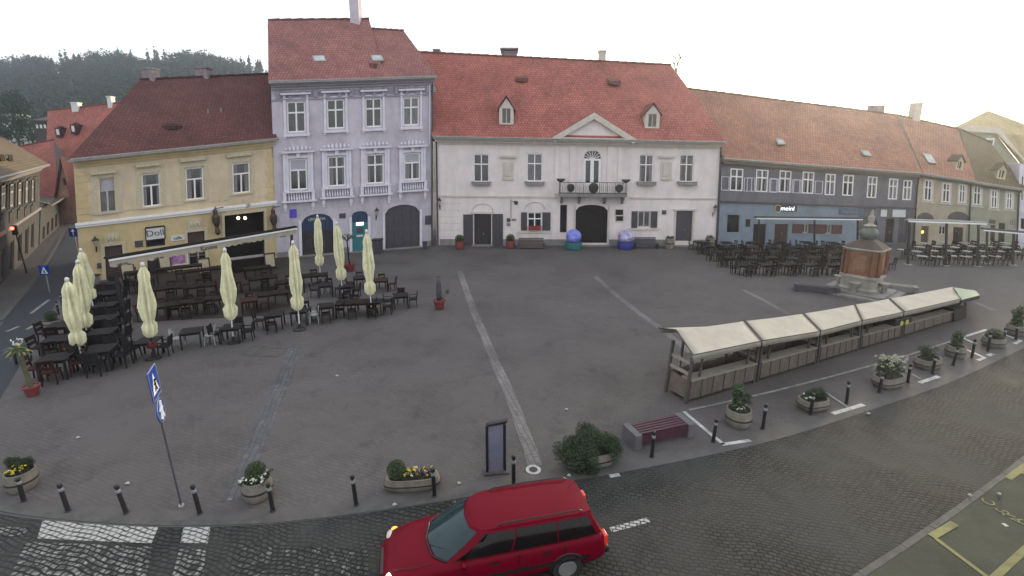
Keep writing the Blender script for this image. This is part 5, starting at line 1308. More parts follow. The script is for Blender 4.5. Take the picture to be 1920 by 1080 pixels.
# potted palm at the left, potted stump plant and pot near the cash machine
def pot(c,r,h,label,plant,seed=0,name='plant_pot',cat='potted plant',pm=None):
    rng=random.Random(seed); o=thing(name,c,label,cat,'potted plants round the cafe')
    mb=MB(); mb.lathe([(r*.68,0),(r*.72,.02),(r*.95,h*.82),(r*1.08,h*.83),(r*1.08,h),(r*.92,h),(r*.9,h*.9)],c,20); mb.build('pot',pm or M['terra'],o,auto=40)
    mb=MB(); mb.lathe([(r*.9,h*.86),(r*.3,h*.9)],c,14); mb.build('soil',M['soil'],o)
    plant(o,c,h,rng); return o
def palm(o,c,h,rng):
    top=c+Vector((-.22,.05,h+1.35)); mb=MB(); mb.path([c+Vector((0,0,h*.8)),c+Vector((-.08,0,h+.55)),top],.075,8); mb.build('trunk',mat('palm trunk',(.09,.085,.05),.9,.3,8,bump=.6),o)
    mb=MB()
    for k in range(26):
        a=rng.uniform(0,6.28); L=rng.uniform(.32,.6); el=rng.uniform(-.3,1.2); pts=[]
        for t in range(5):
            s=t/4; pts.append(top+Vector((math.cos(a)*L*s*math.cos(el*.6),math.sin(a)*L*s*math.cos(el*.6),L*(math.sin(el)*s-.5*s*s+.1))))
        sd=Vector((-math.sin(a),math.cos(a),0))*.05
        for t in range(4):
            w0=1-abs(t/4-.4); w1=1-abs((t+1)/4-.4); mb.poly([pts[t]-sd*w0,pts[t+1]-sd*w1*(0.2 if t==3 else 1),pts[t+1]+sd*w1*(.2 if t==3 else 1),pts[t]+sd*w0],rng.choice((0,1,2,3)))
    mb.build('fronds',LF+[mat('yellowed frond',(.22,.22,.05),.7,.2,4)],o)
    mb=MB(); mb.leaves(top+Vector((0,0,.3)),(.16,.16,.14),26,.05,rng=rng); mb.build('blossom',M['fw'],o)
pot(G(62,741),.24,.38,'tall potted palm with yellowed fronds in a red pot by the left tables',palm,3)
def stump(o,c,h,rng):
    mb=MB(); mb.lathe([(.12,h*.8),(.14,h+.3),(.13,h+.9),(.09,h+1.15),(.02,h+1.2)],c,9,star=lambda t,k:1+.12*math.cos(5*t+k)); mb.build('trunk',M['shutter'],o,smooth=True)
    mb=MB(); mb.leaves(c+Vector((.45,.1,h+.45)),(.12,.12,.18),40,.05,mis=(0,1),rng=rng); mb.leaves(c+Vector((0,.1,h+1.25)),(.12,.12,.1),20,.04,mis=(0,1),rng=rng); mb.tube(c+Vector((.05,.05,h)),c+Vector((.42,.1,h+.35)),.015,.01,5); mb.build('leaves',LF,o)
pot(G(824,579),.33,.55,'red pot with dark trunk-like cactus standing alone right of the cafe chairs',stump,4)
def dead(o,c,h,rng):
    mb=MB(); mb.tube(c+Vector((0,0,h*.8)),c+Vector((-.05,0,h+1.6)),.05,.04,7)
    for k in range(7): a=k*.9; mb.path([c+Vector((-.05,0,h+1.6)),c+Vector((-.05+.3*math.cos(a),.3*math.sin(a),h+2.0)),c+Vector((-.05+.6*math.cos(a),.5*math.sin(a),h+1.85))],.02,4)
    mb.build('trunk',M['cwood'],o); mb=MB(); mb.leaves(c+Vector((-.05,0,h+1.95)),(.4,.4,.25),60,.07,mis=(0,1),rng=rng); mb.build('leaves',LF,o)
pot(G(656,508),.42,.6,'red pot with thin drooping tree between the parasols by the cash machine',dead,5)

# ---- painted easter eggs
def egg(px,py,r,h,cols,label,seed):
    c=G(px,py); o=thing('giant_egg',c,label,'egg sculpture','giant painted eggs beside the archway')
    base=MB(); base.lathe([(r*.9,0),(r*1.0,.05),(r*1.04,h*.28),(r*1.0,h*.36)],c,22); base.build('basket',cols[0],o,auto=40)
    m=MB(); pf=[(r*math.sin(math.pi*t/12)*(1-.12*(t/12)),h*.28+(h*.72)*(1-math.cos(math.pi*t/12))/2) for t in range(1,12)]
    m.lathe([(.05,h*.28)]+pf+[(.02,h)],c+Vector((0,0,0)),22); m.build('shell',cols[1],o,smooth=True)
EG=lambda n,a,b_,c_: (lambda m:m)(mat(n,a,.5,.5,1.8,col2=b_))
egg(1075,467,.74,1.85,[mat('sea green',(.02,.12,.13),.5,.2,3),EG('blue painted shell',(.20,.25,.60),(.035,.03,.30),0)],'giant blue painted egg in a green base left of the town hall archway',1)
egg(1172,466,.74,1.75,[mat('deep blue',(.02,.025,.20),.5,.2,3),EG('violet painted shell',(.45,.43,.60),(.05,.02,.16),0)],'giant violet painted egg in a blue base right of the town hall archway',2)

# ---- benches
def bench(c,rz,L,label,slat,leg,back=False,W=.6):
    o=thing('bench',c,label,'bench','benches round the square'); T=Matrix.Translation(c)@Matrix.Rotation(rz,4,'Z')
    mb=MB()
    for k in range(5): y=-W/2+W*k/5; mb.box(-L/2+.12,L/2-.12,y+.012,y+W/5-.025,.42,.465,T=T)
    mb.box(-L/2+.12,L/2-.12,-W/2-.005,-W/2+.03,.12,.415,T=T); mb.build('seat',slat,o)
    for s in (-1,1):
        m=MB(); m.box(s*L/2-.11,s*L/2+.11,-W/2-.06,W/2+.06,0,.47,T=T); m.build('leg',leg,o,bevel=.015)
    if back:
        m=MB()
        for k in range(3): m.box(-L/2,L/2,W/2-.02+.03*k,W/2+.02+.03*k,.55+.14*k,.66+.14*k,T=T)
        m.build('backrest',slat,o)
PLUM=mat('plum stained slats',(.060,.020,.032),.55,.25,5); CONC=mat('bench concrete',(.115,.11,.118),.85,.15,3,bump=.3)
a=G(1185,842); b_=G(1290,818); bench((a+b_)/2+Vector((0,.26,0)),math.atan2(b_.y-a.y,b_.x-a.x),(b_-a).length-.12,'plum slatted bench with grey concrete ends by the two dark shrubs',PLUM,CONC)
BR_=mat('brown slats',(.09,.065,.06),.6,.25,5)
bench(G(996,466),.0,2.3,'brown wall bench below the shuttered town hall window with red flower box',BR_,M['shutter'],True)
bench(G(1210,465),.0,2.0,'grey wall bench below the right shuttered town hall window',M['shutter'],M['dark'],True)
bench(G(1530,548),-.45,2.2,'low stone bench left of the orange fountain kiosk',M['shutter'],M['shutter'])
bench(G(1662,545),-.55,2.8,'low stone bench right of the orange fountain kiosk',M['plinth'],M['plinth'])
# bins and boxes by the walls
def bin_(px,py,w,h,label,m=None,lidm=None):
    c=G(px,py); o=thing('bin',c,label,'bin','bins along the house walls'); b=MB(); b.hexa([(c.x-w*.45,c.y-w*.4,.04),(c.x+w*.45,c.y-w*.4,.04),(c.x+w*.45,c.y+w*.4,.04),(c.x-w*.45,c.y+w*.4,.04),(c.x-w/2,c.y-w/2,h),(c.x+w/2,c.y-w/2,h),(c.x+w/2,c.y+w/2,h),(c.x-w/2,c.y+w/2,h)]); b.build('body',m or M['shutter'],o,bevel=.03)
    b=MB(); b.box(c.x-w*.56,c.x+w*.56,c.y-w*.56,c.y+w*.56,h+.003,h+.09); b.build('lid',lidm or M['dark'],o,bevel=.02)
bin_(709,474,.75,1.15,'dark box bin between cash machine and garage door'); bin_(797,467,.35,.6,'small dark bin between garage door and downpipe'); bin_(177,552,.62,1.15,'grey bin with dark lid against the corner house wall',M['barkpot'])

# ---- info board
c=G(930,884); o=thing('info_stand',c,'free-standing info stand with grey panel and curved dark top beside a bollard','information board')
T=Matrix.Translation(c)@Matrix.Rotation(.12,4,'Z'); b=MB()
for s in (-1,1): b.box(s*.24-.035,s*.24+.035,-.05,.05,0,1.42,T=T); 
b.hexa([T@Vector(p) for p in ((-.27,-.07,1.40),(.27,-.07,1.46),(.27,.07,1.46),(-.27,.07,1.40),(-.20,-.07,1.47),(.33,-.07,1.55),(.33,.07,1.55),(-.20,.07,1.47))]); b.build('frame',M['dark'],o,bevel=.01)
b=MB(); b.box(-.2,.2,-.02,.02,.10,1.40,T=T); b.build('panel',mat('grey blue info panel',(.17,.17,.23),.35,.12,2),o)
b=MB(); b.box(-.34,.34,-.16,.16,0,.04,T=T); b.build('base',M['shutter'],o)

# ---- sign pole by the crosswalk
p=G(340,948); q=PY(278,692,p.y-.0); ax=(q-p); ax=ax.normalized(); Lp=(q-p).length
o=thing('sign_pole',p,'leaning thin pole with blue crossing sign over a round blue pedestrian sign','road sign')
b=MB(); b.tube(p,p+ax*Lp,.022,.022,8); b.build('pole',M['shutter'],o)
b=MB(); b.tube(p,p+Vector((0,0,.03)),.07,.06,10); b.build('base',M['steel'],o)
fwd=Vector((.93,-.36,0)).normalized()                           # plates seen nearly edge-on
side=fwd.cross(ax).normalized()
side=Vector((-.41,.91,0)).normalized()
nrm=ax.cross(side).normalized()
if nrm.dot(-p)<0: nrm=-nrm
def plate(c,hw,hh,m,kind,par,name):
    k=MB(); th=.012
    def Q(a,z,d): return c+side*a+ax*z+nrm*d
    if kind=='sq': k.hexa([Q(-hw,-hh,-th),Q(hw,-hh,-th),Q(hw,-hh,th),Q(-hw,-hh,th),Q(-hw,hh,-th),Q(hw,hh,-th),Q(hw,hh,th),Q(-hw,hh,th)])
    else:
        R_=[Q(hw*math.cos(t*math.pi/12),hh*math.sin(t*math.pi/12),th) for t in range(24)]; R2=[Q(hw*math.cos(t*math.pi/12),hh*math.sin(t*math.pi/12),-th) for t in range(24)]
        k.poly(R_); k.poly(R2[::-1])
        for i in range(24): j=(i+1)%24; k.poly([R2[i],R2[j],R_[j],R_[i]])
    ob=k.build(name,m,par); return ob,Q
c1=p+ax*(Lp-.36); ob,Q=plate(c1+nrm*.04,.33,.36,M['blue'],'sq',o,'square_plate')
w=MB()
tri=[(-.25,-.24),(.25,-.24),(0,.25)]; w.poly([Q(a,z,.015) for a,z in tri]); 
def rim(w,pts,r): 
    for i in range(len(pts)): w.tube(pts[i],pts[(i+1)%len(pts)],r,r,5)
w.build('white_triangle',M['white_s'],ob)
w=MB(); w.tube(Q(0,.10,.02),Q(0,.06,.02),.035,.035,8); w.path([Q(0,.05,.02),Q(.01,-.06,.02),Q(-.07,-.18,.02)],.022,5); w.path([Q(.01,-.06,.02),Q(.08,-.18,.02)],.022,5); w.path([Q(-.08,-.02,.02),Q(0,.02,.02),Q(.07,-.04,.02)],.015,5); w.build('walking_figure',M['dark'],ob)
w=MB(); rim(w,[Q(-.32,-.35,.014),Q(.32,-.35,.014),Q(.32,.35,.014),Q(-.32,.35,.014)],.012); w.build('rim',M['steel'],ob)
c2=p+ax*(Lp-1.05); ob,Q=plate(c2+nrm*.04,.30,.30,M['blue'],'round',o,'round_plate')
w=MB(); w.lathe([(.05,-.05),(.05,.05)],Q(.03,.17,.0),8); w.path([Q(.02,.12,.02),Q(0,-.04,.02),Q(-.10,-.2,.02)],.035,6); w.path([Q(0,-.04,.02),Q(.07,-.2,.02)],.035,6); w.path([Q(-.12,.0,.02),Q(.01,.09,.02),Q(.12,.02,.02)],.024,6); w.build('walking_figure',M['white_s'],ob)
w=MB(); rim(w,[Q(.285*math.cos(t*.2618),.285*math.sin(t*.2618),.014) for t in range(24)],.012); w.build('rim',M['steel'],ob)
# signs and signal up the side street
def roadsign(px,py,h,w,label,tri=True,pole=True):
    c=G(px,py); o=thing('street_sign',c,label,'road sign','blue signs along the side street'); b=MB(); b.tube(c,c+Vector((0,0,h)),.035,None,7); b.build('pole',M['steel'],o)
    b=MB(); b.box(c.x-w/2,c.x+w/2,c.y-.06,c.y-.04,h-w,h); ob=b.build('plate',M['blue'],o)
    if tri:
        b=MB(); b.poly([(c.x-w*.36,c.y-.065,h-w*.85),(c.x+w*.36,c.y-.065,h-w*.85),(c.x,c.y-.065,h-w*.12)]); b.build('white_triangle',M['white_s'],ob)
        b=MB(); b.poly([(c.x-w*.12,c.y-.07,h-w*.75),(c.x+w*.12,c.y-.07,h-w*.75),(c.x,c.y-.07,h-w*.4)]); b.build('walking_figure',M['dark'],ob)
    else:
        b=MB(); b.path([(c.x,c.y-.07,h-w*.85),(c.x,c.y-.07,h-w*.2)],.04,6); b.lathe([(.14,h-w*.4),(.01,h-w*.1)],(c.x,c.y-.07,0),6); b.build('arrow',M['white_s'],ob)
roadsign(93,548,1.75,.62,'blue square crossing sign low beside the side street'); roadsign(148,486,2.6,.7,'blue arrow sign at the corner house wall on the side street',False)
c=G(50,512); o=thing('traffic_light',c,'traffic light showing red in front of the dark beige house','traffic light'); zt=PY(43,430,c.y).z
b=MB(); b.tube(c,c+Vector((-.15,0,zt-.3)),.045,.04,8); b.build('pole',M['dark'],o)
b=MB(); b.box(c.x-.27,c.x-.03,c.y-.16,c.y+.08,zt-.4,zt+.3); b.build('signal_head',M['dark'],o,bevel=.03)
b=MB(); b.lathe([(.02,-.11),(.09,-.07),(.11,0),(.09,.07),(.02,.11)],(c.x-.15,c.y-.18,zt+.1),12); b.build('red_lens',M['litr'],o)
# ================================================================== closed parasols
UM=[((155,685),(125,523),'closed pale yellow parasol nearest the side street, on a grey foot'),((166,648),(145,490),'closed pale yellow parasol, middle one of three at the side street corner'),((178,590),(151,468),'closed pale yellow parasol, rearmost of three at the side street corner'),((288,672),(267,495),'closed pale yellow parasol with red sandbag foot before the long awning'),((438,642),(421,468),'closed pale yellow parasol near the middle of the dark cafe deck'),((562,618),(549,454),'closed pale yellow parasol at the right corner of the dark cafe deck'),((601,530),(595,405),'closed pale yellow parasol before the arched shop door'),((643,558),(631,418),'closed pale yellow parasol left of the cash machine'),((697,592),(687,433),'closed pale yellow parasol in front of the cash machine')]
for i,(b_,t_,l) in enumerate(UM):
    p=G(*b_); q=PY(t_[0],t_[1],p.y); d=q-p; Hh=d.z; lx=max(-.13,min(.13,d.x/Hh)); ax=Vector((lx,0,1)); rng=random.Random(100+i)
    o=thing('closed_parasol',p,l,'parasol','closed cafe parasols')
    m=MB(); m.tube(p,p+ax*(Hh*.98),.028,.024,8); m.build('pole',M['capw'] if i!=3 else M['dark'],o)
    m=MB(); m.lathe([(.30,0),(.30,.05),(.26,.08),(.07,.10),(.05,.3)],p,18); m.build('foot',M['cgrey'] if i==0 else M['dark'],o,auto=40)
    ph=rng.uniform(0,6); k=(b_[1]-t_[1])
    W=.265; zb=.235+rng.uniform(-.02,.03); zt=.985
    pr=[]; N=18
    for j in range(N+1):
        t=j/N; z=Hh*(zb+(zt-zb)*t)
        r=W*(.42+.62*math.sin(math.pi*min(1,(1-t)*1.05+.05)**.8) if t<.97 else .1)
        if t<.05: r=W*.50                   # hem of the folds
        elif t<.18: r=W*(.92+.5*(t-.05))
        elif t<.245: r=W*.60                # tied with a strap
        elif t<.45: r=W*(.74+.30*(t-.245)/.2)
        elif t<.80: r=W*(1.04-.36*(t-.45)/.35)
        elif t<.86: r=W*.74
        else: r=W*(.66*(1-((t-.86)/.14)**1.3)+.10)
        pr.append((max(.035,r),z))
    sh=[rng.uniform(-.25,.25) for _ in range(N+2)]
    def star(t,kk,ph=ph,sh=sh,N=N): 
        c_=math.cos((6+i%2)*(t+ph)+sh[kk]*1.2+kk*.13); return .82+.34*(abs(c_)**.55)*(1 if c_>0 else -1)+.10*math.sin(2*t+kk*.5+i)
    m=MB(); m.lathe(pr,p,64,axis=ax,star=star); m.build('cloth',M['cloth'],o,auto=55)
    m=MB(); z=Hh*(zb+(zt-zb)*.165); m.lathe([(W*.52,z-.03),(W*.57,z-.02),(W*.57,z+.02),(W*.52,z+.03)],p,20,axis=ax); m.build('strap',M['cloth'],o)
    m=MB(); m.lathe([(.07,Hh*.975),(.075,Hh*1.0),(.05,Hh*1.015),(.01,Hh*1.02)],p,12,axis=ax); m.build('cap',M['capw'],o,smooth=True)
    if i==3:
        m=MB(); m.lathe([(.17,.50),(.20,.58),(.18,.70),(.1,.76)],p,16,axis=ax,star=lambda t,k:1+.1*math.sin(4*t)); m.build('sandbag',mat('dark red sack',(.09,.012,.014),.9,.3,6),o,smooth=True)

# ================================================================== tables and chairs
def table_proto(kind):
    o=proto_thing('cafe_table')
    top={'sq':(.42,.42),'long':(.85,.45),'light':(.36,.36),'high':(1.3,.35),'red':(.42,.42)}[kind]
    h=1.05 if kind=='high' else .74; mt={'sq':M['ctop'],'long':M['cwood'],'light':M['cgrey'],'high':M['cwood'],'red':M['cwood2']}[kind]
    m=MB(); x,y=top
    if kind=='light': m.lathe([(x,h-.03),(x+.01,h-.015),(x,h)],(0,0,0),16)
    elif kind in('long','high'):
        for k in range(5): m.box(-x,x,-y+2*y*k/5+.008,-y+2*y*(k+1)/5-.008,h-.04,h)
    else: m.box(-x,x,-y,y,h-.035,h)
    m.build('table_top',mt,o)
    if kind=='light':
        m=MB(); m.tube((0,0,.02),(0,0,h-.03),.03,.03,6); m.lathe([(.22,0),(.2,.03),(.04,.05)],(0,0,0),10); m.build('pedestal',M['dark'],o)
    else:
        for sx in(-1,1):
            for sy in(-1,1): m=MB(); m.box(sx*(x-.05)-.03,sx*(x-.05)+.03,sy*(y-.05)-.03,sy*(y-.05)+.03,0,h-.036); m.build('leg',M['cwood'] if kind!='sq' else M['dark'],o)
        m=MB()
        for sy in(-1,1): m.cut(); m.box(-x+.09,x-.09,sy*(y-.05)-.012,sy*(y-.05)+.012,h-.12,h-.037)
        m.build('apron',M['cwood'],o)
    return o
def chair_proto(kind):
    o=proto_thing('cafe_chair'); mt={'wood':M['cwood'],'red':M['cwood2'],'pale':M['cgrey'],'wick':M['ctop'],'far':M['cwood']}[kind]
    m=MB()
    if kind=='pale': m.lathe([(.2,.43),(.23,.445),(.2,.46)],(0,0,0),16)
    else: m.box(-.22,.22,-.22,.22,.42,.46)
    m.build('seat',mt,o)
    m=MB()
    if kind=='pale':
        for s in range(9):
            a0,a1=math.pi*s/9,math.pi*(s+1)/9; m.tube((.21*math.cos(a0),.21+.04*math.sin(a0),.62+.26*math.sin(a0)),(.21*math.cos(a1),.21+.04*math.sin(a1),.62+.26*math.sin(a1)),.014,None,5)
        m.tube((-.21,.2,.44),(-.21,.21,.62),.014,None,5); m.tube((.21,.2,.44),(.21,.21,.62),.014,None,5)
        m.poly([(.18*math.cos(t*math.pi/8),.215+.04*math.sin(t*math.pi/8),.60+.23*math.sin(t*math.pi/8)) for t in range(9)]+[(-.18,.21,.5),(.18,.21,.5)])
    else:
        m.hexa([(-.21,.19,.47),(-.16,.19,.47),(-.16,.23,.47),(-.21,.23,.47),(-.21,.24,.90),(-.16,.24,.90),(-.16,.28,.90),(-.21,.28,.90)])
        m.hexa([(.16,.19,.47),(.21,.19,.47),(.21,.23,.47),(.16,.23,.47),(.16,.24,.90),(.21,.24,.90),(.21,.28,.90),(.16,.28,.90)])
        for z0,z1 in ((.56,.66),(.76,.89)) if kind!='wick' else ((.5,.88),): m.hexa([(-.159,.20,z0),(.159,.20,z0),(.159,.22,z0),(-.159,.22,z0),(-.159,.24,z1),(.159,.24,z1),(.159,.26,z1),(-.159,.26,z1)])
    m.build('backrest',mt,o)
    if kind=='wick':
        m=MB()
        for s in(-1,1): m.cut(); m.box(s*.23-.02,s*.23+.02,-.2,.2,.62,.65); m.box(s*.23-.015,s*.23+.015,-.2,-.17,.45,.62)
        m.build('armrest',mt,o)
    if kind=='far':
        m=MB()
        for sx in(-1,1):
            for sy in(-1,1): m.cut(); m.box(sx*.19-.02,sx*.19+.02,sy*.19-.02,sy*.19+.02,0,.42)
        m.build('leg',mt,o)
    else:
        for sx in(-1,1):
            for sy in(-1,1): m=MB(); m.hexa([(sx*.2-.018,sy*.21-.018,0),(sx*.2+.018,sy*.21-.018,0),(sx*.2+.018,sy*.21+.018,0),(sx*.2-.018,sy*.21+.018,0),(sx*.18-.02,sy*.18-.02,.42),(sx*.18+.02,sy*.18-.02,.42),(sx*.18+.02,sy*.18+.02,.42),(sx*.18-.02,sy*.18+.02,.42)]); m.build('leg',mt if kind!='pale' else M['cgrey'],o)
    return o
TP={k:table_proto(k) for k in('sq','long','light','high','red')}; CPR={k:chair_proto(k) for k in('wood','red','pale','wick','far')}
rng=random.Random(77)
TW={'sq':'dark square table','long':'dark slatted long table','light':'round grey pedestal table','high':'tall narrow bar table','red':'reddish square table'}
CW={'wood':'dark wooden chair','red':'reddish wooden chair','pale':'pale round-backed metal chair','wick':'charcoal armchair','far':'dark chair'}
SIDES={270:'in front of',90:'behind',180:'left of',0:'right of'}
def setting(px,py,kind,rz,chairs,where,ck='wood',grp='left',z=0,sc=1.0,rad=None):
    c=G(px,py,z)
    place(TP[kind],c,rz,f'{TW[kind]} {where}','table',f'{grp} cafe tables',sc)
    for a in chairs:
        k=ck
        if isinstance(a,tuple): a,k=a
        r=rad or (.62 if kind not in('long','high') else (.62 if a in(90,270) else 1.02)); t=R(a)+rz+rng.uniform(-.12,.12); r+=rng.uniform(-.04,.1)
        p=c+Vector((math.cos(t)*r,math.sin(t)*r,0))
        sd=SIDES.get(a,'')
        place(CPR[k],p,t-math.pi/2+rng.uniform(-.15,.15),f'{CW[k]} {sd} table {where}','chair',f'{grp} cafe chairs',sc)
# street-side columns of big dark tables
colA=[(112,706,'first from the potted palm'),(116,668,'second from the potted palm'),(120,640,'third from the potted palm')]
for x,y,w in colA: setting(x,y,'sq',.35,[180,270,90,0],'beside the side street, '+w,'red' if y>690 else 'wood',sc=1.12)
colB=[(194,690,'nearest the camera'),(197,655,'second from the near end'),(201,627,'third from the near end'),(203,600,'fourth from the near end'),(204,576,'fifth from the near end'),(206,556,'rearmost, by the wall bin')]
for x,y,w in colB: setting(x,y,'sq',.35,[180,270,90,0],'left of the awning post, '+w,'wick',sc=1.15)
S=setting
S(282,668,'sq',.2,[180,0],'under the closed parasol with the red sandbag','wick')
S(363,648,'sq',.4,[(180,'pale'),(0,'pale')],'between two pale metal chairs in the front row')
S(438,640,'sq',.2,[180,0,90],'at the deck-middle parasol foot','wick')
S(517,614,'sq',.3,[180,270],'in the front row left of the corner parasol','wood')
S(566,606,'sq',.1,[(0,'pale'),90],'at the foot of the corner parasol','wood')
S(612,597,'sq',.3,[(180,'pale'),270,0],'right of the corner parasol, front row','wood')
S(662,590,'long',.2,[270,90,0],'in front of the cash machine parasol','wood')
S(704,588,'sq',.1,[0,270],'directly right of the cash machine parasol','wood')
S(752,576,'sq',.3,[0,180,90],'near the lone cactus pot','wick')
S(716,545,'red',.2,[90,0],'with reddish top behind the right end table','red')
S(612,555,'sq',.3,[180,90,0],'in the second row behind the front chairs','wood')
S(650,558,'sq',.3,[0,270],'in the second row between two parasols','wood')
S(590,535,'long',.3,[90,180],'in the third row below the shop door parasol','wood')
S(676,540,'sq',.3,[90,180,0],'in the third row beside the red pot tree','red')
S(545,548,'long',.4,[90,270],'on the deck corner next to the purple doorway','wood')
# on the dark deck below the awning
dz=.035
S(300,598,'sq',.5,[0,180,90],'on the deck just right of the awning post','red',z=dz)
S(352,590,'long',.5,[270,90],'on the front edge of the deck, left part','wood',z=dz)
S(402,582,'long',.5,[270,90],'on the front edge of the deck, centre part','wood',z=dz)
S(470,585,'red',.5,[90,0],'on the front edge of the deck, right part','red',z=dz)
S(512,572,'long',.5,[90,180],'on the deck beside the corner parasol','wood',z=dz)
S(322,560,'long',.5,[90,270],'in the middle row of the deck, left','wood',z=dz)
S(378,556,'long',.5,[90,270],'in the middle row of the deck, centre','wood',z=dz)
S(440,548,'red',.5,[90,0,180],'in the deck middle row, right of the parasol','red',z=dz)
S(495,540,'long',.5,[90,270],'in the middle row of the deck, right end','wood',z=dz)
S(275,545,'sq',.5,[90,180],'on the deck behind the parasol with red sandbag','wick',z=dz)
S(392,532,'high',.62,[90,270],'by the cafe wall near the poster','wood',z=dz)
S(340,528,'high',.62,[90],'by the dark cafe door','wood',z=dz)
S(485,520,'long',.62,[90],'in front of the wide bar opening','wood',z=dz)
S(250,530,'sq',.62,[90,0],'by the brown corner door','wood',z=dz)
mb=MB(); P4=[G(*q) for q in ((250,604),(243,520),(548,480),(572,588))]
mb.poly([Vector((p.x,p.y,.03)) for p in P4])
for i in range(4): a,b_=P4[i],P4[(i+1)%4]; mb.poly([a,b_,Vector((b_.x,b_.y,.03)),Vector((a.x,a.y,.03))])
mb.build('terrace_floor',mat('dark brown deck boards',(.024,.016,.014),.7,.3,3,bump=.3),kind='structure',label='low dark brown terrace floor below the long awning')
# right-hand cafes: rows of dark tables before the blue shop
names=['front row','second row','third row','fourth row','back row']
ordn=['first','second','third','fourth','fifth','sixth','seventh','eighth','ninth','tenth']
for r,(py,x0,x1,n) in enumerate(((514,1392,1556,5),(500,1366,1560,6),(488,1346,1560,7),(478,1326,1570,7),(469,1310,1560,6))):
    for k in range(n):
        x=x0+(x1-x0)*k/(n-1); S(x,py+rng.uniform(-1,1),'sq',rng.uniform(-.2,.2),[180,0]+([270] if r in (0,2) else [])+([90] if r in(1,3) else []),f'in {names[r]} by blue shop, {ordn[k]} from left','far',grp='blue shop')
S(1652,505,'light',0,[180,0,90],'alone right of the fountain kiosk','far',grp='kiosk'); S(1640,492,'light',0,[0],'behind the fountain kiosk','far',grp='kiosk'); S(1690,484,'light',0,[],'between grey double door and awning post','far',grp='kiosk')
for r,(py,x0,x1,n) in enumerate(((497,1726,1862,6),(487,1716,1900,7),(478,1722,1915,7),(470,1730,1918,6))):
    for k in range(n):
        x=x0+(x1-x0)*k/(n-1); S(x,py+rng.uniform(-1,1),'light',0,[0] if r==0 else [180,0],f'in {names[r]} of right terrace, {ordn[k]} from left','far',grp='right terrace')
# tall chairs / panels stacked along the cafe wall
for i,(x,y,l) in enumerate(((312,497,'brown framed chalk stand left of the poster'),(385,503,'brown framed chalk stand under the long awning, near the dark window'),(243,515,'brown framed chalk stand beside the corner door'),(508,492,'brown framed chalk stand right of the bar opening'))):
    c=G(x,y+14); o=thing('menu_stand',c,l,'menu stand','framed stands along the cafe wall'); m=MB()
    T=Matrix.Translation(c)@Matrix.Rotation(.67,4,'Z')
    m.box(-.3,.3,-.03,.03,.25,1.2,T=T); m.build('board',M['ivory'],o); m=MB()
    for s in(-1,1): m.box(s*.34-.04,s*.34+.04,-.05,.05,0,1.3,T=T)
    m.box(-.3,.3,-.05,.05,1.2,1.3,T=T); m.build('frame',M['browndoor'],o)
u_=G(410,520); o=thing('cafe_counter',u_,'grey-topped counter standing on the deck under the bar opening','counter'); m=MB(); T=Matrix.Translation(G(478,506))@Matrix.Rotation(.67,4,'Z'); m.box(-1.4,1.4,-.35,.35,.0,1.0,T=T); m.build('body',M['cwood'],o); m=MB(); m.box(-1.5,1.5,-.42,.42,1.003,1.06,T=T); m.build('counter_top',M['plinth'],o)

# ================================================================== awning frames
def awning(fb,posts,label,val=True,words=None,dark=M['cwood'],deep=.3,vh=.46):
    F=Facade(*fb); o=thing('awning_frame',F.P0,label,'awning','roll-up awnings over the cafe terraces')
    t=F.H
    m=MB(); F.box(m,-.2,F.L+.2,t-.02,t+.06,-deep,.14); F.box(m,-.2,F.L+.2,t+.062,t+.10,-deep*.6,.0); m.build('cassette',dark,o)
    m=MB(); F.box(m,-.15,F.L+.15,t-.12,t-.022,.02,.14); m.build('rail',M['white_s'],o)
    if val:
        m=MB(); n=26
        for k in range(n):
            a=-.15+(F.L+.3)*k/n; b=-.15+(F.L+.3)*(k+1)/n; c=(a+b)/2; dz_=t-vh
            m.poly([F.P(a,t-.12,.08),F.P(a,dz_+.05,.08),F.P(c-.06,dz_-.02,.085),F.P(c+.06,dz_-.02,.085),F.P(b,dz_+.05,.08),F.P(b,t-.12,.08)])
        m.build('valance',mat('pale valance',(.36,.32,.26),.85,.1,3),o)
        for s,x,y,h in (words or []): text_on(F,s,x,y,h,M['shutter'],o,.10)
    for (x) in posts:
        m=MB(); u,_=F.uv(x,(fb[0][1]+fb[3][1])/2); F.box(m,u-.06,u+.06,0,t-.122,-.06,.06); m.build('post',M['dark'],o)
        m=MB(); F.box(m,u-.22,u+.22,0,.06,-.22,.22); m.build('foot',M['steel'],o)
    return F
awning(((232,603),(549,521),(551,427),(209,484)),(222,545),'long dark awning with pale scalloped valance over the cafe deck',words=(('Kavana',390,464,.34),('cafe bar',228,494,.16),('cafe bar',297,483,.16),('cafe bar',458,455,.16),('cafe bar',529,443,.16)))
awning(((1421,470),(1612,472),(1613,410),(1421,408)),(1423,1527,1608),'roll-up awning with white rail before the blue shop',val=False,dark=M['shutter'],deep=.4)
awning(((1702,497),(1842,500),(1844,418),(1706,413)),(1704,1774,1834),'roll-up awning with white rail before the beige house',val=False,dark=M['cgrey'],deep=.3)
awning(((1846,494),(1960,502),(1962,440),(1848,430)),(1850,1900),'roll-up awning with white rail at the right edge of the square',val=False,dark=M['shutter'],deep=.3)

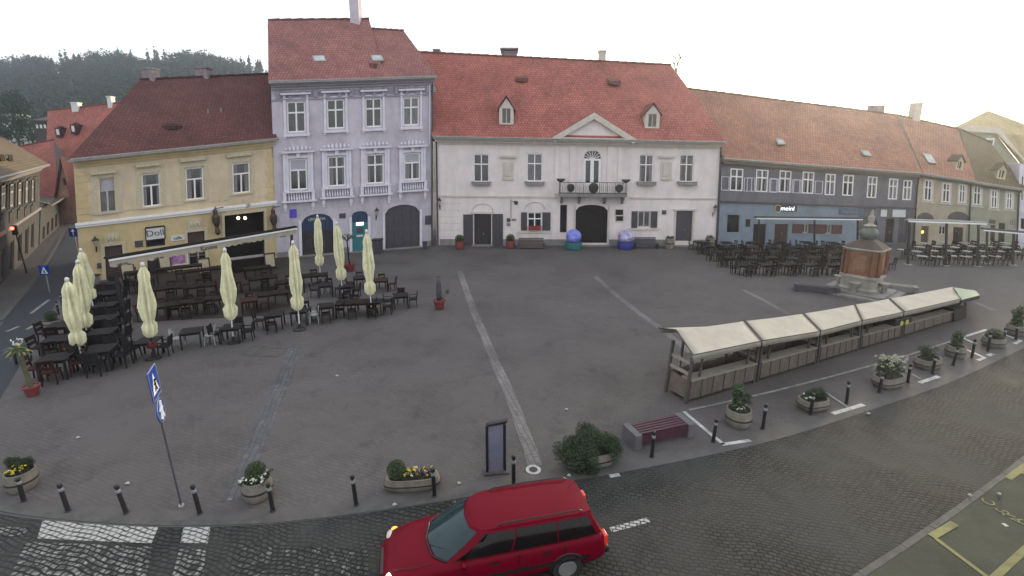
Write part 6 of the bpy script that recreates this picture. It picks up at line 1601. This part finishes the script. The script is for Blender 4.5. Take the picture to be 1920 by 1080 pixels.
# ================================================================== market stalls
FS=Facade((1283,759),(1802,598),(1803,560),(1298,667))
SHEET=mat('pale hung sheet',(.33,.315,.28),.8,.12,2); SIDE_=mat('milky plastic side sheet',(.17,.17,.18),.5,.2,1.5)
def stalls():
    F=FS; H=F.H
    rid=[(1266,619),(1396,602),(1506,588),(1603,571),(1667,560),(1789,537)]; eav=[(1298,667),(1429,640),(1539,622),(1617,602),(1695,586),(1803,561)]
    bx=[1283,1412,1530,1640,1712,1772]
    U=[F.uv(x,y)[0] for x,y in eav]; gx=[(1283,759),(1410,722),(1525,688),(1622,657),(1700,633),(1800,599)]
    names=['market stall at the left end of the row, next to the slatted bench','market stall second from the left, behind the tall-bush round planter','market stall third from the left in the cream roofed row','market stall fourth from the left with bare posts and open shelf','market stall fifth in the row, with a round yellow-marked crate on its counter']
    dp=1.0
    for i in range(5):
        o=thing('market_stall',F.P(U[i],0),names[i],'market stall','market stalls with cream canvas roofs')
        u0,u1=U[i]+.02,U[i+1]-.02
        # roof
        def rp(j,off):
            q=F.hit(rid[j][0],rid[j][1],-.95); p=F.hit(eav[j][0],eav[j][1]-1,.28); bk=q+Vector((q.x-p.x,q.y-p.y,0))*.92; bk.z=q.z-.66
            if j==0: bk=q+Vector((q.x-p.x,q.y-p.y,0))*1.1; bk.z=q.z-.46
            return p,q,bk
        p0,q0,b0=rp(i,0); p1,q1,b1=rp(i+1,0); sh=lambda a,b: (a.lerp(b,.012),b.lerp(a,.012))
        (p0,p1_),(q0,q1_),(b0,b1_)=sh(p0,p1),sh(q0,q1),sh(b0,b1)
        m=MB(); S_=10
        def row(a,b,sag): return [a.lerp(b,k/S_)+Vector((0,0,-sag*math.sin(math.pi*k/S_))) for k in range(S_+1)]
        rows=[row(p0+Vector((0,0,-.20)),p1_+Vector((0,0,-.20)),.01),row(p0,p1_,0.0),row(p0.lerp(q0,.5),p1_.lerp(q1_,.5),.05),row(q0,q1_,.02),row(q0.lerp(b0,.5),q1_.lerp(b1_,.5),.05),row(b0,b1_,0),row(b0+Vector((0,0,-.20)),b1_+Vector((0,0,-.20)),.01)]
        for a,b in zip(rows[:-1],rows[1:]):
            for k in range(S_): m.poly([a[k],a[k+1],b[k+1],b[k]])
        ro=m.build('canopy',M['canvas'],o,auto=30)
        ro.modifiers.new('thick','SOLIDIFY').thickness=.012
        m=MB()
        for a_,b_ in ((p0,q0),(q0,b0),(p1_,q1_),(q1_,b1_)): m.tube(a_+Vector((0,0,.012)),b_+Vector((0,0,.012)),.022,.022,5)
        m.tube(p0,p1_,.02,.02,5); m.build('seam',M['stallp'],ro)
        # posts
        hp=H-.1
        for u in (u0+.08,u1-.08):
            for w in (-.05,-dp):
                m=MB(); F.box(m,u-.045,u+.045,0,hp+(.25 if w<-.5 else .0),w-.045,w+.045); m.build('post',M['stallp'],o)
            m=MB()
            for v in (.60,.82):
                m.cut(); F.box(m,u-.03,u+.03,H*v-.05,H*v+.04,-dp+.05,-.1)
            m.build('side_rail',M['stallt'],o)
        # counter
        m=MB(); n=4
        for k in range(n):
            a=u0+.13+(u1-u0-.26)*k/n; b=u0+.13+(u1-u0-.26)*(k+1)/n; F.box(m,a+.008,b-.008,.12,H*.46,-.03,.0); 
        m.build('front_board',M['stallw'],o)
        m=MB(); F.box(m,u0+.13,u1-.13,H*.46+.003,H*.46+.04,-.42,.05); m.build('worktop',M['stallt'],o)
        m=MB(); F.box(m,u0+.13,u1-.13,.12,H*.46,-dp-.03,-dp); m.build('back_board',M['stallw'],o)
        m=MB(); F.box(m,u0+.55+.1*i,u1-.75,H*.465+.052,H*.74,-dp-.02,-dp+.01); m.build('hung_sheet',SHEET,o)
        m=MB(); F.box(m,u0+.5,u1-.5,.03,.10,-.8,-.1); m.build('base_beam',M['stallp'],o)
        for s,uu in ((0,u0+.13),(1,u1-.16)):
            m=MB(); F.box(m,uu,uu+.03,.12,H*.46,-dp+.05,-.1); m.build('side_board',M['stallw'],o)
        for u in (u0+.62,u1-.55):             # inner frame posts either side of the counter opening
            m=MB(); F.box(m,u-.035,u+.035,H*.46+.042,H-.06,-.12,-.05); m.build('post',M['stallp'],o)
            m=MB(); F.box(m,u-.035,u+.035,0,H+.15,-dp-.04,-dp+.03); m.build('post',M['stallp'],o)
        m=MB(); n=6
        for k in range(n+1):
            a=u0+.13+(u1-u0-.29)*k/n; m.cut(); F.box(m,a,a+.03,.13,H*.45,.001,.022)
        m.build('batten',M['stallp'],o)
    # crate with round yellow marks
    u,_=F.uv(1695,605); o=thing('black_crate',F.P(u,H*.4,-.2),'black crate with two round yellow marks on a stall counter','crate'); m=MB(); F.box(m,u-.75,u+.75,H*.465,H*.74,-.5,.0); m.build('body',M['dark'],o,bevel=.05)
    for du in (-.25,.22):
        m=MB(); c=F.P(u+du,H*.55,.012); m.tube(c,c+F.n*.02,.13,.13,12); m.build('yellow_mark',mat('yellow disc',(.5,.48,.12),.6,.1,3),o)
    # green end piece
    o=thing('stall_end_kiosk',F.P(F.L,0),'dark end kiosk with pale green curved roof closing the stall row','market stall')
    a0,a1=F.hit(1785,538,-.95),F.hit(1821,544,-.95); b0,b1=F.hit(1801,562,.3),F.hit(1836,553,.3); m=MB(); K=7
    def arc(a,b,t):
        if t<=1: return b.lerp(a,t)+Vector((0,0,.10*math.sin(math.pi*t)))
        q=a+Vector((a.x-b.x,a.y-b.y,0))*(t-1)*.9; q.z=a.z-.6*(t-1); return q
    ts=[k/K for k in range(K+1)]+[1.35,1.7,2.0]; dn=Vector((0,0,-.05))
    for t0,t1 in zip(ts[:-1],ts[1:]):
        A,B,C,D=arc(a0,b0,t0),arc(a1,b1,t0),arc(a1,b1,t1),arc(a0,b0,t1); m.hexa([A+dn,B+dn,C+dn,D+dn,A,B,C,D])
    f=MB(); f.hexa([b0+dn*4,b1+dn*4,b1+dn*4+F.n*.03,b0+dn*4+F.n*.03,b0+dn*.2,b1+dn*.2,b1+dn*.2+F.n*.03,b0+dn*.2+F.n*.03]); f.tube(b0+dn*2,a0+dn*2,.03,None,5); f.tube(b1+dn*2,a1+dn*2,.03,None,5); f.build('eave',M['dark'],o)
    m.build('roof',mat('pale green sheet',(.15,.23,.17),.6,.12,2,bump=.2),o)
    m=MB(); F.box(m,F.L-.95,F.L+.30,.05,H*.62,-.9,.07); m.build('cabinet',M['dark'],o)
    for u in (F.L-.4,F.L+.5):
        for w in (-.02,-.95): m=MB(); F.box(m,u-.04,u+.04,0,H-.02,w-.04,w+.04); m.build('post',M['stallp'],o)
stalls()

# ================================================================== orange fountain kiosk
def kiosk():
    c=G(1612,549); o=thing('fountain_kiosk',c,'orange brick fountain kiosk with pale stone base and green dome on a stepped platform','fountain')
    rz=R(38); ORNG=sett_mat('orange brick',(.25,.105,.055),(.20,.08,.045),(.15,.10,.07),.25,.075,.012,rot=0,patch=.2,bumps=.3)
    ORNG=mat('orange stucco',(.215,.095,.050),.8,.2,2,bump=.3,stain=.2); PALE=mat('pale limestone',(.34,.32,.28),.85,.15,2,bump=.3,stain=.25)
    T=Matrix.Translation(c)@Matrix.Rotation(rz,4,'Z')
    def oct(r,z,ch=.3):
        k=r*(1-ch); return [T@Vector(q) for q in ((-r,-k,z),(-k,-r,z),(k,-r,z),(r,-k,z),(r,k,z),(k,r,z),(-k,r,z),(-r,k,z))]
    def stack(lst,name,m,ch=.3):
        b=MB(); R_=[oct(r,z,ch) for r,z in lst]
        for A,B in zip(R_[:-1],R_[1:]):
            for i in range(8): j=(i+1)%8; b.poly([A[i],A[j],B[j],B[i]])
        b.poly(R_[-1]); return b.build(name,m,o)
    stack([(1.9,0),(1.9,.14),(1.86,.16)],'platform',M['plinth'],.12); stack([(1.55,.16),(1.55,.26)],'upper_step',M['plinth'],.12)
    stack([(.98,.26),(1.0,.4),(.93,.5),(.93,1.05),(1.03,1.1),(1.03,1.24),(.9,1.27)],'stone_base',PALE)
    stack([(.90,1.27),(.90,2.75)],'shaft',ORNG)
    b=MB()
    P8=oct(.93,0,.3)
    for p in P8: b.cut(); b.box(p.x-.09,p.x+.09,p.y-.09,p.y+.09,1.28,2.75)
    b.build('corner_pilaster',mat('darker orange stucco',(.15,.062,.036),.8,.2,3),o)
    stack([(.95,2.75),(1.04,2.82),(1.08,2.9),(1.0,2.93)],'cornice',PALE)
    stack([(1.02,2.93),(.75,3.15),(.45,3.35),(.3,3.42)],'hipped_roof',mat('brown sheet roof',(.050,.032,.024),.7,.2,2))
    b=MB(); b.lathe([(.25,3.35),(.3,3.42),(.46,3.6),(.50,3.8),(.42,4.0),(.24,4.12),(.16,4.2)],c,20); b.build('dome',mat('green copper',(.10,.125,.105),.6,.25,3),o,smooth=True)
    b=MB(); b.lathe([(.3,4.18),(.34,4.25),(.16,4.32),(.12,4.5),(.19,4.56),(.19,4.8),(.1,4.86),(.06,5.1),(.015,5.25)],c,14); b.build('finial',PALE,o,auto=40)
    for k in range(4):
        Tk=T@Matrix.Rotation(k*math.pi/2,4,'Z'); b=MB(); b.box(-.34,.34,-.935,-.902,1.5,2.5,T=Tk); b.build('arched_panel',mat('ochre panel',(.22,.115,.065),.8,.2,3),o)
        b=MB(); b.tube(Tk@Vector((0,-.92,1.75)),Tk@Vector((0,-1.1,1.72)),.03,.025,6); b.build('spout',PALE,o)
        b=MB(); b.lathe([(.12,.26),(.16,.6),(.3,.8),(.32,.88),(.24,.86)],Tk@Vector((0,-1.2,0)),14); b.build('basin',PALE,o,auto=40)
kiosk()

# ================================================================== red estate car
def car():
    c=Vector((-.40,8.66,0)); h=R(180+13.2)
    o=thing('parked_car',(0,0,0),None,None); o.name='estate_car'; ORG['estate_car']=(0,0,0); KIDS['estate_car']=KIDS.get('parked_car',[])
    RED=mat('crimson car paint',(.120,.001,.010),.38,.05,2,coat=.0,spec=.09); BLK=mat('black trim',(.008,.008,.009),.45,.2,5); GL=mat('tinted side glass',(.008,.006,.007),.12,.2,3,spec=.25); WS=mat('windscreen glass',(.014,.034,.042),.10,.2,2,spec=.35)
    CHR=mat('chrome',(.5,.5,.5),.15,.1,3,metal=1.0); TY=mat('tyre rubber',(.012,.012,.012),.9,.2,6)
    W=.86
    # stations: x, half-width, bottom z, belt z, crown
    st=[(-2.30,.62,.34,.62,.0),(-2.27,.74,.28,.80,.01),(-2.15,.82,.24,.93,.02),(-1.8,.855,.22,.955,.02),(-1.2,W,.21,.955,.02),(-.5,W,.20,.95,.02),(.2,W,.20,.935,.02),(.75,W,.20,.915,.03),(1.05,.858,.20,.90,.045),(1.4,.85,.21,.865,.06),(1.75,.83,.22,.81,.06),(2.0,.79,.24,.745,.05),(2.15,.73,.27,.68,.03),(2.25,.62,.33,.58,.01),(2.29,.45,.38,.50,.0)]
    m=MB(); rings=[]
    for x,w,zb,zt,cr in st:
        hgt=zt-zb; pr=[(0,zb),(w*.78,zb),(w*.94,zb+.05),(w*.985,zb+hgt*.25),(w,zb+hgt*.5),(w*.985,zb+hgt*.72),(w*.955,zb+hgt*.88),(w*.90,zt-.005),(w*.80,zt+cr*.4),(w*.45,zt+cr*.85),(0,zt+cr)]
        ring=[(x,y,z) for y,z in pr]+[(x,-y,z) for y,z in pr[-2:0:-1]]; rings.append(ring)
    n=len(rings[0]); k0=0
    for r in rings: m.v+=r
    for a in range(len(rings)-1):
        for i in range(n): j=(i+1)%n; m.f.append((a*n+i,a*n+j,(a+1)*n+j,(a+1)*n+i)); m.m.append(0); m.uv.append(None)
    m.f.append(tuple(range(n))[::-1]); m.m.append(0); m.uv.append(None); e=(len(rings)-1)*n; m.f.append(tuple(e+i for i in range(n))); m.m.append(0); m.uv.append(None)
    body=m.build('body',RED,o,smooth=True,subsurf=1)
    # cabin: lower outline -> roof outline
    lo=[(-2.16,.70,.93),(-1.9,.76,.94),(-1.2,.785,.94),(-.4,.785,.93),(.50,.775,.92),(1.02,.73,.895),(1.29,.50,.905),(1.39,.0,.92)]
    up=[(-1.93,.53,1.40),(-1.75,.585,1.425),(-1.2,.61,1.445),(-.5,.615,1.45),(.10,.60,1.44),(.33,.56,1.415),(.48,.36,1.41),(.52,.0,1.415)]
    def full(l): return l+[(x,-y,z) for x,y,z in l[-2::-1]]
    Lo,Up=full(lo),full(up)
    def mid(t): return [Vector(a).lerp(Vector(b),t)+Vector((0,math.copysign(.035*math.sin(math.pi*t),a[1]) if abs(a[1])>.01 else 0,0)) for a,b in zip(Lo,Up)]
    m=MB(); R4=[mid(0),mid(.3),mid(.7),mid(1)]
    N=len(Lo)
    for A,B in zip(R4[:-1],R4[1:]):
        for i in range(N-1): m.poly([A[i],A[i+1],B[i+1],B[i]])
        m.poly([A[N-1],A[0],B[0],B[N-1]])
    m.build('pillars',RED,o,auto=50)
    # roof skin, gently crowned
    m=MB(); xs=[(-1.97,.50,1.395),(-1.75,.59,1.43),(-1.2,.615,1.452),(-.5,.62,1.457),(.10,.605,1.447),(.33,.565,1.42),(.48,.40,1.405),(.53,.0,1.40)]
    cols=[-1,-.8,-.4,0,.4,.8,1]
    rows=[[(x,w*q,z+.035*(1-q*q)*(1 if w>0 else 0)) for q in cols] for x,w,z in xs[:-1]]
    for A,B in zip(rows[:-1],rows[1:]):
        for i in range(6): m.poly([A[i],A[i+1],B[i+1],B[i]])
    m.poly([rows[-1][0]]+[rows[-1][i] for i in range(1,7)]+[(.53,.2,1.402),(.55,0,1.405),(.53,-.2,1.402)][::1])
    for s in (0,6):
        for A,B in zip(rows[:-1],rows[1:]): m.poly([A[s],B[s],(B[s][0],B[s][1]*1.02,B[s][2]-.05),(A[s][0],A[s][1]*1.02,A[s][2]-.05)])
    m.poly([rows[0][0],rows[0][6],(-1.99,-.5,1.34),(-1.99,.5,1.34)])
    m.build('roof',RED,o,auto=40)
    # glass on both sides, proud of the pillars
    def surf(u,t,off=.008):   # u: index along outline, t: height fraction
        i=int(u); f=u-i; A=mid(t); p=A[i].lerp(A[min(i+1,N-1)],f); q=p.copy(); 
        return p
    for s in (1,-1):
        for nm,u0,u1 in (('side_window',.45,1.98),('side_window',2.02,3.17),('side_window',3.22,4.80)):
            m=MB(); K=5
            for a in range(K):
                for b in range(3):
                    def q(i,j):
                        u=u0+(u1-u0)*i/K; t=.07+.81*j/3; p=surf(u,t); 
                        if nm and u0>3 and i==K: p=surf(u1-(.5*j/3),t)
                        return Vector((p.x,s*(abs(p.y)+.010),p.z))
                    m.poly([q(a,b),q(a+1,b),q(a+1,b+1),q(a,b+1)])
            m.build(nm,GL,o,smooth=True)
    # windscreen
    m=MB(); K=10; u0,u1=5.12,8.88
    for a in range(K):
        for b in range(4):
            def q(i,j):
                u=u0+(u1-u0)*i/K; t=.06+.86*j/4; p=surf(u,t); return p+Vector((.012,0,.010))
            m.poly([q(a,b),q(a+1,b),q(a+1,b+1),q(a,b+1)])
    m.build('windscreen',WS,o,smooth=True)
    m=MB(); pts=[surf(u0-.02+(u1-u0+.04)*i/12,.03)+Vector((.02,0,.012)) for i in range(13)]; m.path(pts,.016,6); 
    for s in(1,-1): m.path([Vector((1.36,s*.05+.1,.945)),Vector((1.13,s*.32+.1,1.03)),Vector((.99,s*.42+.1,1.08))],.008,4)
    m.build('wiper',BLK,o)
    # rear window
    m=MB(); m.poly([(-2.15,-.62,1.0),(-2.15,.62,1.0),(-1.985,.50,1.33),(-1.985,-.50,1.33)]); m.build('rear_window',GL,o)
    # roof rails, seams, mirrors, handles
    for s in (1,-1):
        m=MB(); P=[(-1.78,s*.545,1.448),(-1.70,s*.56,1.50),(-.9,s*.572,1.515),(-.10,s*.56,1.505),(.02,s*.55,1.452)]; m.path(P,.016,6); m.build('roof_rail',BLK,o)
        m=MB(); m.lathe([(.03,-.05),(.075,-.03),(.08,.03),(.04,.06)],(.72,s*.92,.96),10,sx=.75); m.tube((.74,s*.80,.93),(.73,s*.93,.96),.025,.025,6); m.build('mirror',RED if s==1 else BLK,o,smooth=True)
        for x in (-.95,.12):
            m=MB(); m.box(x-.10,x+.10,s*.868-.012,s*.868+.012,.80,.825); m.build('door_handle',BLK,o)
        m=MB()
        for x in (-1.32,-.38,.72): m.box(x-.006,x+.006,s*.860-.004,s*.860+.004,.30,.92)
        m.box(-1.32,.72,s*.862-.004,s*.862+.004,.30,.312); m.build('door_seam',BLK,o)
        m=MB(); m.box(-1.85,1.9,s*.866-.012,s*.866+.012,.50,.56); m.build('rub_strip',BLK,o)
        # wheels
        for x in (-1.38,1.36):
            wo=MB(); wo.tube((x,s*.66,.31),(x,s*.868,.31),.315,.31,26); w=wo.build('wheel',TY,o,auto=40)
            q=MB(); q.tube((x,s*.860,.31),(x,s*.876,.31),.20,.19,18); q.build('rim',M['gutter'],w,auto=40)
            q=MB()
            for i in range(16):
                a0,a1=math.pi*i/16,math.pi*(i+1)/16; q.hexa([(x+.34*math.cos(a0),s*.845,.31+.34*math.sin(a0)),(x+.34*math.cos(a1),s*.845,.31+.34*math.sin(a1)),(x+.39*math.cos(a1),s*.845,.31+.39*math.sin(a1)),(x+.39*math.cos(a0),s*.845,.31+.39*math.sin(a0)),(x+.34*math.cos(a0),s*.872,.31+.34*math.sin(a0)),(x+.34*math.cos(a1),s*.872,.31+.34*math.sin(a1)),(x+.38*math.cos(a1),s*.868,.31+.38*math.sin(a1)),(x+.38*math.cos(a0),s*.868,.31+.38*math.sin(a0))])
            q.build('wheel_arch',BLK,w)
        # lamps
        m=MB(); m.lathe([(.02,-.13),(.10,-.10),(.13,0),(.10,.07),(.02,.09)],(2.10,s*.60,.635),12,sx=.75,sy=1.25); m.build('headlight',mat('lit headlamp',(1,.88,.62),.2,.02,3,emit=22) if s==1 else mat('glass headlamp',(.5,.45,.42),.2,.1,3),o,smooth=True)
        m=MB(); m.lathe([(.02,-.06),(.07,-.03),(.07,.03),(.02,.05)],(2.02,s*.755,.655),10); m.build('turn_signal',mat('amber lens',(1,.42,.04),.3,.05,3,emit=1.2),o,smooth=True)
        m=MB(); m.box(-2.285,-2.20,s*.66-.12,s*.66+.10,.62,.88); m.build('tail_light',mat('red lens',(.5,.03,.02),.25,.1,3,emit=.25),o,bevel=.02)
    m=MB(); m.box(2.20,2.30,-.36,.36,.50,.60); m.build('grille',BLK,o,bevel=.02)
    m=MB(); m.box(2.1,2.33,-.62,.62,.30,.47); m.build('bumper',RED,o,bevel=.06)
    m=MB(); m.box(-2.36,-2.15,-.70,.70,.34,.52); m.build('bumper',BLK,o,bevel=.05)
    m=MB()
    for s in(1,-1): m.path([(1.30,s*.66,.915),(1.65,s*.66,.885),(2.02,s*.52,.79)],.006,4)
    m.build('bonnet_seam',BLK,o)
    m=MB(); m.tube((-1.7,-.2,1.46),(-1.95,-.2,1.72),.008,.004,5); m.build('aerial',BLK,o)
    o.location=c; o.rotation_euler=(0,0,h); o.scale=(1.0,.93,.91)
    tag(o,'crimson estate car driving left along the cobbled street with lit headlights','car')
car()

# ================================================================== light, sky, air, camera
w=bpy.data.worlds.new('World'); SC.world=w; w.use_nodes=True; nt=w.node_tree
sky=nt.nodes.new('ShaderNodeTexSky'); sky.sky_type='NISHITA'; sky.sun_disc=False
EL_,AZ=R(12),R(38)                                             # sun low behind the right-hand roofs
sky.sun_elevation=EL_; sky.sun_rotation=AZ; sky.altitude=200; sky.air_density=1.0; sky.dust_density=4.0; sky.ozone_density=1.0
bg=nt.nodes['Background']; bg.inputs['Strength'].default_value=.06
nt.links.new(sky.outputs['Color'],bg.inputs['Color'])
# a thin bright cloud sheet spread over the whole sky
b2=nt.nodes.new('ShaderNodeBackground'); b2.inputs['Color'].default_value=(.97,.985,1,1); b2.inputs['Strength'].default_value=1
tcw=nt.nodes.new('ShaderNodeTexCoord'); dp=nt.nodes.new('ShaderNodeVectorMath'); dp.operation='DOT_PRODUCT'
dp.inputs[1].default_value=(math.sin(AZ)*.93,math.cos(AZ)*.93,.36); nt.links.new(tcw.outputs['Generated'],dp.inputs[0])
mr=nt.nodes.new('ShaderNodeMapRange'); mr.inputs['From Min'].default_value=-.75; mr.inputs['From Max'].default_value=.55; mr.inputs['To Min'].default_value=CLOUD[0]; mr.inputs['To Max'].default_value=CLOUD[1]
nt.links.new(dp.outputs['Value'],mr.inputs['Value']); nt.links.new(mr.outputs['Result'],b2.inputs['Strength'])
ad=nt.nodes.new('ShaderNodeAddShader'); nt.links.new(bg.outputs[0],ad.inputs[0]); nt.links.new(b2.outputs[0],ad.inputs[1]); nt.links.new(ad.outputs[0],nt.nodes['World Output'].inputs['Surface'])
sl=bpy.data.lights.new('sun','SUN'); sl.energy=SUNE; sl.angle=R(14); sl.color=(1,.80,.52)
so=bpy.data.objects.new('sun',sl); COL.objects.link(so)
d=Vector((math.sin(AZ)*math.cos(EL_),math.cos(AZ)*math.cos(EL_),math.sin(EL_))); so.rotation_euler=d.to_track_quat('Z','Y').to_euler(); so.location=d*80
cam=bpy.data.cameras.new('camera'); co=bpy.data.objects.new('camera',cam); COL.objects.link(co); SC.camera=co
cam.sensor_width=36; cam.lens=CF/1920*36; cam.shift_y=-(540-CY)/1920; cam.clip_end=3000; cam.clip_start=.1
co.location=(0,0,CH); co.rotation_euler=(math.pi/2-CP,0,0)
if HAZE:  # hill haze is real; over the square it is added as sun glare
    b=MB(); b.box(-640,620,-40,640,-1.2,120); hz=b.build('haze',[],None,kind='stuff',label='thin evening haze on the hill, spread over the square for glare',cat='haze')
    m=bpy.data.materials.new('thin haze'); m.use_nodes=True; N=m.node_tree.nodes; N.remove(N['Principled BSDF']); v=N.new('ShaderNodeVolumePrincipled')
    v.inputs['Color'].default_value=(.82,.90,1,1); v.inputs['Density'].default_value=HAZE; v.inputs['Anisotropy'].default_value=.8
    m.node_tree.links.new(v.outputs['Volume'],N['Material Output'].inputs['Volume']); hz.data.materials.append(m)
SC.view_settings.view_transform='Standard'; SC.view_settings.look='None'; SC.view_settings.exposure=EXPO; SC.view_settings.gamma=1
SC.cycles.max_bounces=6; SC.cycles.diffuse_bounces=3; SC.cycles.glossy_bounces=3; SC.cycles.use_denoising=True
SC.cycles.volume_bounces=1
for o in [x for x in SC.objects if x.type=='EMPTY' and x.get('org') is not None]: del o['org']
